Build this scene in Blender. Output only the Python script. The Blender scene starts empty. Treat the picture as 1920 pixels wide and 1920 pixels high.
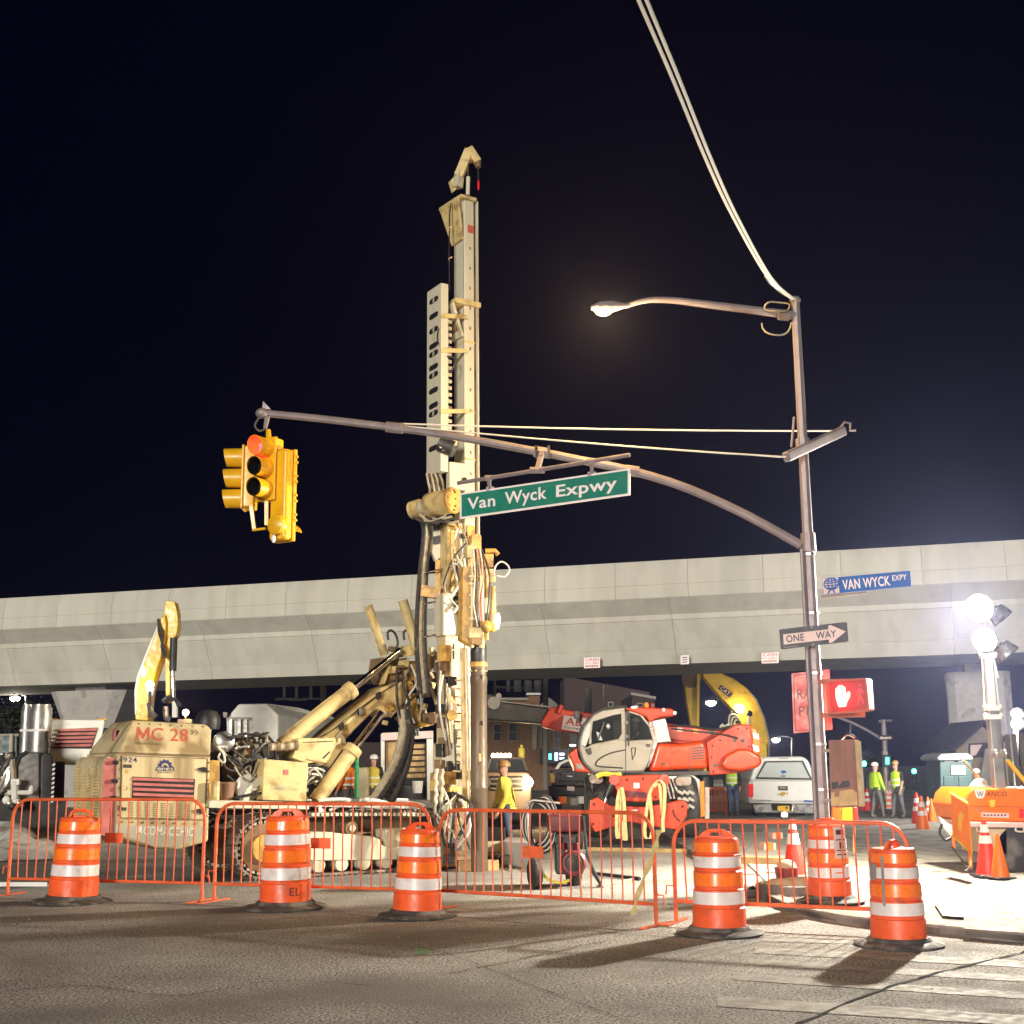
import bpy, math, random
from mathutils import Vector as V, Matrix
random.seed(11)
sc = bpy.context.scene
C = sc.collection
# ---------------------------------------------------------------- camera
F, CZ = 2300.0, 1.6
ROT = Matrix.Rotation(math.radians(90 + 11.55), 3, 'X') @ Matrix.Rotation(math.radians(-0.6), 3, 'Z')
cam = bpy.data.cameras.new('camera'); camo = bpy.data.objects.new('camera', cam); C.objects.link(camo)
cam.sensor_width = 36; cam.lens = 36 * F / 1920; cam.clip_end = 2000; cam.clip_start = .1
camo.matrix_world = Matrix.Translation((0, 0, CZ)) @ ROT.to_4x4()
sc.camera = camo
# ---------------------------------------------------------------- night sky, wash of town light, exposure
wd = bpy.data.worlds.new('World'); sc.world = wd; wd.use_nodes = True
bg = wd.node_tree.nodes['Background']
bg.inputs[0].default_value = (.0004, .0004, .0032, 1); bg.inputs[1].default_value = 1
sun = bpy.data.lights.new('sun', 'SUN'); suno = bpy.data.objects.new('sun', sun); C.objects.link(suno)
sun.energy = 2.25; sun.angle = math.radians(14); sun.color = (1, .92, .8)
suno.rotation_euler = V((.30, 1, -.13)).to_track_quat('-Z', 'Y').to_euler()
sc.view_settings.view_transform = 'Standard'; sc.view_settings.look = 'None'
sc.view_settings.exposure = .62; sc.view_settings.gamma = 1
sc.cycles.use_denoising = True
sc.cycles.max_bounces = 6; sc.cycles.sample_clamp_indirect = 3
# ---------------------------------------------------------------- helpers
O = V((0, 0, CZ))
def ray(px, py): return ROT @ V(((px - 960) / F, (960 - py) / F, -1))
def W(px, py, Y):
    r = ray(px, py); return O + r * (Y / r.y)
def G(px, py, z=0):
    r = ray(px, py); return O + r * ((z - CZ) / r.z)
def PX(p):
    q = ROT.transposed() @ (V(p) - O); return (960 + F * q.x / -q.z, 960 - F * q.y / -q.z)
class PL:
    """a vertical plane through p0 whose horizontal direction has angle a (degrees); n points away from the camera"""
    def __init__(s, p0, a):
        a = math.radians(a); s.p = V((p0[0], p0[1], 0)); s.u = V((math.cos(a), math.sin(a), 0))
        s.n = V((-math.sin(a), math.cos(a), 0))
        if s.n.dot(s.p - O) < 0: s.n = -s.n
    def pt(s, px, py, off=0):
        r = ray(px, py); d = (s.p - O).dot(s.n) + off; return O + r * (d / r.dot(s.n))
    def pts(s, l, off=0): return [s.pt(x, y, off) for x, y in l]
def lin(c):
    def g(v):
        v /= 255; return v / 12.92 if v <= .04045 else ((v + .055) / 1.055) ** 2.4
    return (g(c[0]), g(c[1]), g(c[2]))
MATS = {}
def mat(name, col, rough=.6, metal=0, var=.15, scale=3, bump=0, bscale=60, grime=None, gamt=.5, gscale=2.5, gsharp=.12,
        emit=0, ecol=None, streak=False, trans=0, speck=0, sscale=130, coat=0, spec=.5):
    m = bpy.data.materials.new(name); m.use_nodes = True; MATS[name] = m
    nt = m.node_tree; N = nt.nodes; L = nt.links; b = N['Principled BSDF']
    b.inputs['Roughness'].default_value = rough; b.inputs['Metallic'].default_value = metal
    b.inputs['Base Color'].default_value = (*col, 1)
    b.inputs['Specular IOR Level'].default_value = spec
    if trans: b.inputs['Transmission Weight'].default_value = trans
    if coat: b.inputs['Coat Weight'].default_value = coat; b.inputs['Coat Roughness'].default_value = .15
    if emit:
        b.inputs['Emission Color'].default_value = (*(ecol or col), 1); b.inputs['Emission Strength'].default_value = emit
    tc = N.new('ShaderNodeTexCoord'); oi = N.new('ShaderNodeObjectInfo'); sv = N.new('ShaderNodeVectorMath'); sv.operation = 'MULTIPLY_ADD'
    L.new(oi.outputs['Random'], sv.inputs[0]); sv.inputs[1].default_value = (37, 53, 71); L.new(tc.outputs['Object'], sv.inputs[2]); src = sv.outputs[0]
    if streak:
        mp = N.new('ShaderNodeMapping'); mp.inputs['Scale'].default_value = (1, 1, .09); L.new(src, mp.inputs[0]); ssrc = mp.outputs[0]
    else: ssrc = src
    out = None
    def noise(s, sc_, det=4):
        n = N.new('ShaderNodeTexNoise'); n.inputs['Scale'].default_value = sc_; n.inputs['Detail'].default_value = det
        L.new(s, n.inputs['Vector']); return n.outputs['Fac']
    def ramp(f, a0, a1, v0, v1):
        r = N.new('ShaderNodeMapRange'); r.inputs[1].default_value = a0; r.inputs[2].default_value = a1
        r.inputs[3].default_value = v0; r.inputs[4].default_value = v1; L.new(f, r.inputs[0]); return r.outputs[0]
    if var:
        hs = N.new('ShaderNodeHueSaturation'); hs.inputs['Color'].default_value = (*col, 1)
        L.new(ramp(noise(ssrc, scale), .3, .7, 1 - var, 1 + var), hs.inputs['Value']); out = hs.outputs[0]
        L.new(ramp(noise(src, scale * 3), .3, .7, max(.02, rough - .12), min(1, rough + .12)), b.inputs['Roughness'])
    if speck:
        hs2 = N.new('ShaderNodeHueSaturation')
        L.new(ramp(noise(src, sscale, 3), .36, .64, 1 - speck, 1 + speck), hs2.inputs['Value'])
        if out: L.new(out, hs2.inputs['Color'])
        else: hs2.inputs['Color'].default_value = (*col, 1)
        out = hs2.outputs[0]
    if grime:
        mx = N.new('ShaderNodeMix'); mx.data_type = 'RGBA'
        L.new(ramp(noise(ssrc, gscale, 8), gamt, gamt + gsharp, 0, .85), mx.inputs[0])
        if out: L.new(out, mx.inputs[6])
        else: mx.inputs[6].default_value = (*col, 1)
        mx.inputs[7].default_value = (*grime, 1); out = mx.outputs[2]
    if out: L.new(out, b.inputs['Base Color'])
    if bump:
        bp = N.new('ShaderNodeBump'); bp.inputs['Strength'].default_value = bump; bp.inputs['Distance'].default_value = .01
        L.new(noise(src, bscale), bp.inputs['Height']); L.new(bp.outputs[0], b.inputs['Normal'])
    return m
def frame(d):
    d = V(d).normalized(); a = V((0, 0, 1)) if abs(d.z) < .95 else V((1, 0, 0))
    x = d.cross(a).normalized(); return x, x.cross(d).normalized(), d
class MB:
    def __init__(s): s.v = []; s.f = []
    def add(s, vs, fs):
        b = len(s.v); s.v += [V(p) for p in vs]; s.f += [tuple(b + i for i in f) for f in fs]; return s
    def prism(s, pts, vec):
        n = len(pts); vec = V(vec); pts = [V(p) for p in pts]
        return s.add(pts + [p + vec for p in pts], [tuple(range(n)), tuple(range(2 * n - 1, n - 1, -1))] +
                     [((i + 1) % n, i, n + i, n + (i + 1) % n) for i in range(n)])
    def box(s, c, sx, sy, sz, rz=0, M=None):
        R = M or Matrix.Rotation(rz, 3, 'Z'); c = V(c)
        vs = [c + R @ V((x * sx / 2, y * sy / 2, z * sz / 2)) for z in (-1, 1) for x, y in ((-1, -1), (1, -1), (1, 1), (-1, 1))]
        return s.add(vs, [(3, 2, 1, 0), (4, 5, 6, 7), (0, 1, 5, 4), (1, 2, 6, 5), (2, 3, 7, 6), (3, 0, 4, 7)])
    def bar(s, p, q, w, h):
        p = V(p); q = V(q); x, y, d = frame(q - p)
        return s.prism([p + x * a * w / 2 + y * b * h / 2 for a, b in ((-1, -1), (1, -1), (1, 1), (-1, 1))], q - p)
    def cyl(s, p, q, r, r2=None, n=14, caps=True):
        p = V(p); q = V(q); x, y, d = frame(q - p); r2 = r if r2 is None else r2
        vs = [c + (x * math.cos(6.28318 * i / n) + y * math.sin(6.28318 * i / n)) * rr for c, rr in ((p, r), (q, r2)) for i in range(n)]
        fs = [(i, (i + 1) % n, n + (i + 1) % n, n + i) for i in range(n)]
        if caps: fs += [tuple(range(n - 1, -1, -1)), tuple(range(n, 2 * n))]
        return s.add(vs, fs)
    def tube(s, pts, r, n=7):
        pts = [V(p) for p in pts]; m = len(pts); vs = []; x = None
        for i, p in enumerate(pts):
            d = (pts[min(i + 1, m - 1)] - pts[max(i - 1, 0)])
            d = d.normalized() if d.length > 1e-9 else V((0, 0, 1))
            if x is None: x = frame(d)[0]
            else:
                x = x - d * x.dot(d); x = x.normalized() if x.length > 1e-6 else frame(d)[0]
            y = d.cross(x); rr = r[i] if isinstance(r, (list, tuple)) else r
            vs += [p + (x * math.cos(6.28318 * k / n) + y * math.sin(6.28318 * k / n)) * rr for k in range(n)]
        fs = [(i * n + k, i * n + (k + 1) % n, (i + 1) * n + (k + 1) % n, (i + 1) * n + k) for i in range(m - 1) for k in range(n)]
        fs += [tuple(range(n - 1, -1, -1)), tuple(range((m - 1) * n, m * n))]
        return s.add(vs, fs)
    def lathe(s, prof, c=(0, 0, 0), ax=(0, 0, 1), n=28, sweep=1.0, caps=True):
        c = V(c); x, y, d = frame(ax); m = len(prof)
        full = sweep >= 1; k = n if full else n + 1
        vs = [c + d * z + (x * math.cos(6.28318 * sweep * i / n) + y * math.sin(6.28318 * sweep * i / n)) * r for r, z in prof for i in range(k)]
        fs = [(j * k + i, j * k + (i + 1) % k, (j + 1) * k + (i + 1) % k, (j + 1) * k + i) for j in range(m - 1) for i in range(n)]
        if caps and full: fs += [tuple(range(n - 1, -1, -1)), tuple(range((m - 1) * k, m * k))]
        return s.add(vs, fs)
    def ball(s, c, rx, ry=None, rz=None, n=12, half=False):
        ry = ry or rx; rz = rz or rx; c = V(c); vs = []; m = n // 2
        for j in range(m + 1):
            t = (math.pi / 2 if half else math.pi) * j / m
            vs += [c + V((rx * math.sin(t) * math.cos(6.28318 * i / n), ry * math.sin(t) * math.sin(6.28318 * i / n), rz * math.cos(t))) for i in range(n)]
        fs = [(j * n + i, (j + 1) * n + i, (j + 1) * n + (i + 1) % n, j * n + (i + 1) % n) for j in range(m) for i in range(n)]
        return s.add(vs, fs)
    def build(s, name, m, parent=None, bevel=0, smooth=35, seg=2):
        root = parent; off = V((0, 0, 0))
        while root is not None:
            if root.parent is None: off = root.location.copy()
            root = root.parent
        if parent is None and s.v:
            lo = [min(p[i] for p in s.v) for i in range(3)]; hi = [max(p[i] for p in s.v) for i in range(3)]
            off = V(((lo[0] + hi[0]) / 2, (lo[1] + hi[1]) / 2, lo[2]))
        me = bpy.data.meshes.new(name); me.from_pydata([p - off for p in s.v], [], s.f); me.update()
        me.materials.append(MATS[m] if isinstance(m, str) else m)
        if smooth:
            me.shade_smooth(); me.set_sharp_from_angle(angle=math.radians(smooth))
        o = bpy.data.objects.new(name, me); C.objects.link(o)
        if parent is None: o.location = off
        else: o.parent = parent
        if bevel:
            b = o.modifiers.new('bevel', 'BEVEL'); b.width = bevel; b.segments = seg; b.limit_method = 'ANGLE'; b.angle_limit = .6
            o.modifiers.new('normals', 'WEIGHTED_NORMAL')
        return o
def tag(o, label=None, cat=None, group=None, kind=None):
    if label: o['label'] = label
    if cat: o['category'] = cat
    if group: o['group'] = group
    if kind: o['kind'] = kind
    return o
def thing(name, label, cat, loc=(0, 0, 0), rz=0, group=None):
    o = bpy.data.objects.new(name, None); C.objects.link(o); o.location = loc; o.rotation_euler = (0, 0, rz); o.empty_display_size = .2
    return tag(o, label, cat, group)
def dup(root, loc, rz=0, scale=1, label=None, group=None, parent=None):
    r = root.copy(); C.objects.link(r)
    if parent is None:
        r.location = loc; r.rotation_euler = (0, 0, rz); r.scale = (scale,) * 3
        if label: r['label'] = label
        if group: r['group'] = group
    else: r.parent = parent
    for ch in [c for c in root.children]: dup(ch, None, parent=r)
    return r
def lamp(kind, loc, energy, col, size=.1, parent=None, aim=None, spot=None, name='bulb'):
    l = bpy.data.lights.new(name, kind); l.energy = energy; l.color = col
    if kind in ('POINT', 'SPOT'): l.shadow_soft_size = size
    if kind == 'SPOT': l.spot_size = math.radians(spot or 120); l.spot_blend = .6
    o = bpy.data.objects.new(name, l); C.objects.link(o); off = V((0, 0, 0)); r = parent
    while r is not None:
        if r.parent is None: off = r.location.copy()
        r = r.parent
    o.location = V(loc) - off; o.parent = parent
    if aim is not None: o.rotation_euler = (V(aim) - V(loc)).to_track_quat('-Z', 'Y').to_euler()
    return o
# ------- lettering: every string is turned into a mesh once, while the scene is still small
TXT = {}
def prep(strings):
    obs = []
    for s in strings:
        bold = .018 if s in ('Van', 'Wyck', 'Expwy', 'VAN WYCK', 'ONE', 'WAY', 'EXPY', 'CASH', 'AB', 'W', 'ANCO') else .004
        c = bpy.data.curves.new('lettering', 'FONT'); c.body = s; c.resolution_u = 3; c.offset = bold; c.space_character = 1.06
        o = bpy.data.objects.new('lettering', c); C.objects.link(o); obs.append((s, o, c))
    dg = bpy.context.evaluated_depsgraph_get(); dg.update()
    for s, o, c in obs:
        me = o.evaluated_get(dg).to_mesh()
        TXT[s] = ([tuple(v.co) for v in me.vertices], [tuple(p.vertices) for p in me.polygons])
        o.evaluated_get(dg).to_mesh_clear()
    for s, o, c in obs: bpy.data.objects.remove(o); bpy.data.curves.remove(c)
def quadmap(q):
    """bilinear map of (s,t) in 0..1 over a quad TL,TR,BR,BL"""
    tl, tr, br, bl = [V(p) for p in q]
    return lambda s, t: (bl * (1 - s) + br * s) * (1 - t) + (tl * (1 - s) + tr * s) * t
def text(name, s, m, parent, q, lift=.004):
    """lettering fitted into the quad q (TL,TR,BR,BL in world space), lifted towards the reader"""
    vs, fs = TXT[s]; x0 = min(v[0] for v in vs); x1 = max(v[0] for v in vs); y0 = min(v[1] for v in vs); y1 = max(v[1] for v in vs)
    mp = quadmap(q); tl, tr, br, bl = [V(p) for p in q]
    n = (br - bl).cross(tl - bl).normalized() * lift
    b = MB(); b.add([mp((v[0] - x0) / (x1 - x0), (v[1] - y0) / (y1 - y0)) + n for v in vs], fs)
    return b.build(name, m, parent, smooth=0)
def flat(name, pts2, m, parent, q, lift=.003):
    """a flat mark given by (s,t) corners on the quad q"""
    mp = quadmap(q); tl, tr, br, bl = [V(p) for p in q]; n = (br - bl).cross(tl - bl).normalized() * lift
    return MB().add([mp(a, b) + n for a, b in pts2], [tuple(range(len(pts2)))]).build(name, m, parent, smooth=0)
def plate(name, q, th, m, parent, bevel=0):
    """a thin slab whose visible face is the quad q (TL,TR,BR,BL), thickness th going back"""
    tl, tr, br, bl = [V(p) for p in q]; n = (br - bl).cross(tl - bl).normalized()
    return MB().prism([bl, br, tr, tl], -n * th).build(name, m, parent, bevel=bevel, smooth=0)
def oval(n=18, a=.5, b=.5, cx=.5, cy=.5): return [(cx + a * math.cos(6.28318 * i / n), cy + b * math.sin(6.28318 * i / n)) for i in range(n)]
def rrect(x0, y0, x1, y1, r, k=4):
    out = []
    for cx, cy, a in ((x1 - r, y1 - r, 0), (x0 + r, y1 - r, 90), (x0 + r, y0 + r, 180), (x1 - r, y0 + r, 270)):
        out += [(cx + r * math.cos(math.radians(a + 90 * i / k)), cy + r * math.sin(math.radians(a + 90 * i / k))) for i in range(k + 1)]
    return out
def sag(p, q, d, n=10):
    p = V(p); q = V(q); return [p.lerp(q, i / n) - V((0, 0, d * 4 * (i / n) * (1 - i / n))) for i in range(n + 1)]
def smoothpts(pts, k=4):
    pts = [V(p) for p in pts]; out = []
    for i in range(len(pts) - 1):
        a = pts[max(i - 1, 0)]; b = pts[i]; c = pts[i + 1]; d = pts[min(i + 2, len(pts) - 1)]
        for j in range(k):
            t = j / k
            out.append(.5 * (2 * b + (c - a) * t + (2 * a - 5 * b + 4 * c - d) * t * t + (3 * b - a - 3 * c + d) * t ** 3))
    return out + [pts[-1]]
prep(['Van', 'Wyck', 'Expwy', 'VAN WYCK', 'EXPY', 'ONE', 'WAY', 'RA', 'PL', 'C 28', 'Heavy Duty', '924', 'COMACCHIO', 'HEAVY METAL', 'RENTALS', '>>',
      'AB', 'E', 'EQUIPMENT', 'CAT', 'W', 'ANCO', 'CASH', 'CARS', 'FOR', 'EL', 'United', 'R'])
# ---------------------------------------------------------------- materials
mat('asphalt', (.285, .272, .258), .88, var=.25, scale=.9, speck=.8, sscale=48, bump=1.0, bscale=52, grime=(.17, .157, .145), gamt=.5, gscale=.55, gsharp=.18, spec=.3)
mat('tar', (.03, .028, .026), .95, spec=.05)
mat('concrete', (.50, .49, .425), .85, var=.1, scale=1.3, bump=.15, bscale=30, grime=(.4, .388, .33), gamt=.5, gscale=1.9, gsharp=.3, streak=True)
mat('concrete_grey', (.36, .35, .32), .85, var=.16, scale=2, bump=.2, bscale=30, grime=(.22, .21, .19), gamt=.56, gscale=2)
mat('slab', (.36, .34, .30), .85, var=.18, scale=2, speck=.25, bump=.3, bscale=90, grime=(.2, .18, .15), gamt=.55, gscale=2)
mat('kerbstone', (.24, .22, .19), .85, var=.2, scale=4, bump=.4, bscale=40, grime=(.1, .09, .08), gamt=.5)
mat('tactile', (.25, .1, .07), .8, var=.2, scale=4, grime=(.3, .27, .24), gamt=.55)
def worn_paint():
    m = mat('crossing_paint', (.46, .44, .41), .8, var=.2, scale=5, speck=.4)
    nt = m.node_tree; N = nt.nodes; L = nt.links; b = N['Principled BSDF']; src = b.inputs['Base Color'].links[0].from_socket
    tc = N.new('ShaderNodeTexCoord'); n = N.new('ShaderNodeTexNoise'); n.inputs['Scale'].default_value = 3.5; n.inputs['Detail'].default_value = 9; n.inputs['Roughness'].default_value = .75
    L.new(tc.outputs['Object'], n.inputs['Vector']); r = N.new('ShaderNodeMapRange'); r.inputs[1].default_value = .43; r.inputs[2].default_value = .62; r.inputs[3].default_value = 0; r.inputs[4].default_value = .75
    L.new(n.outputs['Fac'], r.inputs[0]); mx = N.new('ShaderNodeMix'); mx.data_type = 'RGBA'; L.new(r.outputs[0], mx.inputs[0])
    L.new(src, mx.inputs[7]); mx.inputs[6].default_value = (.2, .18, .165, 1); L.new(mx.outputs[2], b.inputs['Base Color'])
worn_paint()
mat('drum_orange', (.82, .105, .022), .42, var=.12, scale=5, grime=(.36, .06, .03), gamt=.54, gscale=6, gsharp=.25)
mat('sheeting_orange', (.95, .19, .015), .3, var=.08, scale=9, coat=.5)
mat('sheeting_white', (.74, .66, .65), .35, var=.08, scale=9, grime=(.4, .33, .31), gamt=.57, gscale=8, gsharp=.2, coat=.3)
mat('rubber', (.06, .055, .05), .8, var=.3, scale=6, bump=.3, grime=(.2, .18, .15), gamt=.5, gscale=5)
mat('tyre', (.03, .03, .03), .8, var=.3, scale=6, grime=(.16, .15, .13), gamt=.55)
mat('barrier_orange', (.66, .115, .035), .45, var=.22, scale=5, grime=(.33, .06, .03), gamt=.6, gscale=9)
mat('galvanised', (.24, .205, .21), .5, .35, var=.15, scale=4, streak=True, grime=(.2, .17, .17), gamt=.6)
mat('galvanised_brown', (.23, .18, .17), .6, .2, var=.2, scale=5, streak=True)
mat('steel_dark', (.05, .05, .05), .5, .5, var=.3, scale=5)
mat('steel', (.4, .39, .37), .35, .9, var=.2, scale=6)
mat('chrome', (.8, .8, .8), .12, 1, var=.05)
mat('black', (.012, .012, .013), .5, var=.2)
mat('hose', (.03, .028, .026), .55, var=.3, scale=9, grime=(.2, .17, .12), gamt=.6, gscale=12)
mat('hose_pale', (.35, .31, .22), .6, var=.3, scale=9)
mat('rig_cream', (.60, .50, .29), .5, var=.2, scale=3, grime=(.2, .135, .065), gamt=.45, gscale=3.0, gsharp=.17, streak=True)
mat('rig_cream_clean', (.58, .46, .21), .42, var=.1, scale=4, grime=(.25, .16, .07), gamt=.49, gscale=4.5, gsharp=.16)
mat('rig_pale', (.56, .53, .41), .45, var=.12, scale=3, grime=(.3, .25, .16), gamt=.54, gscale=3, streak=True)
mat('rig_amber', (.55, .33, .07), .45, var=.2, scale=4, grime=(.22, .12, .04), gamt=.5, gscale=5)
mat('rig_brown', (.22, .14, .07), .6, var=.25, scale=5, grime=(.07, .045, .025), gamt=.5)
mat('louvre_red', (.42, .13, .12), .5, var=.2, scale=6)
mat('letter_red', (.48, .09, .06), .6); mat('letter_navy', (.02, .03, .12), .6); mat('letter_dark', (.05, .04, .04), .6)
mat('letter_white', (.72, .68, .62), .6); mat('letter_grey', (.25, .24, .22), .6); mat('letter_olive', (.16, .12, .06), .6)
mat('band_grey', (.34, .33, .25), .6)
mat('casing_rust', (.11, .078, .05), .5, .3, var=.3, scale=3, streak=True, grime=(.26, .22, .16), gamt=.52, gscale=2.5, gsharp=.15)
mat('signal_yellow', (.74, .4, .006), .4, var=.1, scale=4, coat=.2, grime=(.5, .2, .01), gamt=.65)
mat('signal_dark', (.008, .006, .008), .5, var=0)
mat('lens_red', (.5, 0, .01), .3, var=0, emit=9, ecol=(1, .02, .04))
mat('hand_lit', (1, .5, .4), .3, var=0, emit=6, ecol=(1, .42, .22))
mat('hand_panel', (.22, .012, .012), .4, var=0, emit=.06, ecol=(1, .05, .02))
mat('man_unlit', (.42, .06, .05), .5, var=0)
mat('sign_green', (.004, .17, .115), .4, var=.06, scale=3); mat('sign_white', (.78, .7, .7), .4, var=.05)
mat('sign_blue', (.015, .10, .37), .4, var=.08); mat('sign_black', (.018, .015, .018), .45, var=.1); mat('sign_pink', (.62, .48, .45), .45, var=.05)
mat('sign_orange_red', (.55, .03, .006), .4, var=.08)
mat('plywood', (.17, .085, .06), .75, var=.35, scale=7, streak=True, grime=(.33, .22, .16), gamt=.58, gscale=6)
mat('timber', (.42, .29, .13), .7, var=.25, scale=8, bump=.2)
mat('timber_grey', (.3, .27, .2), .75, var=.25, scale=8, bump=.2)
mat('wire', (.62, .6, .55), .5, var=0)
mat('sodium', (1, .8, .4), .3, var=0, emit=1.7, ecol=(1, .62, .2))
mat('floodlight', (1, 1, 1), .3, var=0, emit=60, ecol=(1, .97, .9))
mat('white_lamp', (1, 1, 1), .3, var=0, emit=30, ecol=(1, .97, .88))
mat('warm_lamp', (1, .8, .5), .3, var=0, emit=30, ecol=(1, .72, .38))
mat('green_lamp', (0, .6, .3), .3, var=0, emit=12, ecol=(.05, 1, .6))
mat('cyan_lamp', (0, .6, .4), .3, var=0, emit=3, ecol=(.1, 1, .7))
mat('sign_glow', (.2, .3, .6), .4, var=0, emit=2.2, ecol=(.45, .6, 1))
mat('white_glow', (.8, .8, .8), .4, var=0, emit=3, ecol=(.85, .9, 1))
mat('tele_red', (.5, .036, .002), .45, var=.14, scale=3, coat=.12, grime=(.36, .035, .015), gamt=.53, gscale=4, gsharp=.2)
mat('tele_shine', (.55, .05, .002), .35, var=.12, scale=3, coat=.3, grime=(.42, .045, .015), gamt=.56, gscale=4, gsharp=.2)
mat('cab_grey', (.31, .285, .235), .5, var=.1, scale=3, coat=.1, grime=(.2, .17, .13), gamt=.55, gscale=4, gsharp=.2)
mat('cab_trim', (.035, .033, .03), .5)
mat('glass', (.07, .085, .085), .06, 0, var=0, coat=1)
mat('clear_glass', (.75, .8, .8), .03, 0, var=0, trans=.92)
mat('car_white', (.72, .73, .7), .35, var=.04, coat=.6); mat('car_dark', (.02, .02, .022), .3, var=.1, coat=.5)
mat('car_glass_pale', (.48, .53, .52), .15, var=.06, coat=.5); mat('bumper', (.42, .42, .41), .3, .7, var=.1)
mat('tail_red', (.4, .01, .01), .25, var=0, emit=.25, ecol=(1, .03, .03)); mat('plate_yellow', (.7, .42, .01), .5, var=.1); mat('gold', (.5, .33, .07), .35, .6)
mat('truck_tan', (.3, .22, .17), .5, var=.2)
mat('cat_yellow', (.7, .48, .04), .45, var=.15, scale=3, grime=(.3, .2, .04), gamt=.6)
mat('excavator_yellow', (.6, .4, .001), .4, var=.1, scale=3)
mat('white_paint', (.66, .67, .64), .5, var=.08, scale=2, grime=(.45, .44, .4), gamt=.62)
mat('silver', (.36, .36, .35), .42, .75, var=.15, scale=4)
mat('maroon', (.13, .015, .02), .45, var=.2); mat('purple_dark', (.03, .008, .02), .6)
mat('cone_red', (.75, .035, .02), .45, var=.1); mat('cone_orange', (.75, .15, .01), .45, var=.1)
mat('trailer_orange', (.8, .165, .004), .4, var=.06, coat=.3)
mat('letter_brown', (.09, .02, .005), .5, var=0); mat('ped_housing', (.3, .07, .025), .5, var=.15)
mat('sign_yellow_orange', (.8, .19, .005), .45, var=.08)
mat('potty_green', (.035, .075, .075), .5, var=.12); mat('potty_roof', (.25, .27, .27), .6)
mat('house_beige', (.20, .165, .125), .8, var=.12, scale=3); mat('house_roof', (.02, .02, .03), .8)
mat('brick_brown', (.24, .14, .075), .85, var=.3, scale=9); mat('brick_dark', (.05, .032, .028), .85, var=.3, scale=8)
mat('window_dark', (.02, .025, .03), .15, var=0); mat('trim_pale', (.34, .31, .25), .7)
mat('skin', (.48, .27, .19), .6, var=.1); mat('vest_lime', (.38, .62, .015), .6, var=.15, scale=9); mat('vest_yellow', (.6, .5, .06), .6, var=.15, scale=9)
mat('vest_orange', (.8, .2, .02), .6, var=.15); mat('reflective', (.7, .7, .62), .4, var=.1); mat('jeans', (.06, .09, .17), .8, var=.25, scale=12)
mat('trousers_grey', (.1, .1, .095), .8, var=.25, scale=12); mat('shirt_black', (.02, .02, .022), .8, var=.2); mat('boots', (.07, .05, .03), .7)
mat('helmet_white', (.7, .69, .66), .35, var=.05); mat('helmet_brown', (.34, .2, .08), .4, var=.2); mat('hair', (.05, .03, .02), .7)
mat('rag_white', (.75, .75, .71), .8, var=.1); mat('sling', (.55, .43, .2), .8, var=.2, scale=14)
mat('tarp', (.7, .71, .68), .75, var=.2, scale=3, bump=.3, bscale=5, grime=(.3, .28, .24), gamt=.55); mat('bucket_red', (.28, .02, .02), .5, var=.2); mat('bag', (.45, .38, .25), .9, var=.2, bump=.3, bscale=20)
mat('bucket_brown', (.25, .13, .08), .6, var=.3); mat('green_pole', (.03, .4, .12), .5); mat('fence_grey', (.36, .35, .29), .7, var=.15, scale=2, streak=True)
mat('leaf_dark', (.02, .03, .012), .8, var=.4, scale=8); mat('bark', (.05, .04, .03), .9)
mat('pole_wood', (.2, .18, .15), .9, var=.2, streak=True); mat('transformer', (.3, .31, .31), .5, var=.1)

def cab_glass():
    m = mat('cab_glass', (.06, .07, .07), .04, var=0, coat=1); nt = m.node_tree; N = nt.nodes; L = nt.links
    t = N.new('ShaderNodeBsdfTransparent'); t.inputs[0].default_value = (.7, .76, .74, 1); mx = N.new('ShaderNodeMixShader'); mx.inputs[0].default_value = .22
    L.new(t.outputs[0], mx.inputs[1]); L.new(N['Principled BSDF'].outputs[0], mx.inputs[2]); L.new(mx.outputs[0], N['Material Output'].inputs[0])
cab_glass()
# ================================================================ ground, pavement, crossing
g = MB().add([(-180, -50, 0), (180, -50, 0), (180, 260, 0), (-180, 260, 0)], [(0, 1, 2, 3)]).build('ground', 'asphalt', smooth=0)
tag(g, 'worn grey brown asphalt roadway', kind='structure')
def clip(poly, a, b, c):
    """keep the part of a 2-D polygon where a*x+b*y<=c"""
    out = []
    for i in range(len(poly)):
        p, q = poly[i], poly[(i + 1) % len(poly)]; fp = a * p[0] + b * p[1] - c; fq = a * q[0] + b * q[1] - c
        if fp <= 0: out.append(p)
        if fp * fq < 0:
            t = fp / (fp - fq); out.append((p[0] + (q[0] - p[0]) * t, p[1] + (q[1] - p[1]) * t))
    return out
KZ = .08
edge = [(3.5, 40), (2.9, 17.5), (2.72, 15.2)] + [(p.x, p.y) for p in (G(1418, 1668), G(1438, 1692), G(1492, 1716), G(1570, 1731), G(1650, 1742), G(1760, 1753), G(1925, 1769))] + [(7.5, 10.15), (11, 9.4)]
walk_poly = edge + [(14, 9.2), (14, 40)]
walk = tag(MB().prism([(x, y, 0) for x, y in walk_poly], (0, 0, KZ - .015)).build('pavement', 'kerbstone', smooth=0), 'concrete slab pavement at the street corner', kind='structure')
inner = []
for i in range(len(edge)):
    a = V(edge[max(i - 1, 0)]); b = V(edge[min(i + 1, len(edge) - 1)]); d = (b - a).normalized(); n = V((-d.y, d.x))
    inner.append((edge[i][0] + n.x * .17, edge[i][1] + n.y * .17))
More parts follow.
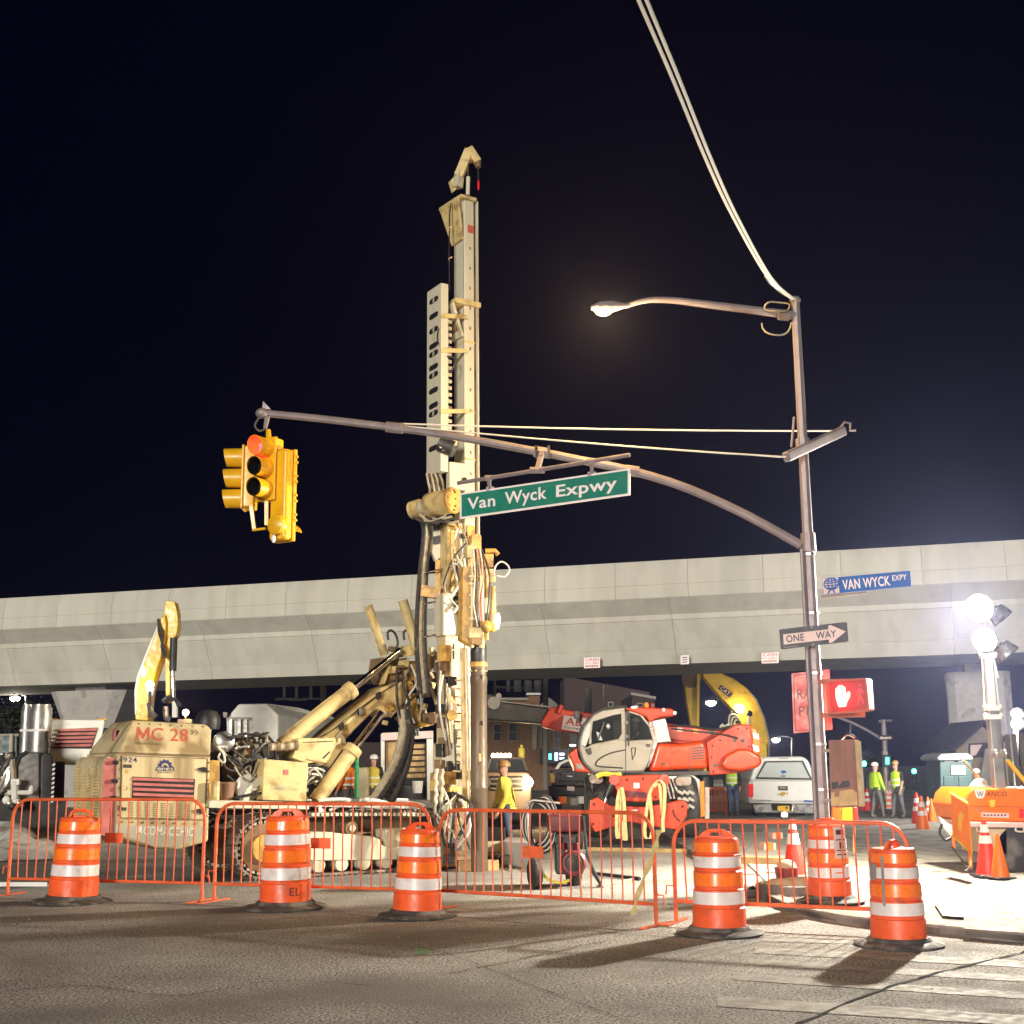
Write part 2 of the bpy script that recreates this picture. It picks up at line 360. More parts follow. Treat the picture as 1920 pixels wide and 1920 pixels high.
for i in range(len(edge) - 1):          # granite kerb stones, one by one along the edge
    a, b = V(edge[i]), V(edge[i + 1]); a2, b2 = V(inner[i]), V(inner[i + 1])
    k = max(1, round((b - a).length / 1.1)) if (b - a).length < 12 else 6
    for j in range(k):
        g0, g1 = (j + .006) / k, (j + .994) / k
        q = [a.lerp(b, g0), a.lerp(b, g1), a2.lerp(b2, g1), a2.lerp(b2, g0)]
        MB().prism([(p.x, p.y, .004) for p in q], (0, 0, KZ + .004)).build('kerb_stone', 'kerbstone', walk, bevel=.012)
ang = math.radians(-14)
def rot2(x, y): return (4.6 + x * math.cos(ang) - y * math.sin(ang), 12 + x * math.sin(ang) + y * math.cos(ang))
for i in range(-4, 8):
    for j in range(-3, 12):
        q = [rot2(i * 1.5 + .006, j * 1.5 + .006), rot2(i * 1.5 + 1.494, j * 1.5 + .006), rot2(i * 1.5 + 1.494, j * 1.5 + 1.494), rot2(i * 1.5 + .006, j * 1.5 + 1.494)]
        for k in range(len(inner) - 1):
            (x0, y0), (x1, y1) = inner[k], inner[k + 1]; dx, dy = x1 - x0, y1 - y0
            if k < 8 or True: q = clip(q, dy, -dx, dy * x0 - dx * y0) if len(q) > 2 else q
        if len(q) < 3: continue
        cx = sum(p[0] for p in q) / len(q); cy = sum(p[1] for p in q) / len(q)
        if cx > 13 or cy > 28: continue
        MB().prism([(x, y, KZ - .016) for x, y in q], (0, 0, .016 + random.uniform(-.001, .002))).build('paving_slab', 'slab', walk, smooth=0)
def gquad(l, z): return [G(x, y, z) for x, y in l]
tp = MB().prism(gquad([(1806, 1742), (1915, 1750), (1900, 1718), (1808, 1713)], KZ + .006), (0, 0, .006)).build('warning_panel', 'tactile', walk, smooth=0)
mt = MB().prism(gquad([(1768, 1718), (1864, 1724), (1848, 1697), (1752, 1694)], KZ + .006), (0, 0, .01)).build('utility_cover', 'steel', smooth=0)
tag(mt, 'bright bare steel cover plate set in the pavement', 'cover')
# crossing bars: long worn bands, one by one
bars = [(1740, 1560, 1762, 1772, 8), (1370, 1925, 1777, 1796, 13), (1330, 1925, 1801, 1823, 12), (1385, 1925, 1830, 1857, 14), (1350, 1925, 1862, 1893, 16), (1560, 1925, 1898, 1912, 16)]
bars = [(1430, 1650, 1757, 1763, 9), (1415, 1925, 1776, 1803, 12), (1405, 1925, 1798, 1830, 12), (1375, 1925, 1826, 1862, 12), (1345, 1925, 1868, 1905, 20), (1440, 1500, 1706, 1713, 14)]
for x0, x1, y0, y1, h in bars:
    q = [G(x0, y0 + h), G(x1, y1 + h), G(x1, y1), G(x0, y0)]
    tag(MB().add([V((p.x, p.y, .004)) for p in q], [(0, 1, 2, 3)]).build('crossing_bar', 'crossing_paint', smooth=0), kind='structure')['label'] = 'worn white pedestrian crossing bar painted on the asphalt'
def tarline(pts, w, name='tar_joint'):
    P = smoothpts([G(x, y) for x, y in pts], 6); b = MB(); vs = []
    for i, p in enumerate(P):
        d = (P[min(i + 1, len(P) - 1)] - P[max(i - 1, 0)]).normalized(); n = V((-d.y, d.x, 0)); ww = w * random.uniform(.5, 1.3)
        jit = n * random.uniform(-.4, .4) * w
        vs += [V((p.x, p.y, .0075)) + n * ww / 2 + jit, V((p.x, p.y, .0075)) - n * ww / 2 + jit]
    b.add(vs, [(2 * i, 2 * i + 1, 2 * i + 3, 2 * i + 2) for i in range(len(P) - 1)])
    tag(b.build(name, 'tar', smooth=0), kind='structure')
tarline([(1490, 1925), (1580, 1885), (1690, 1845), (1780, 1820), (1925, 1785)], .028)
tarline([(690, 1719), (900, 1733), (1060, 1742), (1240, 1757), (1480, 1760), (1620, 1765)], .02)
tarline([(-5, 1692), (200, 1694), (420, 1694), (690, 1719)], .02)
tarline([(-5, 1862), (160, 1850), (330, 1868), (520, 1840), (700, 1850)], .012)
tarline([(600, 1770), (800, 1780), (1000, 1850), (1200, 1925)], .008)
for k in range(6):                       # green survey dashes sprayed on the road
    x = 778 + k * 4.4
    if k == 0: sp = []
    sp += [G(x, 1790), G(x + 2, 1790), G(x + 3, 1780), G(x + 1, 1780)]
mk = MB(); mk.add([V((p.x, p.y, .005)) for p in sp], [(4 * i, 4 * i + 1, 4 * i + 2, 4 * i + 3) for i in range(6)])
mat('survey_green', (.1, .42, .2), .7); tag(mk.build('survey_mark', 'survey_green', smooth=0), kind='structure')
# ================================================================ elevated guideway
YL = 50.0; PLt = W(0, 1121, YL); ZT = PLt.z
r_ = ray(1920, 1010); YR = (ZT - CZ) / r_.z * r_.y; PRt = W(1920, 1010, YR)
gu = (PRt - PLt); gl = gu.length; gu.normalize(); gn = V((-gu.y, gu.x, 0))
gw = thing('elevated_guideway', 'long curved concrete viaduct carrying rails across the night sky', 'viaduct', (PLt.x, PLt.y, 0))
par = [(.16, 0), (.07, -.22), (.02, -.5), (0, -.8), (0, -.86), (.025, -.865), (.025, -.885), (0, -.89), (0, -1.3), (.03, -1.34), (.4, -1.34), (.4, 0)]
web = [(.03, -1.345), (.62, -1.84), (.66, -2.02), (.72, -2.03), (.72, -2.045), (.67, -2.05), (1.18, -3.0), (1.21, -3.005), (1.21, -3.02), (1.19, -3.03), (1.4, -3.5), (7.0, -3.5), (7.7, -1.76), (8.95, -1.345), (8.95, -1.0), (.4, -1.0), (.4, -1.345)]
def extr(prof, t0, t1): return MB().prism([PLt + gu * t0 + gn * n + V((0, 0, z)) for n, z in prof], gu * (t1 - t0))
def runs(prof, name, m, step, t0, t1, gap, bev=0):
    o = None; t = t0
    while t < t1:
        if o is None: o = extr(prof, t, t + step - gap).build(name, m, gw, bevel=bev, smooth=20); b0 = t
        else:
            c = o.copy(); C.objects.link(c); c.location = gu * (t - b0)
        t += step
runs(par, 'parapet_panel', 'concrete', 2.55, -12.5, gl + 10, .01)
runs(web, 'girder_segment', 'concrete', 4.6, -13.8, gl + 10, .01)
extr([(8.55, 0), (8.95, 0), (8.95, -1.0), (8.55, -1.0)], -13.8, gl + 10).build('parapet_wall', 'concrete', gw, smooth=0)
# posters pasted on the girder
GP = PL((PLt + gn * 1.25).xy, math.degrees(math.atan2(gu.y, gu.x)))
def poster(x0, y0, x1, y1, lab, faint=False):
    t = lambda px, py: GP.pt(px, py, -.32)
    q = [t(x0, y0), t(x1, y0 - 1), t(x1, y1 - 1), t(x0, y1)]
    o = plate('poster', q, .02, 'sign_white', None); tag(o, lab, 'poster')
    if not faint:
        def sub(a, b, c, d): mp = quadmap(q); return [mp(a, d), mp(c, d), mp(c, b), mp(a, b)]
        text('lettering', 'CASH', 'letter_red', o, sub(.08, .66, .92, .95)); text('lettering', 'FOR', 'letter_red', o, sub(.06, .4, .3, .56))
        text('lettering', 'CARS', 'letter_red', o, sub(.36, .36, .92, .6))
        for k in range(6): flat('digit', [(.08 + k * .14, .1), (.18 + k * .14, .1), (.18 + k * .14, .27), (.08 + k * .14, .27)], 'letter_red', o, q)
    else:
        for k in range(3): flat('digit', [(.2, .2 + k * .25), (.8, .2 + k * .25), (.8, .3 + k * .25), (.2, .3 + k * .25)], 'letter_navy', o, q)
poster(1095, 1233, 1125, 1253, 'cash for cars poster with bold red letters on the viaduct above the red boom')
poster(1428, 1224, 1460, 1244, 'cash for cars poster on the viaduct just left of the steel signal pole')
poster(1276, 1229, 1292, 1246, 'small pale poster with blue lines between the two red poster sheets', True)
# piers
def pier(name, lab, pxl, pxr, Y, ytop, flare, m='concrete_grey'):
    c0 = W(pxl, ytop, Y); c1 = W(pxr, ytop, Y); z = c0.z; w = (c1 - c0).length; cx = (c0 + c1) / 2
    r = thing(name, lab, 'pier', (cx.x, cx.y, 0)); d = gu; e = gn
    def ringp(hw, hd, z): return [V((cx.x, cx.y, z)) + d * a * hw + e * b * hd for a, b in ((-1, -.7), (-.75, -1), (.75, -1), (1, -.7), (1, .7), (.75, 1), (-.75, 1), (-1, .7))]
    rings = [ringp(w / 2 * flare, .9, 0), ringp(w / 2 * flare, .9, z - 1.6), ringp(w / 2 * (.5 + flare / 2), .95, z - .8), ringp(w / 2, 1.05, z)]
    b = MB(); vs = [p for rr in rings for p in rr]
    b.add(vs, [(8 * j + i, 8 * j + (i + 1) % 8, 8 * (j + 1) + (i + 1) % 8, 8 * (j + 1) + i) for j in range(3) for i in range(8)] + [tuple(range(24, 32))])
    b.build('column', m, r, smooth=20)
    MB().box((cx.x, cx.y, z + .17), w * .4, 1.2, .34, math.atan2(d.y, d.x)).build('bearing', m, r)
pier('viaduct_pier', 'flared pale concrete viaduct pier behind the yellow excavator boom', 104, 268, 52.5, 1298, .62)
pier('viaduct_pier', 'plain square concrete viaduct pier behind the portable toilet', 1775, 1886, 44.5, 1263, 1, 'concrete_grey')

# grit and small litter lying on the roadway
random.seed(77); gb = MB()
for _ in range(900):
    x, y = random.uniform(-6, 6), random.uniform(7.2, 17); s_ = random.uniform(.004, .014)
    if x > 2.4 and y > 9.3: continue
    c_ = V((x, y, s_ * .5)); gb.add([c_ + V((random.uniform(-1, 1) * s_, random.uniform(-1, 1) * s_, random.uniform(-.4, .8) * s_)) for _ in range(4)], [(0, 1, 2), (0, 2, 3), (0, 3, 1), (1, 3, 2)])
tag(gb.build('grit', 'slab', smooth=0), kind='stuff')
# ================================================================ barriers
def make_barrier(Lb, Hb, nb, plate_at):
    r = thing('crowd_barrier', '', 'barrier')
    def arc(cx, cz, r0, a0, a1): return [(cx + r0 * math.cos(math.radians(a0 + (a1 - a0) * i / 6)), 0, cz + r0 * math.sin(math.radians(a0 + (a1 - a0) * i / 6))) for i in range(7)]
    rc = .24
    MB().tube([(0, 0, .02)] + [(0, 0, Hb * .4)] + arc(rc, Hb - rc, rc, 180, 90) + arc(Lb - rc, Hb - rc, rc, 90, 0) + [(Lb, 0, Hb * .4), (Lb, 0, .02)], .021, 9).build('frame', 'barrier_orange', r)
    MB().cyl((.0, 0, .21), (Lb, 0, .21), .019, n=9).build('bottom_rail', 'barrier_orange', r)
    for i in range(nb):
        x = Lb * (i + 1) / (nb + 1); e = min(x, Lb - x)
        zt = Hb if e > rc else Hb - rc + math.sqrt(max(0, rc * rc - (rc - e) ** 2))
        bw = random.gauss(0, .006); MB().tube([(x + random.uniform(-.005, .005), 0, .21), (x + bw, random.gauss(0, .006), .21 + (zt - .21) * random.uniform(.4, .6)), (x + random.uniform(-.006, .006), 0, zt)], .0085, 6).build('upright_bar', 'barrier_orange', r)
    if plate_at is not None: MB().box((Lb * plate_at, -.014, Hb * .61), .26, .008, .12).build('name_plate', 'barrier_orange', r, smooth=0)
    for x in (0, Lb): MB().box((x, 0, .012), .055, .62, .012).build('foot', 'barrier_orange', r)
    MB().tube([(-.02, 0, .36), (-.09, 0, .36), (-.1, 0, .27)], .008, 6).build('hook', 'barrier_orange', r)
    MB().tube([(Lb + .02, 0, .30), (Lb + .09, 0, .30), (Lb + .1, 0, .2)], .008, 6).build('hook', 'barrier_orange', r)
    return r
def put_barrier(a, b, ytop, nb, plate_at, lab):
    A = G(*a); B = G(*b); d = B - A; mid = (A + B) / 2
    m = PX(mid); H = W(m[0], ytop, mid.y).z
    r = make_barrier(d.length, H, nb, plate_at); r.location = A; r.rotation_euler = (0, 0, math.atan2(d.y, d.x))
    r['label'] = lab; r['group'] = 'orange crowd barriers along the roadworks'
put_barrier((14, 1679), (378, 1690), 1499, 20, .55, 'orange steel crowd barrier in front of the engine housing')
put_barrier((401, 1691), (806, 1706), 1507, 22, .51, 'orange steel crowd barrier in front of the crawler track')
put_barrier((823, 1706), (1231, 1737), 1521, 21, .47, 'orange steel crowd barrier in front of the wheeled red machine')
put_barrier((1268, 1730), (1714, 1752), 1541, 18, None, 'orange steel crowd barrier by the kerb, beneath the steel signal pole')
# ================================================================ traffic drums
def make_drum():
    r = thing('traffic_drum', '', 'drum', group='orange and white traffic drums')
    MB().lathe([(.265, .05), (.285, .052), (.29, .075), (.272, .085), (.272, .3), (.263, .31), (.263, .335), (.256, .34), (.256, .5), (.247, .51), (.247, .54), (.24, .545), (.24, .71), (.233, .72), (.233, .75), (.226, .755), (.224, .9), (.215, .93), (.19, .945), (.16, .94)], n=36).build('body', 'drum_orange', r)
    for z0, z1, ra, rb, m in ((.355, .485, .2575, .256, 'sheeting_white'), (.56, .7, .2415, .2405, 'sheeting_white'), (.12, .285, .2735, .2733, 'drum_orange'), (.765, .88, .2275, .2257, 'sheeting_orange')):
        pass
    for z0, z1, rr, m in ((.315 + .03, .495, .2578, 'sheeting_white'), (.555, .70, .2418, 'sheeting_orange'), (.77, .885, .2268, 'sheeting_white')): pass
    for z0, z1, rr, m in ((.31, .335, .2645, 'drum_orange'),): pass
    return r
def drum_parts(r, handle):
    prof_body = [(.27, .04), (.292, .042), (.297, .07), (.276, .085), (.274, .262), (.262, .272), (.262, .29), (.267, .3), (.262, .44), (.25, .45), (.25, .47), (.256, .48), (.251, .615), (.24, .625), (.24, .645), (.245, .655), (.24, .775), (.229, .785), (.229, .8), (.234, .808), (.228, .925), (.215, .945), (.16, .95)]
    ph = [random.uniform(0, 6.28) for _ in range(4)]
    def dent(mb):
        for v in mb.v:
            a = math.atan2(v.y, v.x); k = 1 + .012 * math.sin(2 * a + ph[0] + 3 * v.z) + .01 * math.sin(3 * a + ph[1] - 7 * v.z) - .05 * max(0, 1 - (((a - ph[2] + 3.14) % 6.28 - 3.14) / .5) ** 2 - ((v.z - .3 - ph[3] * .08) / .16) ** 2)
            v.x *= k; v.y *= k
        return mb
    dent(MB().lathe(prof_body, n=40)).build('body', 'drum_orange', r)
    for z0, z1, ra, rb, m in ((.305, .425, .2695, .2655, 'sheeting_white'), (.485, .6, .2585, .2543, 'sheeting_orange'), (.66, .765, .2475, .2433, 'sheeting_white'), (.812, .9, .2363, .2318, 'sheeting_orange')):
        dent(MB().lathe([(ra - .003, z0), (ra, z0), ((ra + rb) / 2, (z0 + z1) / 2), (rb, z1), (rb - .003, z1)], n=40, caps=False)).build('reflective_band', m, r)
    n = 40; pr = [(.44, .004), (.45, .02), (.43, .032), (.33, .05), (.30, .085), (.28, .085)]
    MB().lathe(pr, n=n).build('rubber_base', 'rubber', r)
    if handle == 'bail':
        MB().tube(smoothpts([(-.12, 0, .94), (-.1, 0, 1.0), (-.05, 0, 1.025), (.05, 0, 1.025), (.1, 0, 1.0), (.12, 0, .94)], 3), .02, 8).build('handle', 'drum_orange', r)
        MB().box((0, 0, .955), .16, .06, .03).build('handle_root', 'drum_orange', r, bevel=.008)
    else:
        P = [(-.2, .94), (-.14, 1.0), (-.07, 1.03), (.07, 1.03), (.14, 1.0), (.2, .94)]
        Q = [(-.07, .965), (-.05, .995), (.05, .995), (.07, .965)]
        b = MB(); N = len(P)
        outer = [V((x, -.02, z)) for x, z in P]
        b.prism(outer[:3] + [V((-.05, -.02, .995)), V((-.07, -.02, .965)), V((-.07, -.02, .94))], (0, .04, 0))
        b.prism(outer[3:] + [V((.07, -.02, .94)), V((.07, -.02, .965)), V((.05, -.02, .995))], (0, .04, 0))
        b.prism([V((-.07, -.02, 1.03)), V((-.05, -.02, .995)), V((.05, -.02, .995)), V((.07, -.02, 1.03))], (0, .04, 0))
        b.build('handle', 'drum_orange', r, bevel=.006)
GRP = 'orange and white traffic drums'
def put_drum(cx, ybase, ytop, handle, rz, lab, z=0, tilt=0):
    p = G(cx, ybase, z); top = W(cx, ytop, p.y).z - z; s = top / .945
    r = thing('traffic_drum', lab, 'drum', group=GRP); drum_parts(r, handle)
    r.location = p; r.scale = (s * .985, s * .985, s); r.rotation_euler = (0, math.radians(tilt), rz); return r, s
put_drum(136, 1692, 1533, 'bail', .2, 'orange and white traffic drum in front of the engine housing', tilt=2)
d2, s2 = put_drum(535, 1703, 1531, 'flange', 0, 'traffic drum with rounded red crown and the letters EL')
d3, s3 = put_drum(782, 1719, 1556, 'flange', .5, 'traffic drum with a chain on its crown, before the crawler track', tilt=2)
put_drum(1350, 1751, 1570, 'flange', 0, 'tall orange traffic drum before the barrier, pale base, loop handle')
d5, s5 = put_drum(1686, 1772, 1590, 'flange', .9, 'traffic drum with a grey tape strip casting a dark shadow')
d6, s6 = put_drum(1557, 1690, 1546, 'flange', .3, 'traffic drum behind the barrier beneath the signal pole, notice pasted on', z=KZ)
def ringpatch(name, m, par, a0, a1, z0, z1, ra, rb, k=8):
    b = MB(); vs = []
    for i in range(k + 1):
        a = math.radians(a0 + (a1 - a0) * i / k); vs += [V((ra * math.cos(a), ra * math.sin(a), z0)), V((rb * math.cos(a), rb * math.sin(a), z1))]
    me_off = par.location; b.add([v + me_off for v in vs], [(2 * i, 2 * i + 2, 2 * i + 3, 2 * i + 1) for i in range(k)])
    return b.build(name, m, par)
ringpatch('tape_strip', 'letter_grey', d5, -136 - 52, -129 - 52, .40, .88, .268, .247, 2)
ringpatch('tape_patch', 'letter_grey', d5, -176 - 52, -150 - 52, .64, .80, .258, .246, 4)
ringpatch('notice', 'sign_pink', d6, -100, -52, .54, .93, .262, .238, 8)
ringpatch('notice_heading', 'maroon', d6, -92, -60, .83, .89, .2455, .2425, 6)
for zz in (.58, .63, .76): ringpatch('notice_line', 'letter_dark', d6, -94, -58, zz, zz + .015, .2635 - (zz - .54) * .06, .2632 - (zz - .54) * .06, 6)
ringpatch('notice_emblem', 'letter_dark', d6, -84, -68, .66, .74, .2577, .253, 4)
ringpatch('retroglint', 'sheeting_white', d2, -106, -99, .82, .9, .2372, .2332, 2)
def drumtext(s, m, par, a0, a1, z0, z1, rr):
    vs, fs = TXT[s]; x0 = min(v[0] for v in vs); x1 = max(v[0] for v in vs); y0 = min(v[1] for v in vs); y1 = max(v[1] for v in vs); b = MB()
    for v in vs:
        a = math.radians(a0 + (a1 - a0) * (v[0] - x0) / (x1 - x0)); b.v.append(V((rr * math.cos(a), rr * math.sin(a), z0 + (z1 - z0) * (v[1] - y0) / (y1 - y0))) + par.location)
    b.f = fs; b.build('lettering', m, par, smooth=0)
drumtext('EL', 'letter_dark', d2, -72, -48, .15, .23, .282)
# ================================================================ signal pole with its arms
PY = 16.0
pb = W(1549, 1640, PY); pt = W(1491, 566, PY)
POLE = thing('signal_pole', 'tall octagonal steel pole carrying signal arm and street lamp arm', 'pole', (pb.x, pb.y, KZ))
pz = pt.z; ptop = V((pt.x, PY, pz))
def pole_at(py):
    a, b = pb, ptop; t = 0
    lo, hi = 0., 1.
    for _ in range(30):
        m = (lo + hi) / 2
        if PX(V((pb.x, pb.y, KZ)).lerp(ptop, m))[1] > py: lo = m
        else: hi = m
    return V((pb.x, pb.y, KZ)).lerp(ptop, lo)
MB().cyl((pb.x, pb.y, KZ), ptop, .088, .06, n=8).build('shaft', 'galvanised', POLE, smooth=20)
MB().cyl((pb.x, pb.y, KZ), pole_at(1560), .15, .11, n=8).build('base_box', 'galvanised_brown', POLE, smooth=20)
MB().lathe([(.075, 0), (.08, .03), (.05, .07), (.01, .085)], ptop, n=12).build('cap', 'galvanised', POLE)
MB().tube([pole_at(y) + V((-.1, -.03, 0)) for y in (1560, 1400, 1250, 1100, 1050, 1030)], .026, 8).build('conduit', 'galvanised', POLE)
for y in (1480, 1395, 1262, 1150, 1040): MB().cyl(pole_at(y) - V((0, 0, .015)), pole_at(y) + V((0, 0, .012)), .092, n=10).build('strap', 'steel', POLE)
arm = smoothpts([pole_at(1022) + V((-.1, 0, 0))] + [W(x, y, Y) for x, y, Y in ((1400, 966, 16.05), (1290, 916, 16.1), (1185, 883, 16.15), (1085, 862, 16.2), (1015, 848, 16.25), (850, 818, 16.35), (740, 802, 16.4), (600, 785, 16.45), (496, 775, 16.5))], 3)
k = len(arm)
MB().tube(arm, [.062 - .012 * i / k for i in range(k)], 10).build('signal_arm', 'galvanised', POLE)
for x, y, Y, dx in ((740, 802, 16.4, .12), (1015, 848, 16.25, .1), (1185, 883, 16.15, .09)):
    p = W(x, y, Y); MB().cyl(p - V((dx, 0, -.014)), p + V((dx, 0, -.014)), .074, n=10).build('arm_coupling', 'galvanised', POLE)
MB().cyl(pole_at(1035), pole_at(1000), .105, .098, n=10).build('arm_collar', 'galvanised', POLE)
cl = W(1474, 857, 15.55); cr = W(1581, 808, 16.5)
MB().bar(cl, cr, .11, .13).build('guy_bracket', 'galvanised', POLE, bevel=.02)
MB().cyl(pole_at(845), pole_at(823), .1, n=10).build('bracket_collar', 'galvanised', POLE)
for e, (x, y) in ((cl, (738, 797)), (cr, (738, 794))):
    MB().tube(sag(W(x, y, 16.4), e, .03, 6), .012, 6).build('guy_rod', 'wire', POLE)
MB().tube([cr + V((-.06, -.02, .02)), cr + V((.02, -.02, .12)), cr + V((.1, -.02, .1)), cr + V((.09, -.02, 0)), cr + V((.17, -.02, 0))], .02, 6).build('eye_bolt', 'galvanised', POLE)
MB().cyl(W(1489, 782, 15.9), W(1484, 838, 15.9), .018, n=8).build('step_rod', 'galvanised', POLE)
# finial and hook at the end of the arm
e = W(492, 775, 16.5)
MB().ball(e, .1, .09, .075).build('arm_end_cap', 'galvanised', POLE)
MB().add([e + V((-.0, -.03, .06)), e + V((.12, -.03, .05)), e + V((.01, -.03, .17)), e + V((-.0, .03, .06)), e + V((.12, .03, .05)), e + V((.01, .03, .17))], [(0, 1, 2), (5, 4, 3), (0, 3, 4, 1), (1, 4, 5, 2), (2, 5, 3, 0)]).build('end_fin', 'galvanised', POLE)
MB().cyl(e + V((.07, 0, -.05)), e + V((.045, 0, -.22)), .04, .028, n=8).build('hanger', 'galvanised', POLE)
MB().tube(smoothpts([e + V((-.04, 0, -.05)), e + V((-.1, 0, -.17)), e + V((-.04, 0, -.25)), e + V((.04, 0, -.23))], 3), .014, 6).build('hanger_hook', 'steel', POLE)
# street lamp arm
la = smoothpts([pole_at(592)] + [W(x, y, Y) for x, y, Y in ((1400, 580, 15.95), (1320, 570, 15.9), (1260, 563, 15.85), (1215, 563, 15.8), (1178, 572, 15.75))], 4)
MB().tube(la, [.062 - .03 * i / len(la) for i in range(len(la))], 10).build('lamp_arm', 'galvanised', POLE)
p = W(1476, 591, 15.95); MB().cyl(p - V((.12, 0, -.012)), p + V((.03, 0, -.01)), .075, n=10).build('arm_collar', 'galvanised', POLE)
h0 = W(1180, 573, 15.75); h1 = W(1108, 577, 15.6)
ld = (h1 - h0)
lh = MB(); lh.tube([h0, h0.lerp(h1, .2), h0.lerp(h1, .45), h0.lerp(h1, .75), h1], [.03, .045, .08, .085, .03], 12).build('lamp_housing', 'galvanised', POLE)
c = h0.lerp(h1, .68) - V((0, 0, .05))
MB().ball(c, .125, .095, .07, 16).build('lamp_bowl', 'sodium', POLE)
lamp('POINT', c - V((.0, .04, .09)), 560, (1, .58, .2), .07, POLE)
for rr, c0, sq in ((.17, W(1457, 575, 15.85), .45), (.2, W(1456, 605, 15.85), 1.0)):
    MB().tube([c0 + V((rr * math.cos(t * .35), .03 * math.sin(t), -rr * sq * .95 * math.sin(t * .35))) for t in range(10 if sq == 1 else 19)], .012, 6).build('cable_loop', 'hose_pale', POLE)
# overhead cables
for i, (x0, xs) in enumerate(((1197, (1440, 1376, 1326, 1262)), (1212, (1446, 1384, 1336, 1274)))):
    pts = [ptop + V((-.05 + .03 * i, -.05, .02)), W(xs[0], 521, 14.6), W(xs[1], 410, 12.7), W(xs[2], 305, 11.2), W(xs[3], 150, 9.6), W(x0, 0, 8.3)]
    far = pts[-1] + (pts[-1] - pts[-2]) * 3.2; pts.append(far)
    o = MB().tube(smoothpts(pts, 5), .017, 6).build('overhead_cable', 'wire')
    tag(o, ['upper of two pale cables running from the pole top overhead', 'lower of two pale cables running from the pole top overhead'][i], 'cable', 'cables from the pole top')
ins = MB().tube([W(1437, 517, 14.6), W(1446, 527, 14.8), W(1462, 543, 15.3), W(1474, 553, 15.7)], [.03, .045, .035, .02], 8).build('strain_insulator', 'steel', POLE)
# ================================================================ signs
def sub(q, a, b, c, d):
    mp = quadmap(q); return [mp(a, d), mp(c, d), mp(c, b), mp(a, b)]
GS = [W(862, 925, 16.55), W(1181, 878, 15.35), W(1181, 928, 15.35), W(862, 973, 16.55)]
gs = plate('street_name_sign', GS, .02, 'sign_white', None); tag(gs, 'green overhead street name sign reading Van Wyck Expwy', 'sign')
flat('face', rrect(.012, .07, .988, .93, .012), 'sign_green', gs, GS, .003)
for w_, a_, b_, c_, d_ in (('Van', .05, .30, .222, .76), ('Wyck', .28, .16, .53, .78), ('Expwy', .585, .16, .93, .76)): text('lettering', w_, 'sign_white', gs, sub(GS, a_, b_, c_, d_), .006)
rod0 = W(858, 906, 16.5); rod1 = W(1181, 853, 15.3)
SR = thing('sign_hanger', 'thin steel tube clamped below the signal arm, carrying the green sign', 'sign hanger', W(1040, 870, 15.9))
MB().cyl(rod0, rod1, .028, n=9).build('tube', 'galvanised', SR)
for t, px, py in ((.19, 920, 893), (.79, 1113, 867)):
    a = rod0.lerp(rod1, t); MB().cyl(a - V((.05, 0, 0)), a + V((.05, 0, 0)), .042, n=9).build('clamp', 'galvanised', SR)
    b = quadmap(GS)(t, .93) + V((0, .03, 0)); MB().bar(a, b, .05, .03).build('strap', 'galvanised', SR)
    MB().box(b + V((0, 0, .03)), .11, .05, .05).build('bolt_block', 'galvanised', SR)
a = rod0.lerp(rod1, .48); b = W(1016, 850, 16.2); MB().bar(a, b, .06, .06).build('drop_post', 'galvanised', SR); MB().cyl(a - V((.1, 0, .0)), a + V((.1, 0, 0)), .045, n=9).build('clamp', 'galvanised', SR)
for dx in (-.07, .1): MB().cyl(b + V((dx, -.08, -.09)), b + V((dx - .01, -.08, .09)), .02, n=6).build('clamp_bolt', 'steel', SR)
BS = [W(1541, 1085, 15.85), W(1706, 1070, 15.2), W(1709, 1099, 15.2), W(1544, 1115, 15.85)]
bs = plate('street_sign', BS, .015, 'sign_blue', None); tag(bs, 'blue street sign with globe emblem reading Van Wyck Expy', 'sign')
flat('emblem_panel', [(0.005, .02), (.19, .02), (.19, .98), (.005, .98)], 'sign_pink', bs, BS, .003)
cx, cy, ra, rb = .105, .62, .085, .5
def emb(pts): return flat('globe_line', pts, 'sign_blue', bs, BS, .005)
def thin(path, w=.0035):
    up = [(x, y + w * 5) for x, y in path]; dn = [(x, y - w * 5) for x, y in path]; return up, dn
def stroke(path, w):
    mp = quadmap(BS); n = (BS[2] - BS[3]).cross(BS[0] - BS[3]).normalized() * .005; P = [mp(*p) + n for p in path]; b = MB(); vs = []
    for i, p in enumerate(P):
        d = (P[min(i + 1, len(P) - 1)] - P[max(i - 1, 0)]).normalized(); s_ = d.cross(n.normalized()) * w; vs += [p + s_, p - s_]
    b.add(vs, [(2 * i, 2 * i + 1, 2 * i + 3, 2 * i + 2) for i in range(len(P) - 1)]).build('globe_line', 'sign_blue', bs, smooth=0)
for kx in (-1, -.45, .1, .62, 1):
    stroke([(cx + ra * kx * math.cos(t), cy + rb * .72 * math.sin(t)) for t in [(-1.57 + 3.14 * i / 10) for i in range(11)]], .008)
for ky in (-.6, -.2, .25, .6):
    hw = math.sqrt(1 - ky * ky); stroke([(cx - ra * hw, cy + rb * .72 * ky), (cx, cy + rb * .72 * ky - .05), (cx + ra * hw, cy + rb * .72 * ky)], .008)
stroke([(cx - .05, .04), (cx - .01, .3)], .01); stroke([(cx + .03, .04), (cx + .01, .3)], .01)
text('lettering', 'VAN WYCK', 'sign_white', bs, sub(BS, .235, .17, .775, .8), .005); text('lettering', 'EXPY', 'sign_white', bs, sub(BS, .80, .45, .96, .8), .005)
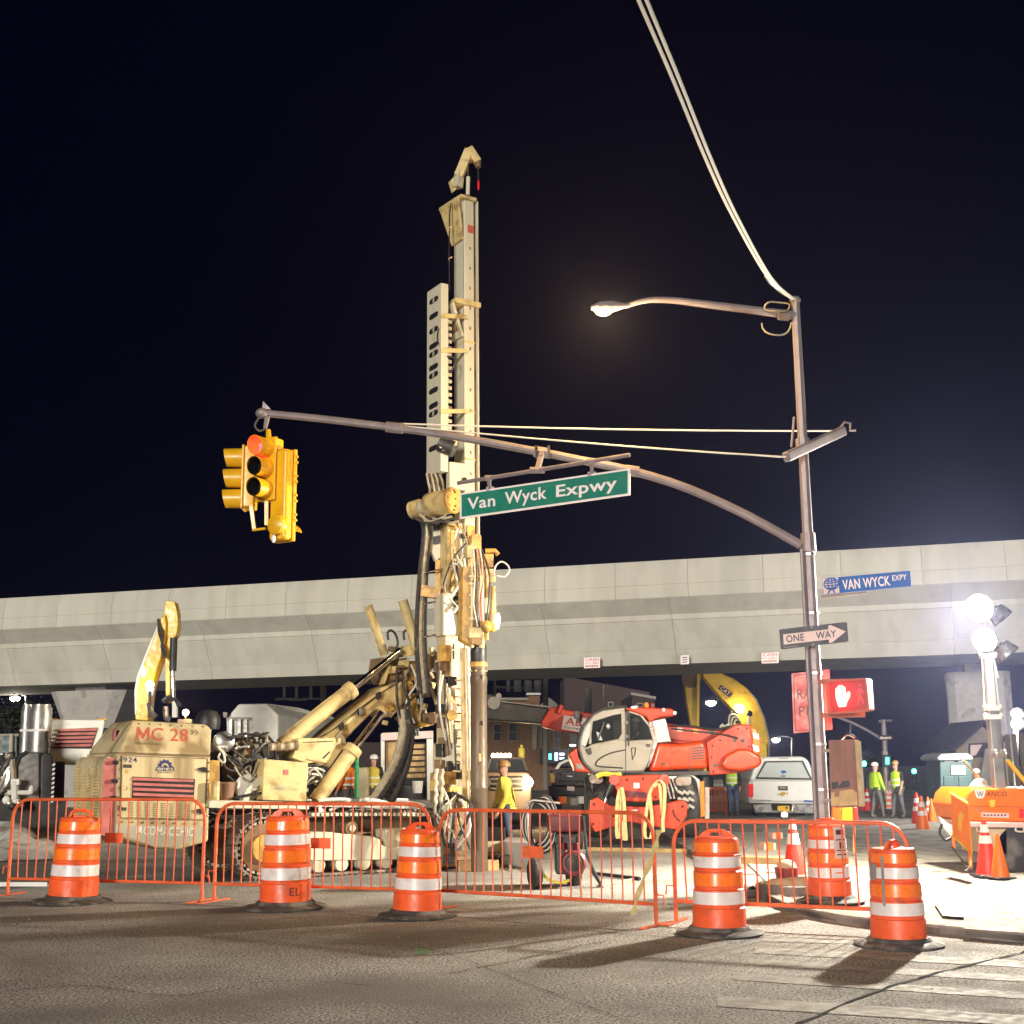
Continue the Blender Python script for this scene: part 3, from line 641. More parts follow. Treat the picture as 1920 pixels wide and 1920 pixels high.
MB().prism([W(1541, 1116, 15.83), W(1625, 1108, 15.5), W(1625, 1112, 15.5), W(1541, 1122, 15.83)], (0, .03, 0)).build('bracket', 'galvanised_brown', bs, smooth=0)
OW = [W(1461, 1180, 15.8), W(1588, 1166, 15.7), W(1591, 1203, 15.7), W(1464, 1218, 15.8)]
ow = MB(); mp = quadmap(OW); n_ = (OW[2] - OW[3]).cross(OW[0] - OW[3]).normalized()
ow = MB().prism([mp(a, b) for a, b in rrect(0, 0, 1, 1, .05)], -n_ * .012).build('one_way_sign', 'sign_black', smooth=0); tag(ow, 'black one way sign with pale arrow on the pole', 'sign')
flat('arrow', [(.05, .22), (.715, .22), (.715, .05), (.76, .05), (.97, .52), (.76, .93), (.72, .9), (.72, .73), (.05, .73)], 'sign_pink', ow, OW, .003)
text('lettering', 'ONE', 'sign_black', ow, sub(OW, .09, .3, .355, .66), .006); text('lettering', 'WAY', 'sign_black', ow, sub(OW, .53, .3, .83, .66), .006)
flat('small_print', [(.05, .07), (.25, .07), (.25, .1), (.05, .1)], 'letter_grey', ow, OW, .003)
for a, b in ((.48, .93), (.48, .06)): flat('bolt', oval(8, .008, .03, a, b), 'steel', ow, OW, .005)
RS = [W(1484, 1263, 16.3), W(1555, 1255, 16.2), W(1561, 1368, 16.2), W(1488, 1375, 16.3)]
rs = plate('warning_sign', RS, .012, 'sign_orange_red', None); tag(rs, 'orange red sign half hidden behind the pole, reading RA and PL', 'sign')
fr = rrect(.04, .025, .96, .975, .05); fi = rrect(.065, .04, .935, .96, .05)
mp = quadmap(RS); n_ = (RS[2] - RS[3]).cross(RS[0] - RS[3]).normalized() * .003
MB().add([mp(a, b) + n_ for a, b in fr + fi], [(i, (i + 1) % 20, 20 + (i + 1) % 20, 20 + i) for i in range(20)]).build('border', 'letter_brown', rs, smooth=0)
text('lettering', 'RA', 'letter_brown', rs, sub(RS, .13, .56, .5, .73), .005); text('lettering', 'PL', 'letter_brown', rs, sub(RS, .16, .27, .5, .44), .005)
# ================================================================ pedestrian signal
PS = [W(1549, 1276, 15.7), W(1627, 1271, 15.45), W(1632, 1333, 15.45), W(1555, 1340, 15.7)]
ps = thing('pedestrian_signal', 'pedestrian signal box on the pole showing a lit red hand', 'pedestrian signal', PS[3]); mp = quadmap(PS); n_ = (PS[2] - PS[3]).cross(PS[0] - PS[3]).normalized()
MB().prism([mp(a, b) - n_ * .02 for a, b in rrect(0, 0, 1, 1, .08)], -n_ * .2).build('housing', 'ped_housing', ps, smooth=20)
o_, i_ = rrect(0, 0, 1, 1, .08), rrect(.05, .06, .95, .94, .06)
b = MB(); N_ = len(o_); b.add([mp(*p) + n_ * .05 for p in o_ + i_] + [mp(*p) - n_ * .02 for p in o_ + i_], [(i, (i + 1) % N_, N_ + (i + 1) % N_, N_ + i) for i in range(N_)] + [(i, 2 * N_ + i, 2 * N_ + (i + 1) % N_, (i + 1) % N_) for i in range(N_)] + [(N_ + i, N_ + (i + 1) % N_, 3 * N_ + (i + 1) % N_, 3 * N_ + i) for i in range(N_)])
b.build('visor_frame', 'ped_housing', ps, smooth=30)
flat('lens', rrect(.05, .05, .95, .95, .06), 'hand_panel', ps, PS, -.012)
def fing(x, y0, y1, w): return [(x - w, y0), (x + w, y0), (x + w, y1 - .02), (x, y1), (x - w, y1 - .02)]
palm = [(.25, .2), (.42, .2), (.46, .34), (.53, .47), (.55, .6), (.51, .63), (.46, .55), (.445, .58), (.44, .76), (.415, .79), (.39, .76), (.385, .8), (.36, .84), (.335, .8), (.325, .81), (.3, .84), (.275, .8), (.265, .75), (.24, .77), (.215, .73), (.2, .45)]
flat('hand_symbol', palm, 'hand_lit', ps, PS, .0)
man = [(.70, .2), (.74, .2), (.77, .42), (.83, .22), (.87, .24), (.81, .5), (.81, .62), (.88, .52), (.9, .55), (.84, .7), (.76, .72), (.7, .6), (.67, .5), (.69, .48), (.74, .6), (.74, .5)]
flat('walking_symbol', man, 'man_unlit', ps, PS, -.006); flat('walking_symbol', oval(10, .03, .045, .8, .79), 'man_unlit', ps, PS, -.006)
for y in (.98, -.02):
    a = mp(.05, y) - n_ * .1; MB().bar(a + V((-.14, .05, 0)), a + V((.4, 0, 0)), .05, .06).build('mounting_arm', 'ped_housing', ps)
lamp('POINT', mp(.38, .5) + n_ * .09, 4.5, (1, .12, .06), .06, ps)
# ================================================================ plywood case on the pole
PW = [W(1554, 1388, 15.7), W(1602, 1386, 15.55), W(1610, 1512, 15.55), W(1558, 1514, 15.7)]
pw = thing('plywood_case', 'weathered brown plywood case strapped to the pole', 'plywood case', PW[3]); mp = quadmap(PW); n_ = (PW[2] - PW[3]).cross(PW[0] - PW[3]).normalized()
plate('plywood_sheet', PW, .022, 'plywood', pw)
plate('backing_sheet', [p - n_ * .16 + V((.02, 0, -.01)) for p in PW], .02, 'plywood', pw)
flat('dark_patch', [(.06, .27), (.72, .29), (.72, .39), (.06, .37)], 'signal_dark', pw, PW, .002)
flat('pale_patch', [(.02, .02), (.97, .02), (.97, .2), (.8, .26), (.02, .22)], 'timber', pw, PW, .0015)
for k in range(2):
    a, b = mp(1.03 + .07 * k, .99 - .02 * k) - n_ * (.04 + .05 * k), mp(1.02 + .08 * k, .0) - n_ * (.04 + .05 * k); MB().bar(a, b, .035, .05).build('edge_batten', ['timber', 'timber_grey'][k], pw)
MB().tube(smoothpts([mp(.45, 1.0) - n_ * .08, mp(.7, 1.08) - n_ * .08, mp(.97, 1.03) - n_ * .08], 4), .018, 7).build('conduit_bend', 'chrome', pw)
for y in (.85, .1): MB().bar(mp(-.35, y) - n_ * .08, mp(.1, y) - n_ * .08, .05, .04).build('support_bracket', 'galvanised_brown', pw)
# ================================================================ traffic light cluster
TL = thing('traffic_light', 'yellow three way traffic light cluster showing red, hanging from the signal arm', 'traffic light', W(500, 1012, 16.4))
def head(center, face, name, lit, H=.3, n=3, w=.31, back=False):
    """signal head; face = horizontal angle (deg) it looks to; center = middle of its door"""
    a = math.radians(face); f = V((math.cos(a), math.sin(a), 0)); s_ = V((-math.sin(a), math.cos(a), 0)); up = V((0, 0, 1)); c = V(center)
    M3 = Matrix((f, s_, up)).transposed()
    hd = bpy.data.objects.new(name, None); C.objects.link(hd); hd.parent = TL
    hd2 = TL
    bpy.data.objects.remove(hd)
    body = MB().box(c - f * .09, .16, w, H * n, M=M3).build(name, 'signal_yellow', TL, bevel=.025)
    MB().box(c, .04, w + .02, H * n + .02, M=M3).build('door', 'signal_yellow', body, bevel=.012)
    for i in range(n):
        lc = c + up * H * ((n - 1) / 2 - i) + f * .022
        x, y, d = s_, up, f; R0 = .125; k = 22; ln = .27
        vs = []
        for j, (dd, rr) in enumerate(((0, R0 + .012), (ln, R0 + .006), (ln, R0), (0, R0))):
            for q in range(k + 1):
                t = math.radians(-82 + 344 * q / k)
                dx = dd if j in (0, 3) else dd * (.9 + .1 * math.sin(t))
                vs.append(lc + d * dx + (x * math.cos(t) + y * math.sin(t)) * rr)
        MB().add(vs, [(j * (k + 1) + q, j * (k + 1) + q + 1, ((j + 1) % 4) * (k + 1) + q + 1, ((j + 1) % 4) * (k + 1) + q) for j in range(4) for q in range(k)]).build('visor', 'signal_yellow', body)
        if not (lit and i == 0): MB().lathe([(R0 - .003, .01), (R0 - .003, ln * .86)], lc, d, 24, caps=False).build('visor_lining', 'signal_dark', body)
        MB().lathe([(R0 - .002, 0), (R0 * .8, .025), (.01, .04)], lc + d * .004, d, 20, caps=False).build('lens', 'lens_red' if (lit and i == 0) else 'signal_dark', body)
    return c, f, s_
cA = W(500, 880, 16.42); head(cA, -118, 'signal_head', True, H=.292)
lamp('POINT', cA + V((-.05, -.12, .29)), 1.2, (1, .05, .05), .04, TL)
cB = W(458, 897, 16.65); head(cB, 183, 'signal_head', False, H=.292)
cC = W(519, 922, 16.35)
a = math.radians(58); f = V((math.cos(a), math.sin(a), 0)); s_ = V((-math.sin(a), math.cos(a), 0)); M3 = Matrix((f, s_, V((0, 0, 1)))).transposed()
zc0 = W(519, 842, 16.35).z; zc1 = W(520, 1012, 16.35).z; cz = (zc0 + zc1) / 2; cc = V((W(526, 925, 16.35).x, 16.42, cz))
bk = MB().box(cc, .16, .3, zc0 - zc1, M=M3).build('signal_head', 'signal_yellow', TL, bevel=.05, seg=3)
MB().box(cc + f * .1, .05, .33, zc0 - zc1 + .02, M=M3).build('door', 'signal_yellow', bk, bevel=.012)
MB().lathe([(.14, -.02), (.15, .05), (.13, .1), (.07, .135), (.01, .14)], V((cc.x + .02, cc.y, zc1 + .2)) - f * .05, -f, 18).build('lens_backshell', 'signal_yellow', bk)
for k in range(4):
    z = zc0 - .1 - k * .27
    for dz in (0, .08): MB().box(V((cc.x, cc.y, z - dz)) + f * .1 - s_ * .175, .03, .03, .03, M=M3).build('hinge', 'signal_yellow', bk)
for k in range(2): MB().lathe([(.12, 0), (.125, .12), (.1, .2)], V((cc.x, cc.y, zc1 + .14)) + f * .12 - s_ * 0, f, 14, .6).build('visor', 'signal_yellow', bk)
z = W(470, 992, 16.5).z
MB().bar(W(471, 948, 16.5), W(477, 992, 16.5), .05, .05).build('cluster_bracket', 'signal_yellow', TL); MB().bar(W(474, 994, 16.5), W(498, 991, 16.4), .03, .03).build('cluster_bracket', 'signal_yellow', TL)
MB().bar(W(500, 940, 16.4), W(500, 985, 16.4), .05, .05).build('cluster_bracket', 'signal_yellow', TL)
MB().cyl(W(504, 828, 16.45), W(503, 806, 16.47), .045, .03, n=10).build('top_coupling', 'signal_yellow', TL)
MB().bar(W(470, 832, 16.5), W(530, 842, 16.4), .1, .05).build('top_casting', 'signal_yellow', TL, bevel=.01)
MB().ball(W(513, 1010, 16.3), .03, .03, .06).build('bottom_plug', 'sign_white', TL)
# ================================================================ crawler drill rig
RA = 32
RP = PL(G(480, 1652), RA); U, NN = RP.u, RP.n; UP = V((0, 0, 1))
RIG = thing('drill_rig', 'cream crawler drill rig with tall mast, boom and engine housing marked MC 28', 'drill rig', RP.pt(640, 1645).xy.to_3d())
def pr(name, poly, o0, o1, m, par=RIG, bevel=0, smooth=30):
    return MB().prism(RP.pts(poly, o0), NN * (o1 - o0)).build(name, m, par, bevel=bevel, smooth=smooth)
def hit(px, py, p, n):
    r = ray(px, py); return O + r * ((V(p) - O).dot(n) / r.dot(n))
def q4(l, off): return [RP.pt(x, y, off) for x, y in l]
# ---- crawler tracks: every shoe its own piece
c0 = RP.pt(496, 1592); c1 = RP.pt(822, 1583); zc, rr = .45, .415
Lc = (c1 - c0).dot(U)
shoe_mb = MB(); shoe_mb.box((0, 0, 0), .165, .52, .03); shoe_mb.box((.03, 0, .032), .02, .52, .04); shoe_mb.box((-.05, 0, .026), .014, .52, .026)
sm = bpy.data.meshes.new('track_shoe'); sm.from_pydata([tuple(v) for v in shoe_mb.v], [], shoe_mb.f); sm.materials.append(MATS['steel_shoe'] if 'steel_shoe' in MATS else mat('steel_shoe', (.17, .135, .11), .55, .5, var=.35, scale=9, grime=(.33, .3, .25), gamt=.55, gscale=6))
def track(o0):
    base = V((c0.x, c0.y, 0)) + NN * (o0 + .26); per = 2 * Lc + 2 * math.pi * rr; n = round(per / .175)
    for i in range(n):
        s = per * i / n
        if s < Lc: pos, ang = (s, zc + rr), 0
        elif s < Lc + math.pi * rr: t = (s - Lc) / rr; pos, ang = (Lc + rr * math.sin(t), zc + rr * math.cos(t)), t
        elif s < 2 * Lc + math.pi * rr: pos, ang = (Lc - (s - Lc - math.pi * rr), zc - rr), math.pi
        else: t = (s - 2 * Lc - math.pi * rr) / rr; pos, ang = (-rr * math.sin(t), zc - rr * math.cos(t)), math.pi + t
        o = bpy.data.objects.new('track_shoe', sm); C.objects.link(o); o.parent = RIG
        o.matrix_local = Matrix.Translation(base + U * pos[0] + UP * pos[1] - RIG.location) @ (Matrix((U, NN, UP)).transposed() @ Matrix.Rotation(ang, 3, 'Y')).to_4x4()
    for k, cc in enumerate((c0, c1)):
        p = V((cc.x, cc.y, zc)) + NN * o0
        w = MB().lathe([(.1, -.02), (.1, .0), (.28, .01), (.33, .03), (.345, .1), (.345, .4), (.1, .42)], p, NN, 28).build('track_wheel', 'rig_brown' if k == 0 else 'steel_dark', RIG)
        if k == 0:
            MB().lathe([(.2, -.06), (.2, 0), (.02, .0)], p, NN, 18).build('hub_cap', 'rig_amber', w)
            for j in range(26):
                t = 6.28318 * j / 26; MB().box(p + NN * .08 + (U * math.cos(t) + UP * math.sin(t)) * .355, .04, .06, .04).build('sprocket_tooth', 'rig_pale', w)
        else:
            for j in range(8):
                t = 6.28318 * j / 8; MB().cyl(p + (U * math.cos(t) + UP * math.sin(t)) * .24 - NN * .015, p + (U * math.cos(t) + UP * math.sin(t)) * .24, .018, n=6).build('hub_bolt', 'rig_pale', w)
    for j in range(6):
        p = V((c0.x, c0.y, .16)) + U * (.5 + (Lc - 1.0) * j / 5) + NN * (o0 + .05); MB().cyl(p, p + NN * .4, .1, n=14).build('bottom_roller', 'rig_pale', RIG)
track(0); track(1.75)
pr('track_frame', [(560, 1563), (580, 1560), (622, 1560), (640, 1563), (700, 1568), (712, 1574), (718, 1586), (745, 1590), (745, 1612), (580, 1614), (552, 1606)], .03, .4, 'rig_pale', bevel=.015)
pr('idler_frame', [(722, 1556), (806, 1548), (818, 1560), (818, 1604), (800, 1612), (745, 1612), (724, 1588)], .05, .4, 'rig_pale', bevel=.015)
p = RP.pt(660, 1553, .1); MB().cyl(p, p + NN * .3, .1, n=14).build('carrier_roller', 'rig_brown', RIG); MB().cyl(p - NN * .03, p, .05, n=10).build('carrier_cap', 'rig_pale', RIG)
MB().box(RP.pt(660, 1560, 1.15), 2.4, 1.2, .4, math.radians(RA)).build('undercarriage', 'rig_brown', RIG)
for x in range(585, 800, 9):   # walkway grating on the track cover
    pr('grating_bar', [(x, 1524), (x + 5, 1524), (x + 5, 1530), (x, 1530)], -.02, .1, 'rig_pale')
pr('track_cover', [(580, 1506), (800, 1512), (800, 1517), (580, 1512)], .1, .7, 'concrete_grey')
# ---- engine housing
HS = pr('engine_housing', [(220, 1411), (395, 1417), (391, 1578), (336, 1593), (288, 1592), (215, 1567)], 0, 1.75, 'rig_cream', bevel=.03)
A_, B_ = RP.pt(221, 1411, 0), RP.pt(396, 1417, 0); E_ = RP.pt(247, 1350, .36); fn_ = (B_ - A_).cross(E_ - A_).normalized(); C_, D_ = hit(398, 1368, A_, fn_), hit(388, 1358, A_, fn_)
def back(p, o): return p + NN * o
ring0 = [A_, B_, back(B_, 1.75), back(A_, 1.75)]
cow = MB(); vs = [A_, B_, C_, D_, E_, back(A_, 1.75), back(B_, 1.75), back(C_, 1.2), back(D_, 1.1), back(E_, 1.1)]
cow.add(vs, [(0, 1, 2, 3, 4), (9, 8, 7, 6, 5), (0, 4, 9, 5), (4, 3, 8, 9), (3, 2, 7, 8), (2, 1, 6, 7), (1, 0, 5, 6)])
COW = cow.build('engine_cowl', 'rig_cream', RIG, bevel=.04)
cn = (B_ - A_).cross(E_ - A_).normalized()
if cn.dot(O - A_) < 0: cn = -cn
cp = A_ + cn * .004
def cq(l): return [hit(x, y, cp, cn) for x, y in l]
text('lettering', 'C 28', 'letter_red', COW, cq([(285, 1364.2), (353, 1367), (352, 1391), (284, 1388.2)]), .003)
flat('lettering', [(0, 0), (0, 1), (.17, 1), (.5, .4), (.83, 1), (1, 1), (1, 0), (.83, 0), (.83, .62), (.5, .06), (.17, .62), (.17, 0)], 'letter_red', COW, cq([(257, 1363), (281, 1364), (280, 1388), (256, 1387)]), .003)
text('lettering', 'Heavy Duty', 'letter_olive', COW, cq([(254, 1390), (299, 1392), (299, 1399), (254, 1397)]), .003)
text('lettering', '>>', 'letter_olive', COW, cq([(358, 1368), (372, 1369), (372, 1379), (358, 1378)]), .003)
pr('seam', [(221, 1411), (395, 1417), (395, 1420), (221, 1414)], -.012, 0, 'rig_brown', HS)
DOOR = pr('service_door', [(230, 1418), (387, 1424), (384, 1536), (227, 1533)], -.018, 0, 'rig_cream', HS, bevel=.006)
for poly in ([(227, 1416), (389, 1422), (389, 1423.4), (227, 1417.4)], [(226, 1417), (228.5, 1417), (226, 1535), (223.6, 1535)], [(388, 1423), (390, 1423), (386.5, 1538), (384.6, 1538)], [(225, 1534.5), (386, 1537.5), (386, 1539), (225, 1536)]):
    pr('door_gap', poly, -.004, .002, 'letter_olive', HS)
pr('louvre_opening', [(249, 1456), (366, 1461), (363, 1498), (247, 1496)], -.024, -.01, 'black', DOOR)
for k in range(4):
    y = 1457.5 + k * 9.6; pr('louvre_slat', [(250, y), (362, y + 4.6), (364, y + 7), (361, y + 9), (249, y + 5.5)], -.04, -.02, 'louvre_red', DOOR)
for r_i in range(8):
    for c_i in range(8):
        x = 242 + c_i * 15.2; y = 1504 + r_i * 3.9 + c_i * .45
        pr('vent_louvre', [(x, y), (x + 8, y + .3), (x + 8, y + 1.8), (x, y + 1.5)], -.03, -.016, 'letter_olive', DOOR)
text('lettering', '924', 'letter_navy', DOOR, q4([(231, 1419), (257, 1420), (257, 1430), (231, 1429)], -.02), .003)
pr('badge', [(231, 1433), (247, 1433.5), (247, 1440), (231, 1439.5)], -.024, -.016, 'letter_dark', DOOR); pr('badge', [(236, 1443), (241, 1443), (241, 1450), (236, 1450)], -.024, -.016, 'rig_amber', DOOR)
# gear emblem with its name band
EQ = q4([(292, 1421), (327, 1422), (327, 1452), (292, 1451)], -.02)
gear = []
for i in range(24):
    t = math.pi * i / 23; ro = (.42, .42, .36, .36)[i % 4]; gear.append((.5 + ro * math.cos(t), .42 + ro * 1.25 * math.sin(t)))
flat('gear_emblem', gear, 'letter_navy', DOOR, EQ, .003); flat('gear_emblem', [(.5 + .2 * math.cos(math.pi * i / 10), .42 + .27 * math.sin(math.pi * i / 10)) for i in range(11)], 'rig_cream_clean', DOOR, EQ, .005)
flat('gear_emblem', [(.5 + .12 * math.cos(math.pi * i / 10), .42 + .16 * math.sin(math.pi * i / 10)) for i in range(11)], 'letter_navy', DOOR, EQ, .007)
flat('name_band', [(.0, .2), (1, .2), (.96, .45), (.04, .45)], 'letter_dark', DOOR, EQ, .006); text('lettering', 'HEAVY METAL', 'letter_white', DOOR, sub(EQ, .06, .23, .94, .4), .009); text('lettering', 'RENTALS', 'letter_dark', DOOR, sub(EQ, .12, .06, .88, .16), .003)
for x, y in ((372, 1443), (366, 1521)): pr('latch', [(x, y - 3), (x + 10, y - 5), (x + 17, y - 3), (x + 17, y + 5), (x + 10, y + 5), (x, y)], -.05, -.015, 'black', DOOR)
pr('lock_plate', [(223, 1513), (237, 1514), (237, 1520), (223, 1519)], -.03, -.01, 'letter_dark', DOOR)
MB().cyl(RP.pt(232, 1477, -.02), RP.pt(232, 1477, -.05), .03, n=12).build('filler_cap', 'rig_cream_clean', DOOR)
pr('name_panel', [(217, 1546), (389, 1551), (388, 1566), (335, 1588), (290, 1588), (217, 1562)], -.008, .0, 'band_grey', HS)
text('lettering', 'COMACCHIO', 'letter_white', HS, q4([(270, 1549), (366, 1552), (364, 1568), (268, 1565)], -.009), .003)
pr('logo_mark', [(256, 1550), (266, 1550), (266, 1563), (261, 1560), (256, 1563)], -.014, -.006, 'letter_white', HS)
# end of the housing: radiator guard with bulging mesh
RG = pr('radiator_guard', [(219, 1420), (202, 1418), (195, 1424), (191, 1436), (188, 1566), (217, 1571)], .06, 1.65, 'rig_cream', bevel=.015)
pr('guard_cap', [(217, 1422), (203, 1420.5), (197, 1427), (193.5, 1438), (190.5, 1564), (215, 1569)], .035, .06, 'louvre_red', RG)
q0 = RP.pt(191, 1440, .1); wv = (RP.pt(188, 1560, .1) - q0); b = MB()
for r_i in range(20):
    for c_i in range(13):
        p = q0 + wv * (r_i + .4) / 20 + NN * (.1 + c_i * .112) - U * .012; b.box(p, .03, .05, .028, math.radians(RA))
b.build('mesh_bumps', 'rig_cream_clean', RG)['kind'] = 'stuff'
for x, y in ((216, 1426), (214, 1461), (212, 1492)): pr('hinge', [(x - 3, y), (x + 4, y), (x + 4, y + 7), (x - 3, y + 7)], -.02, .06, 'black', RG)
p = RP.pt(240, 1372, .4)
MB().box((A_ + E_) / 2 + NN * .5 - U * .02, .03, .16, .22, math.radians(RA)).build('slot_louvre', 'louvre_red', COW, bevel=.02)
CP = PL(W(140, 1400, 19.2).xy, 18)
cb = MB().prism(CP.pts([(88, 1353), (104, 1349), (196, 1350), (180, 1434), (100, 1434), (86, 1404)]), CP.n * .9).build('cooler_cowl', 'white_paint', RIG, bevel=.02)
MB().prism(CP.pts([(112, 1367), (184, 1364), (172, 1404), (100, 1403)], -.01), CP.n * .02).build('cooler_opening', 'black', cb)
for k in range(5):
    y = 1367 + k * 7.4; x = 111 - k * 2.6; MB().prism(CP.pts([(x, y), (x + 72, y - 2), (x + 70, y + 3), (x - 1, y + 4)], -.04), CP.n * .03).build('louvre_slat', 'louvre_red', cb)
MB().prism(CP.pts([(88, 1346), (150, 1352), (200, 1346), (200, 1350), (150, 1357), (88, 1354)], .1), CP.n * .3).build('cowl_lid', 'rig_amber', cb)
# ---- deck gear between housing and boom
p = RP.pt(390, 1345, .9); MB().lathe([(.17, -.18), (.185, -.1), (.18, .0), (.13, .09), (.01, .12)], p, n=20).build('air_intake', 'black', RIG)
p = RP.pt(390, 1370, .9); MB().cyl(p, p + UP * .1, .06, n=10).build('intake_stem', 'rig_pale', RIG)
p = RP.pt(420, 1391, .3); MB().lathe([(.02, -.05), (.1, -.03), (.15, .0), (.155, .09)], p, (U * .25 + NN).normalized(), 22).build('work_light', 'silver', RIG); MB().bar(p + V((0, .05, -.15)), p + V((-.02, .05, -.34)), .04, .04).build('light_stem', 'white_paint', RIG)
TK = pr('oil_tank', [(495, 1423), (578, 1430), (574, 1503), (492, 1500)], .0, 1.0, 'rig_cream_clean', bevel=.012)
text('lettering', 'COMACCHIO', 'band_grey', TK, q4([(508, 1474), (558, 1476), (558, 1483), (508, 1481)], -.002), .003); pr('logo_mark', [(531, 1443), (541, 1443), (541, 1453), (531, 1453)], -.005, .0, 'louvre_red', TK)
pr('valve_bank', [(398, 1408), (500, 1404), (498, 1500), (394, 1500)], .9, 1.6, 'steel_dark', bevel=.02)
pr('tool_box', [(393, 1425), (412, 1426), (412, 1500), (390, 1500)], .1, .5, 'rig_amber', bevel=.01); pr('deck_plate', [(392, 1500), (580, 1504), (580, 1518), (392, 1515)], -.02, 1.7, 'rig_pale', bevel=.01)
MB().lathe([(.0, -.02), (.19, -.01), (.2, .05), (.1, .08)], RP.pt(466, 1477, .25), (NN - U * .2).normalized(), 22).build('hose_reel', 'rag_white', RIG)
pr('reel_bracket', [(456, 1500), (462, 1480), (492, 1452), (502, 1457), (496, 1464), (470, 1486), (466, 1504)], .1, .16, 'rig_pale')
MB().tube(smoothpts([RP.pt(x, y, .05) for x, y in ((440, 1496), (470, 1490), (500, 1486), (508, 1488))], 3), .02, 7).build('control_lever', 'black', RIG)
MB().tube(smoothpts([RP.pt(x, y, .05) for x, y in ((500, 1461), (519, 1460), (526, 1464), (515, 1476), (500, 1486), (497, 1476), (506, 1470), (515, 1474))], 3), .012, 6).build('control_cable', 'black', RIG)
MB().lathe([(.11, 0), (.14, .25), (.13, .25), (.1, .02)], RP.pt(422, 1500, .2), n=18).build('grease_bucket', 'bucket_brown', RIG)
p = RP.pt(455, 1420, .6); MB().lathe([(.05, -.3), (.15, -.26), (.17, -.1), (.17, .15), (.12, .26), (.03, .3)], p, n=16).build('accumulator', 'rig_brown', RIG)
pr('pump_block', [(430, 1430), (470, 1425), (474, 1470), (432, 1480)], .5, .9, 'rig_brown', bevel=.03)
pr('pump_cover', [(474, 1412), (496, 1410), (494, 1440), (474, 1445)], .35, .6, 'steel_dark', bevel=.02)
MB().cyl(RP.pt(478, 1403, .4), RP.pt(556, 1398, .4), .06, n=12).build('manifold', 'rig_pale', RIG)
for k in range(5):
    p = RP.pt(484 + 17 * k, 1402 - 1 * k, .38); MB().cyl(p, p + U * .045, .075, n=10).build('manifold_ring', 'rig_brown', RIG)
MB().cyl(RP.pt(403, 1500, -.1), RP.pt(405, 1465, -.1), .06, n=10).build('leg_tube', 'rig_cream_clean', RIG)
random.seed(5)
def hoses(n, region, off, rad, m, spread=60):
    x0, y0, x1, y1 = region
    for _ in range(n):
        a = (random.uniform(x0, x1), random.uniform(y0, y1)); pts = [RP.pt(*a, off)]
        for _ in range(4):
            a = (min(x1, max(x0, a[0] + random.uniform(-spread, spread))), min(y1, max(y0, a[1] + random.uniform(-spread, spread)))); pts.append(RP.pt(*a, off + random.uniform(-.15, .15)))
        MB().tube(smoothpts(pts, 4), rad, 6).build('hydraulic_hose', m, RIG)
hoses(9, (408, 1375, 500, 1480), .3, .02, 'hose', 36); hoses(5, (408, 1380, 500, 1470), .25, .014, 'hose_pale', 34); hoses(4, (410, 1400, 495, 1480), .22, .016, 'wire', 30); hoses(7, (420, 1375, 520, 1440), .55, .022, 'hose', 34); hoses(4, (440, 1380, 500, 1430), .45, .02, 'hose_pale', 30)
hoses(5, (575, 1440, 620, 1500), .5, .016, 'wire', 26); hoses(4, (575, 1435, 615, 1500), .6, .018, 'hose', 26); hoses(5, (600, 1500, 800, 1525), .2, .025, 'wire', 60)
# ---- boom and cylinders
BM = pr('boom_foot', [(548, 1421), (560, 1384), (628, 1383), (640, 1370), (646, 1385), (652, 1396), (640, 1408), (618, 1440), (604, 1436), (590, 1430), (576, 1432), (566, 1428)], .55, 1.35, 'rig_cream_clean', bevel=.015)
pr('boom_foot_edge', [(630, 1380), (638, 1370), (648, 1386), (648, 1396), (641, 1398), (642, 1384), (636, 1382), (633, 1392)], .53, .57, 'letter_olive', BM)
pr('slot', [(604, 1421), (618, 1408), (619, 1411), (607, 1423)], .545, .56, 'black', BM)
BA = pr('boom_arm', [(602, 1386), (620, 1368), (640, 1352), (716, 1290), (744, 1279), (770, 1277), (778, 1288), (760, 1315), (736, 1345), (722, 1342), (706, 1330), (690, 1342), (650, 1385), (615, 1438), (600, 1420)], .72, 1.22, 'rig_cream_clean', bevel=.02)
pr('arm_cheek', [(690, 1330), (716, 1310), (752, 1284), (768, 1290), (758, 1316), (734, 1346), (722, 1342), (712, 1330)], .68, .73, 'rig_cream_clean', BA, bevel=.01)
for x, y, r0 in ((726, 1326, .075), (761, 1287, .085), (812, 1345, .085)):
    p = RP.pt(x, y, .72); k_ = MB().cyl(p - NN * .1, p + NN * .6, r0, n=16).build('pivot_pin', 'rig_amber', RIG)
    for j in range(2): MB().cyl(p - NN * .12 + U * (.03 - .06 * j) + UP * (.02 - .04 * j), p - NN * .1 + U * (.03 - .06 * j) + UP * (.02 - .04 * j), .016, n=8).build('pin_bolt', 'letter_olive', k_)
def ram(a, b, c, o, rb_, rr_, m='rig_cream_clean', oo=None):
    oo = o if oo is None else oo
    P, Q, R_ = RP.pt(*a, o), RP.pt(*b, o), RP.pt(*c, oo)
    o1 = MB().cyl(P, Q, rb_, n=20).build('hydraulic_ram', m, RIG)
    d = (Q - P).normalized(); MB().cyl(Q - d * .09, Q + d * .03, rb_ * 1.22, n=20).build('gland', m, o1); MB().cyl(Q, R_, rr_, n=14).build('piston_rod', 'chrome', o1)
    MB().tube([P + d * .1 + UP * rb_ * 1.2, P.lerp(Q, .5) + UP * rb_ * 1.25, Q - d * .1 + UP * rb_ * 1.2], .016, 6).build('ram_pipe', m, o1)
ram((528, 1397), (659, 1293), (751, 1219), .75, .115, .055); ram((592, 1502), (663, 1405), (716, 1336), .45, .115, .06)
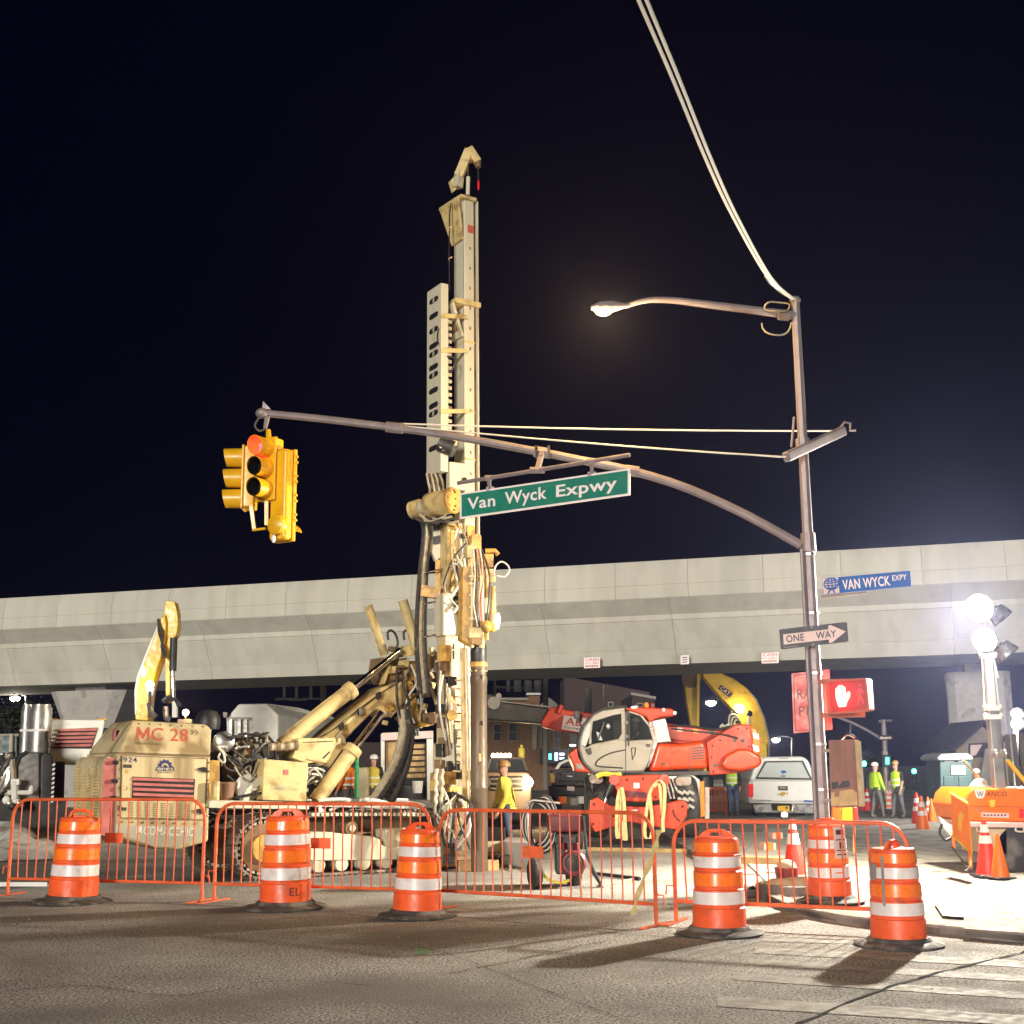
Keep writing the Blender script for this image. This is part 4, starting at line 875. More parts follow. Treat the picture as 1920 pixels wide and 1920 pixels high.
def post_ram(a, b, o, r0, m='rig_cream_clean'):
    P, Q = RP.pt(*a, o), RP.pt(*b, o); MB().cyl(P, Q, r0, n=18).build('upright_ram', m, RIG)
post_ram((721, 1228), (690, 1136), 1.5, .075); post_ram((784, 1224), (755, 1126), .75, .085)
# swivel yoke
YK = pr('swivel_yoke', [(716, 1232), (745, 1238), (790, 1240), (800, 1258), (790, 1290), (768, 1280), (722, 1282), (712, 1260)], .9, 1.35, 'rig_brown', bevel=.015)
pr('yoke_cheek', [(782, 1222), (798, 1222), (814, 1232), (818, 1248), (803, 1262), (796, 1250)], .6, .72, 'rig_cream_clean', YK, bevel=.01)
pr('yoke_rib', [(715, 1284), (730, 1245), (733, 1246), (722, 1282)], .8, .9, 'rig_cream_clean', YK); pr('yoke_rib', [(758, 1275), (766, 1241), (769, 1240), (764, 1274)], .72, .9, 'rig_cream_clean', YK)
pr('yoke_web', [(766, 1262), (768, 1240), (800, 1254), (799, 1262), (774, 1276), (764, 1280)], .78, .85, 'rig_amber', YK)
pr('yoke_top', [(752, 1224), (762, 1210), (790, 1212), (792, 1226), (757, 1232)], .8, 1.2, 'rig_cream_clean', YK, bevel=.01)
for s_ in (0, 1):
    x = 728 + 30 * s_; MB().tube(smoothpts([RP.pt(a, b, .8) for a, b in ((x, 1200), (x - 1, 1186), (x + 6, 1182), (x + 14, 1190), (x + 18, 1206), (x + 14, 1218))], 3), .02, 7).build('hydraulic_hose', 'hose', RIG)
JW = pr('swivel_jaw', [(765, 1300), (779, 1300), (788, 1340), (800, 1344), (824, 1340), (826, 1350), (812, 1360), (790, 1364), (772, 1356), (762, 1346), (768, 1338)], .75, 1.2, 'rig_amber', bevel=.02)
pr('jaw_plate', [(792, 1338), (822, 1336), (826, 1346), (814, 1358), (795, 1352)], .6, .75, 'rig_brown', JW, bevel=.01); pr('jaw_ear', [(762, 1344), (772, 1342), (776, 1354), (768, 1358), (760, 1352)], .68, .74, 'rig_amber', JW)
MB().cyl(RP.pt(799, 1258, .6), RP.pt(826, 1344, .6), .028, n=10).build('tie_rod', 'rig_cream_clean', RIG)
for k in range(4): MB().tube(smoothpts([RP.pt(x + 4 * k, y, .9 + .05 * k) for x, y in ((768, 1250), (772, 1280), (780, 1300), (776, 1330), (770, 1350), (772, 1380))], 3), .022, 6).build('hydraulic_hose', 'hose', RIG)
# big corrugated suction hoses running down from the swivel
for pts, r0, m in (([(760, 1330), (764, 1375), (752, 1425), (728, 1470), (700, 1508)], .075, 'hose'), ([(772, 1360), (770, 1400), (762, 1440), (745, 1482), (728, 1510)], .05, 'hose'), ([(752, 1330), (755, 1372), (742, 1425), (716, 1474), (690, 1512)], .065, 'hose_pale')):
    P = smoothpts([RP.pt(x, y, .6) for x, y in pts], 8); MB().tube(P, [r0 * (1 + .1 * (i % 2)) for i in range(len(P))], 10).build('suction_hose', m, RIG)
# ---- mast
MY = 19.6; mc = W(873, 1400, MY); mb_ = V((mc.x, mc.y, 0))
def mz(py, x=868): return W(x, py, MY).z
def mbox(name, z0, z1, u0, u1, n0, n1, m, par=RIG, bevel=0):
    return MB().prism([mb_ + U * a + NN * b + UP * z0 for a, b in ((u0, n0), (u1, n0), (u1, n1), (u0, n1))], UP * (z1 - z0)).build(name, m, par, bevel=bevel)
MAST = mbox('mast', .35, mz(368), 0, .19, 0, .36, 'rig_pale', bevel=.012)
mbox('mast_rail', .35, mz(372), .195, .25, .05, .3, 'rig_brown', MAST); mbox('mast_rail', .35, mz(372), .24, .262, -.03, .03, 'rig_pale', MAST)
mbox('mast_seam', 1.5, mz(420), -.006, .0, .01, .03, 'band_grey', MAST)
for k in range(26):
    z = 1.2 + k * .36; mbox('mast_bolt', z, z + .05, .1, .12, -.012, 0, 'letter_olive', MAST)
mbox('mast_logo', mz(434), mz(420), .07, .17, -.01, 0, 'letter_red', MAST)
vsn = [mb_ + U * a - NN * .004 + UP * z for a, z in ((.16, mz(438)), (.16, mz(530)), (.06, mz(530)), (.06, mz(438)))]
text('lettering', 'COMACCHIO', 'band_grey', MAST, [vsn[0], vsn[1], vsn[2], vsn[3]], -.006)
# crown of the mast
zt0 = mz(372)
HD = MB(); zt1 = mz(362)
HD.prism([mb_ + U * a + NN * b + UP * (zt0 - .02) for a, b in ((-.1, -.06), (.22, -.06), (.22, .34), (-.02, .62), (-.16, .62))], UP * .06); HDo = HD.build('mast_crown', 'rig_cream_clean', RIG, bevel=.01)
fl = MB().prism([mb_ - U * .0 + NN * .36 + UP * (zt0 - .75), mb_ + NN * .62 - U * .1 + UP * zt0, mb_ - U * .1 + NN * -.02 + UP * zt0, mb_ + NN * 0 + UP * (zt0 - .75)], -U * .05).build('crown_flare', 'rig_cream_clean', HDo, bevel=.008)
MB().prism([mb_ + NN * .12 + UP * (zt0 - .62), mb_ + NN * .34 + UP * (zt0 - .5), mb_ + NN * .42 - U * .05 + UP * (zt0 - .1), mb_ + NN * .1 - U * .05 + UP * (zt0 - .1)], -U * .06).build('crown_opening', 'rig_brown', HDo)
for b_ in (.05, .5): MB().prism([mb_ + NN * b_ - U * .16 + UP * zt0, mb_ + NN * b_ + UP * zt0, mb_ + NN * b_ + UP * (zt0 - .25)], NN * .02).build('crown_gusset', 'rig_pale', HDo)
# jib on top
J0, J1, J2 = W(858, 352, MY), W(862, 322, MY), W(880, 282, MY)
JB = MB().tube([J0, J1], .09, 4).build('jib_foot', 'rig_pale', RIG)
MB().bar(J1 + V((-.02, 0, -.1)), J2, .15, .16).build('jib_arm', 'rig_cream_clean', JB, bevel=.015); MB().bar(J2 + V((-.01, -.02, .03)), W(896, 304, MY), .12, .13).build('jib_nose', 'rig_cream_clean', JB, bevel=.012)
MB().cyl(W(884, 297, MY) - NN * .06, W(884, 297, MY) + NN * .06, .06, n=14).build('jib_sheave', 'rig_amber', JB); MB().cyl(W(897, 303, MY), W(896, 314, MY), .05, n=12).build('weight', 'rig_brown', JB)
MB().cyl(W(896, 314, MY), W(897, 342, MY), .008, n=5).build('jib_rope', 'hose', JB); MB().tube([W(897, 338, MY), W(897, 344, MY), W(897, 356, MY)], [.01, .022, .012], 7).build('jib_hook', 'tail_red', JB)
MB().cyl(W(877, 366, MY), W(878, 332, MY), .035, n=10).build('jib_ram', 'rig_pale', JB); MB().cyl(W(878, 332, MY), W(879, 300, MY), .015, n=8).build('jib_rod', 'chrome', JB)
MB().prism([W(846, 338, MY), W(858, 325, MY), W(864, 345, MY), W(852, 358, MY)], NN * .1).build('jib_bracket', 'rig_cream_clean', JB)
# mid frame
z = mz(567); mbox('mast_collar', z - .05, z + .04, -.2, .3, -.05, .5, 'rig_cream_clean', MAST, bevel=.01)
fl = MB().prism([mb_ + UP * (z - .6), mb_ + NN * .36 + UP * (z - .6), mb_ + NN * .52 - U * .2 + UP * (z - .05), mb_ - NN * .02 - U * .2 + UP * (z - .05)], -U * .05).build('sheave_housing', 'rig_pale', MAST, bevel=.01)
MB().prism([mb_ + NN * .05 - U * .06 + UP * (z - .5), mb_ + NN * .28 - U * .06 + UP * (z - .5), mb_ + NN * .36 - U * .19 + UP * (z - .12), mb_ + NN * .08 - U * .19 + UP * (z - .12)], -U * .03).build('sheave_opening', 'rig_brown', MAST)
for yy in (640, 770, 860): mbox('mast_joint', mz(yy) - .015, mz(yy) + .015, -.01, .2, -.012, .37, 'rig_cream_clean', MAST)
MB().tube([W(846, 380, MY), W(843, 400, MY), W(842, 480, MY), W(843, 545, MY)], .012, 6).build('mast_cable', 'black', MAST)
for yy in (424, 482): MB().tube([W(848, yy, MY), W(841, yy + 3, MY), W(843, yy + 8, MY)], .012, 6).build('cable_guide', 'rig_cream_clean', MAST)
# cable carrier box with oval slots
cb0, cb1 = W(822, 890, MY).z, W(822, 541, MY).z
CB = MB().prism([mb_ + U * a + NN * b + UP * cb0 for a, b in ((-.46, -.02), (-.32, -.02), (-.32, .48), (-.46, .48))], UP * (cb1 - cb0)).build('carrier_box', 'rig_pale', RIG, bevel=.008)
for yy in (565, 594, 621, 650, 665, 690, 705, 734, 762, 777, 842):
    zc_ = W(806, yy, MY).z; ctr = mb_ - U * .462 + NN * .23 + UP * zc_
    MB().prism([ctr + NN * (.155 * math.cos(t)) * (1 if abs(math.cos(t)) < .9 else 1) + UP * .045 * max(-1, min(1, 1.6 * math.sin(t))) for t in [6.28318 * i / 16 for i in range(16)]], -U * .006).build('slot', 'black', CB)
    if yy % 2: MB().prism([ctr + NN * .03 - UP * .04, ctr - NN * .03 - UP * .04, ctr - NN * .03 + UP * .04, ctr + NN * .03 + UP * .04], -U * .009).build('slot_link', 'band_grey', CB)
for yy in (600, 664, 777):
    zc_ = W(822, yy, MY).z; MB().bar(mb_ - U * .47 - NN * .03 + UP * (zc_ - .03), mb_ + U * .02 - NN * .03 + UP * (zc_ + .05), .02, .07).build('carrier_strap', 'rig_cream_clean', CB)
mbox('cable_chain', mz(860), mz(580), -.31, -.22, .12, .3, 'steel_dark', RIG)
for k in range(22): mbox('chain_link', mz(856 - k * 12.4), mz(850 - k * 12.4), -.3, -.2, .08, .1, 'rig_pale', RIG)
MB().tube(smoothpts([W(x, y, 19.4) for x, y in ((833, 602), (822, 620), (820, 636), (826, 650), (836, 658))], 4), .014, 6).build('hydraulic_hose', 'hose', RIG); MB().tube(smoothpts([W(x, y, 19.4) for x, y in ((838, 669), (850, 670), (853, 680), (845, 698))], 4), .016, 6).build('hydraulic_hose', 'hose', RIG)
# hose bundle and winch
for k in range(7): MB().tube(smoothpts([W(800 + k * 4, 888, 19.5), W(803 + k * 4.5, 905, 19.5), W(806 + k * 4, 925, 19.5 + .03 * k), W(800 + k * 3, 945, 19.6)], 3), .02, 6).build('hydraulic_hose', ('hose_pale', 'hose')[k % 2], RIG)
for k in range(4): MB().tube(smoothpts([W(790 + 3 * k, 970, 19.6), W(796 + 3 * k, 1000, 19.6), W(788 + 4 * k, 1080, 19.6), W(782 + 5 * k, 1200, 19.6), W(790 + 5 * k, 1300, 19.6)], 5), (.05, .04, .03, .028)[k], 7).build('mast_hose', ('hose', 'hose_pale', 'steel', 'hose')[k], RIG)
WN = MB().cyl(W(850, 938, 19.15), W(806, 948, 19.55), .205, n=22).build('rotary_winch', 'rig_cream_clean', RIG, bevel=.02)
MB().cyl(W(806, 948, 19.55), W(788, 953, 19.7), .12, n=16).build('winch_motor', 'rig_pale', WN); MB().cyl(W(790, 952, 19.7), W(772, 957, 19.8), .15, n=14).build('winch_motor', 'rig_cream_clean', WN)
MB().lathe([(.12, -.02), (.2, -.02), (.215, .02)], W(851, 938, 19.13), W(806, 948, 19.55) - W(850, 938, 19.15), 22).build('winch_flange', 'rig_amber', WN)
for j in range(8):
    t = 6.28 * j / 8; p = W(852, 938, 19.1) + V((.05, 0, 0)) * math.cos(t) + UP * .16 * math.sin(t) + NN * .14 * math.cos(t); MB().ball(p, .02).build('flange_bolt', 'rig_brown', WN)
for k in range(6): MB().tube(smoothpts([W(775 + 12 * k, 968 + random.uniform(-4, 6), 19.4) for _ in range(1)] + [W(800 + 8 * k, 978 + random.uniform(-5, 5), 19.35), W(830 + 6 * k, 972 + random.uniform(-8, 6), 19.3)], 3), .022, 6).build('hydraulic_hose', ('hose', 'hose_pale')[k % 2], RIG)
DR = MB().cyl(W(826, 832, 19.35), W(852, 842, 19.3), .14, n=16).build('rope_drum', 'steel_dark', RIG)
for k in range(6):
    t = k; p = W(828 + 5 * k, 836 + 6 * math.sin(t * 2.1), 19.25); MB().box(p, .06, .06, .09, k).build('drum_fitting', ('rig_pale', 'steel', 'rig_cream_clean')[k % 3], DR)
mbox('mast_plate', mz(920), mz(870), -.3, .02, -.03, .1, 'rig_pale', MAST, bevel=.01); p = mb_ - NN * .04 - U * .03 + UP * mz(902); MB().cyl(p, p - NN * .01, .05, n=14).build('plate_hole', 'black', MAST)
p = mb_ - NN * .012 + U * .06 + UP * mz(1001); MB().cyl(p, p + NN * .01, .05, n=14).build('plate_hole', 'black', MAST)
MB().prism([W(x, y, 19.7) for x, y in ((802, 985), (822, 985), (828, 990), (828, 1044), (818, 1052), (812, 1040), (802, 1030))], NN * .08).build('guide_plate', 'rig_pale', MAST, bevel=.008)
for yy in (987, 1012): MB().prism([W(814, yy - 6, 19.66), W(825, yy - 9, 19.66), W(825, yy + 6, 19.66), W(814, yy + 8, 19.66)], NN * .03).build('guide_window', 'black', MAST)
MB().bar(W(821, 1050, 19.7), W(821, 1110, 19.7), .05, .08).build('guide_post', 'rig_amber', MAST); MB().bar(W(790, 1108, 19.55), W(826, 1112, 19.55), .14, .18).build('guide_bracket', 'rig_amber', MAST)
for yy in (1071, 1130, 1192): MB().cyl(W(796, yy + 2, 19.5), W(832, yy - 4, 19.6), .015, n=8).build('cross_rod', 'chrome', MAST)
# feed carriage, lower mast
CR = mbox('feed_carriage', mz(1194), mz(1114), -.42, -.14, -.04, .3, 'rig_pale', RIG, bevel=.03)
mbox('carriage_side', mz(1194), mz(1112), -.14, .05, -.12, -.08, 'rig_cream_clean', CR, bevel=.01)
for yy in (1122, 1132, 1142): MB().bar(mb_ - U * .12 - NN * .13 + UP * mz(yy), mb_ + U * .06 - NN * .13 + UP * mz(yy), .025, .03).build('carriage_rung', 'rig_cream_clean', CR)
MB().prism([mb_ - NN * .14 - U * .12 + UP * mz(1150), mb_ - NN * .14 + U * .22 + UP * mz(1185), mb_ - NN * .14 + U * .2 + UP * mz(1200), mb_ - NN * .14 - U * .12 + UP * mz(1188)], NN * .06).build('carriage_gusset', 'rig_cream_clean', CR, bevel=.008)
mbox('lower_mast', .9, mz(1192), -.36, -.02, .0, .3, 'rig_cream', RIG, bevel=.015)
for yy, hh in ((1212, 10), (1228, 16)): MB().prism([W(849 - .5, yy - hh / 2, 19.42), W(852, yy - hh / 2, 19.42), W(852, yy + hh / 2, 19.42), W(849 - .5, yy + hh / 2, 19.42)], V((0, -.012, 0))).build('slot', 'black', MAST)
for xx in (824, 838): MB().prism([W(xx + 4.5 * math.cos(t), 1256 + 10 * math.sin(t), 19.5) for t in [6.283 * i / 12 for i in range(12)]], V((0, -.02, 0))).build('slot', 'black', MAST)
R1 = RP.pt(866, 1224, .35); R2 = RP.pt(836, 1297, .35); R3 = RP.pt(877, 1196, .35)
tr_ = MB().cyl(R2, R1, .1, n=18).build('hydraulic_ram', 'rig_cream_clean', RIG); MB().cyl(R1, R3, .045, n=12).build('piston_rod', 'chrome', tr_); MB().cyl(R1 - (R1 - R2) * .08, R1, .115, n=18).build('gland', 'rig_cream_clean', tr_)
LK = MB().prism([W(x, y, 19.0) for x, y in ((836, 1298), (842, 1297), (856, 1318), (858, 1330), (852, 1352), (845, 1360), (850, 1384), (852, 1392), (845, 1394), (842, 1372), (840, 1345), (842, 1325))], NN * .06).build('link_plate', 'rig_cream_clean', RIG, bevel=.008)
MB().cyl(W(848, 1341, 18.9), W(846, 1341, 19.4), .08, n=16).build('link_pin', 'rig_amber', LK)
for k in range(12): MB().bar(W(849, 1275 + k * 15.5, 19.3), W(864, 1276 + k * 15.5, 19.3), .03, .025).build('mast_rung', 'rig_cream_clean', RIG)
for x, w_, m in ((866, .05, 'rig_cream_clean'), (871, .03, 'rig_amber'), (876, .03, 'rig_cream_clean')): MB().bar(W(x - 1, 1215, 19.2), W(x + 5, 1520, 19.2), w_, w_).build('feed_tube', m, RIG)
mbox('mast_foot', .05, .9, -.45, .3, -.05, .5, 'rig_brown', RIG, bevel=.03)
for k in range(6): MB().box(W(832 + random.uniform(-10, 20), 1400 + k * 22, 19.4), .22, .2, .28, random.random()).build('foot_gear', ('rig_brown', 'rig_pale', 'steel_dark', 'rig_amber')[k % 4], RIG, bevel=.02)
MB().prism([W(x, y, 19.35) for x, y in ((836, 1402), (848, 1400), (854, 1410), (854, 1444), (846, 1450), (836, 1446))], NN * .1).build('foot_plate', 'rig_pale', RIG, bevel=.02)
# drill head on the slide
DH = MB().prism([W(x, y, 19.15) for x, y in ((884, 1003), (897, 1000), (903, 1004), (903, 1100), (886, 1100))], NN * .1).build('drill_head', 'rig_amber', RIG, bevel=.01)
MB().prism([W(x, y, 19.05) for x, y in ((868, 1062), (886, 1062), (886, 1212), (866, 1200))], NN * .14).build('slide_plate', 'rig_amber', DH, bevel=.01)  # the plate's amber includes the warm floodlight on the mast face
for x, y0, y1, r0, m in ((884, 1020, 1215, .035, 'rig_cream_clean'), (902, 1050, 1215, .045, 'rig_cream_clean'), (912, 1040, 1200, .03, 'rig_amber'), (924, 1100, 1182, .05, 'rig_cream_clean'), (894, 1090, 1210, .05, 'rig_brown')):
    MB().cyl(W(x, y0, 19.0), W(x + 1, y1, 19.0), r0, n=12).build('head_cylinder', m, DH)
for x0, y0, x1, y1, m in ((876, 1022, 894, 1046, 'rig_cream_clean'), (908, 1038, 926, 1064, 'rig_amber'), (910, 1066, 930, 1092, 'rig_cream_clean'), (905, 1120, 918, 1150, 'rig_pale'), (908, 1168, 930, 1184, 'rig_amber'), (880, 1176, 908, 1196, 'rig_cream_clean'), (884, 1196, 906, 1208, 'rig_amber')):
    MB().prism([W(x0, y0, 18.95), W(x1, y0, 18.95), W(x1, y1, 18.95), W(x0, y1, 18.95)], NN * .12).build('head_block', m, DH, bevel=.012)
for y in (1058, 1080, 1094, 1116, 1138, 1160): MB().bar(W(880, y, 18.98), W(906, y + 2, 18.98), .03, .03).build('head_rung', 'rig_cream_clean', DH)
MB().ball(W(912, 1175, 18.9), .09, .09, .1).build('head_swivel', 'rig_amber', DH)
MB().prism([W(x, y, 18.95) for x, y in ((926, 1152), (936, 1148), (940, 1160), (936, 1180), (928, 1182))], NN * .05).build('head_lug', 'rag_white', DH, bevel=.006)
MB().tube(smoothpts([W(x, y, 18.9) for x, y in ((926, 1078), (929, 1062), (940, 1053), (952, 1060), (955, 1070), (946, 1081), (932, 1080))], 4), .014, 6).build('head_hose', 'wire', DH)
MB().tube([W(910, 1033, 19), W(928, 1033, 19), W(934, 1040, 19)], .04, 8).build('head_arm', 'rig_amber', DH)
for k in range(6): MB().tube(smoothpts([W(888 + 3 * k, 1030, 18.95), W(892 + 4 * k + random.uniform(-6, 6), 1080, 18.85), W(890 + 4 * k + random.uniform(-5, 8), 1130, 18.85), W(896 + 3 * k, 1175, 18.9)], 4), .013, 6).build('head_hose', ('wire', 'hose', 'hose_pale', 'letter_red')[k % 4], DH)
# steel casing pipe standing in the ground
cz_ = W(897, 1208, 19.2); CAS = thing('drill_casing', 'thick rusty steel casing pipe standing upright beside the drill mast', 'casing pipe', (cz_.x, cz_.y, 0))
MB().lathe([(.128, 0), (.128, 1.2), (.132, 1.21), (.132, 1.25), (.128, 1.26), (.128, cz_.z - .62), (.134, cz_.z - .61), (.134, cz_.z - .5), (.126, cz_.z - .49), (.126, cz_.z), (.1, cz_.z)], (cz_.x, cz_.y, 0), n=28).build('pipe', 'casing_rust', CAS)
MB().lathe([(.126, cz_.z - .36), (.137, cz_.z - .35), (.137, cz_.z - .29), (.126, cz_.z - .28)], (cz_.x, cz_.y, 0), n=28, caps=False).build('collar', 'rig_amber', CAS)
MB().lathe([(.127, cz_.z - .27), (.1285, cz_.z - .26), (.1285, cz_.z - .03), (.127, cz_.z - .02)], (cz_.x, cz_.y, 0), n=28, caps=False).build('sleeve', 'steel_dark', CAS)
for j in range(10):
    t = 6.28 * j / 10; p = V((cz_.x, cz_.y, cz_.z - .42)) + V((math.cos(t), math.sin(t), 0)) * .128; MB().ball(p, .014).build('collar_bolt', 'rig_cream_clean', CAS)
for zz in (2.9, 2.2): MB().ball(V((cz_.x + .05, cz_.y - .118, zz)), .02, .02, .035).build('drive_hole', 'black', CAS)

# inner mast and gear filling the lower half
IM = mbox('inner_mast', mz(1196), mz(982), -.3, .0, .04, .3, 'rig_cream_clean', RIG, bevel=.012)
mbox('inner_rail', mz(1196), mz(982), -.12, -.06, .0, .04, 'rig_pale', IM); mbox('inner_rail', mz(1196), mz(1000), -.26, -.2, .0, .04, 'rig_amber', IM); mbox('lit_mast_cover', mz(1110), mz(985), .03, .17, -.03, .0, 'rig_amber', IM, bevel=.008)  # amber covers put warm floodlight on the mast's near face into colour
mbox('lit_mast_cover', mz(1210), mz(1100), .02, .19, -.06, -.02, 'rig_amber', IM, bevel=.008)
random.seed(21)
for k in range(16):
    y = 990 + k * 13; u0 = random.uniform(-.3, .15); mbox('clamp_block', mz(y + 7), mz(y), u0, u0 + random.uniform(.05, .12), -.07, -.01, random.choice(('rig_cream_clean', 'rig_pale', 'rig_amber', 'steel_dark', 'rig_brown')), IM, bevel=.006)
for k in range(9): MB().tube(smoothpts([mb_ + U * random.uniform(-.4, .1) - NN * .1 + UP * mz(985 + 10 * k), mb_ + U * random.uniform(-.55, .05) - NN * .16 + UP * mz(1030 + 12 * k), mb_ + U * random.uniform(-.5, .1) - NN * .14 + UP * mz(1080 + 12 * k)], 5), random.choice((.012, .018, .024)), 6).build('hydraulic_hose', random.choice(('hose', 'wire', 'hose_pale')), IM)
for k in range(10):
    y = 1225 + k * 26; MB().box(W(random.uniform(826, 846), y, 19.32), .16, .14, random.uniform(.1, .26), random.random()).build('slide_gear', random.choice(('rig_cream_clean', 'rig_brown', 'rig_pale', 'steel_dark', 'rig_amber')), RIG, bevel=.012)
for k in range(7): MB().tube(smoothpts([W(822 + 4 * k, 1250 + 8 * k, 19.1), W(816 + 6 * k + random.uniform(-6, 6), 1300 + 10 * k, 18.95), W(826 + 5 * k, 1360 + 14 * k, 19.0)], 5), .016, 6).build('hydraulic_hose', ('hose', 'hose_pale', 'wire')[k % 3], RIG)
# chain and rope hanging by the mast foot
for k in range(2): MB().tube([W(818 + 10 * k + 1.5 * math.sin(t * 1.7), 1442 + 5.5 * t, 18.7) for t in range(17)], [.03 + .008 * (t % 2) for t in range(17)], 7).build('hanging_chain', ('rig_pale', 'hose_pale')[k], RIG)
# bolts and seams on the engine housing
for x0, y0, x1, y1, n in ((225, 1425, 223, 1528, 7), (391, 1430, 388, 1530, 7), (240, 1356, 380, 1363, 8), (228, 1541, 386, 1545, 9)):
    for k in range(n):
        p = RP.pt(x0 + (x1 - x0) * k / (n - 1), y0 + (y1 - y0) * k / (n - 1), .0 if y0 > 1400 else .33); MB().ball(p - NN * .012, .014).build('rivet', 'rig_brown', HS)

# hoses, pins and plates crowding the boom and the swivel
random.seed(31)
for k in range(1): MB().tube(smoothpts([RP.pt(x + random.uniform(-2, 2), y - 1 + 2 * k + random.uniform(-1, 1), .71) for x, y in ((566, 1392), (610, 1378), (650, 1350), (690, 1318), (728, 1292), (760, 1270), (778, 1240))], 5), (.008, .011, .009)[k], 6).build('boom_hose', ('hose', 'hose_pale', 'hose')[k], BA)
for x, y in ((640, 1362), (675, 1333), (710, 1304)): pr('hose_clip', [(x - 3, y - 4), (x + 4, y - 8), (x + 6, y + 4), (x - 1, y + 8)], .62, .68, 'steel_dark', BA)
for x0, y0, x1, y1 in ((632, 1366, 716, 1299), (660, 1372, 700, 1332), (568, 1392, 624, 1390), (575, 1424, 612, 1432)):
    MB().tube([RP.pt(x0, y0, .715 if y0 < 1380 else .545), RP.pt(x1, y1, .715 if y0 < 1380 else .545)], .008, 5).build('weld_seam', 'rig_brown', BA)
for k in range(30):
    x, y = random.uniform(718, 828), random.uniform(1212, 1362); w_, h_ = random.uniform(4, 12), random.uniform(5, 16); o = random.uniform(.62, 1.0); a = random.uniform(-.5, .5)
    P_ = [(x + (dx * w_ * math.cos(a) - dy * h_ * math.sin(a)) / 2, y + (dx * w_ * math.sin(a) + dy * h_ * math.cos(a)) / 2) for dx, dy in ((-1, -1), (1, -1), (1, 1), (-1, 1))]
    pr('swivel_plate', P_, o, o + random.uniform(.05, .2), random.choice(('rig_cream_clean', 'rig_cream_clean', 'rig_brown', 'rig_amber', 'rig_pale', 'rig_pale')), YK, bevel=.01)
for k in range(12):
    p = RP.pt(random.uniform(722, 822), random.uniform(1225, 1355), .6); MB().cyl(p, p + NN * .3, random.uniform(.02, .045), n=10).build('swivel_pin', random.choice(('rig_cream_clean', 'rig_brown', 'chrome')), YK)
for k in range(5):
    x, y = random.uniform(735, 800), random.uniform(1225, 1260); MB().tube(smoothpts([RP.pt(x, y, .58), RP.pt(x + random.uniform(-18, 18), y + 35, .5), RP.pt(x + random.uniform(-20, 22), y + 70, .55), RP.pt(x + random.uniform(-10, 20), y + 110, .6)], 5), random.choice((.012, .016, .022)), 6).build('hydraulic_hose', random.choice(('hose', 'hose', 'hose_pale', 'wire')), RIG)
for k in range(14):
    z = .3 + .3 * k / 5; MB().box(W(random.uniform(836, 872), 1480 + 10 * k, 18.95), random.uniform(.08, .2), .12, random.uniform(.06, .16), random.random()).build('foot_clamp', random.choice(('rig_brown', 'steel_dark', 'black', 'rig_pale', 'rig_amber')), RIG, bevel=.012)
for k in range(10): MB().tube(smoothpts([W(random.uniform(826, 880), random.uniform(1470, 1500), 18.8), W(random.uniform(815, 885), random.uniform(1510, 1550), 18.6), W(random.uniform(830, 890), random.uniform(1560, 1600), 18.7)], 5), random.choice((.014, .02, .026)), 6).build('foot_hose', random.choice(('hose', 'wire', 'hose_pale', 'hose')), RIG)
# ================================================================ helpers for traced machines
def wp(name, poly, Y, dep, m, par, bevel=0, smooth=30, ang=0):
    """outline traced at distance Y, given its real depth dep going back (ang turns the depth direction)"""
    d = V((-math.sin(math.radians(ang)), math.cos(math.radians(ang)), 0)) * dep
    return MB().prism([W(x, y, Y) for x, y in poly], d).build(name, m, par, bevel=bevel, smooth=smooth)
def wc(name, a, b, Y, r, m, par, r2=None, n=14, Y2=None): return MB().cyl(W(*a, Y), W(*b, Y2 or Y), r, r2, n).build(name, m, par)
def wt(name, pts, Y, r, m, par, k=4, n=7): return MB().tube(smoothpts([W(p[0], p[1], p[2] if len(p) > 2 else Y) for p in pts], k), r, n).build(name, m, par)
def gp(px, Y): r = ray(px, 1400); t = Y / r.y; return V((r.x * t, Y, 0))
def wheel(c, ax, r, w, par, rimm='steel', name='wheel'):
    c = V(c); ax = V(ax).normalized()
    o = MB().lathe([(r * .55, -w / 2), (r * .9, -w / 2), (r, -w * .35), (r, w * .35), (r * .9, w / 2), (r * .55, w / 2)], c, ax, 26).build(name, 'tyre', par)
    MB().lathe([(.02, -w * .32), (r * .3, -w * .4), (r * .56, -w * .45), (r * .56, w * .45), (.02, w * .4)], c, ax, 20).build('rim', rimm, o); return o
# ================================================================ telehandler
TY = 24.0
TH = thing('telehandler', 'red rotating telehandler crane with grey cab and long boom', 'telehandler', gp(1200, TY + 1))
CAB = wp('cab', [(1086, 1391), (1098, 1402), (1110, 1395), (1160, 1385), (1173, 1388), (1223, 1386), (1228, 1391), (1219, 1426), (1208, 1446), (1112, 1448), (1094, 1428), (1086, 1406)], TY, 1.0, 'cab_grey', TH, bevel=.04)
wp('cab_frame', [(1086, 1391), (1095, 1362), (1112, 1341), (1134, 1330), (1171, 1325), (1172, 1337), (1150, 1341), (1113, 1353), (1109, 1374), (1109, 1395), (1104, 1396), (1106, 1357), (1096, 1374), (1090, 1396)], TY, .9, 'cab_grey', CAB, bevel=.01)
wp('cab_frame', [(1171, 1325), (1202, 1338), (1221, 1362), (1228, 1391), (1223, 1386), (1216, 1362), (1200, 1343), (1181, 1337)], TY, .9, 'cab_grey', CAB, bevel=.01); wp('cab_frame', [(1165, 1338), (1173, 1336), (1173, 1389), (1160, 1386), (1166, 1376)], TY, .1, 'cab_grey', CAB)
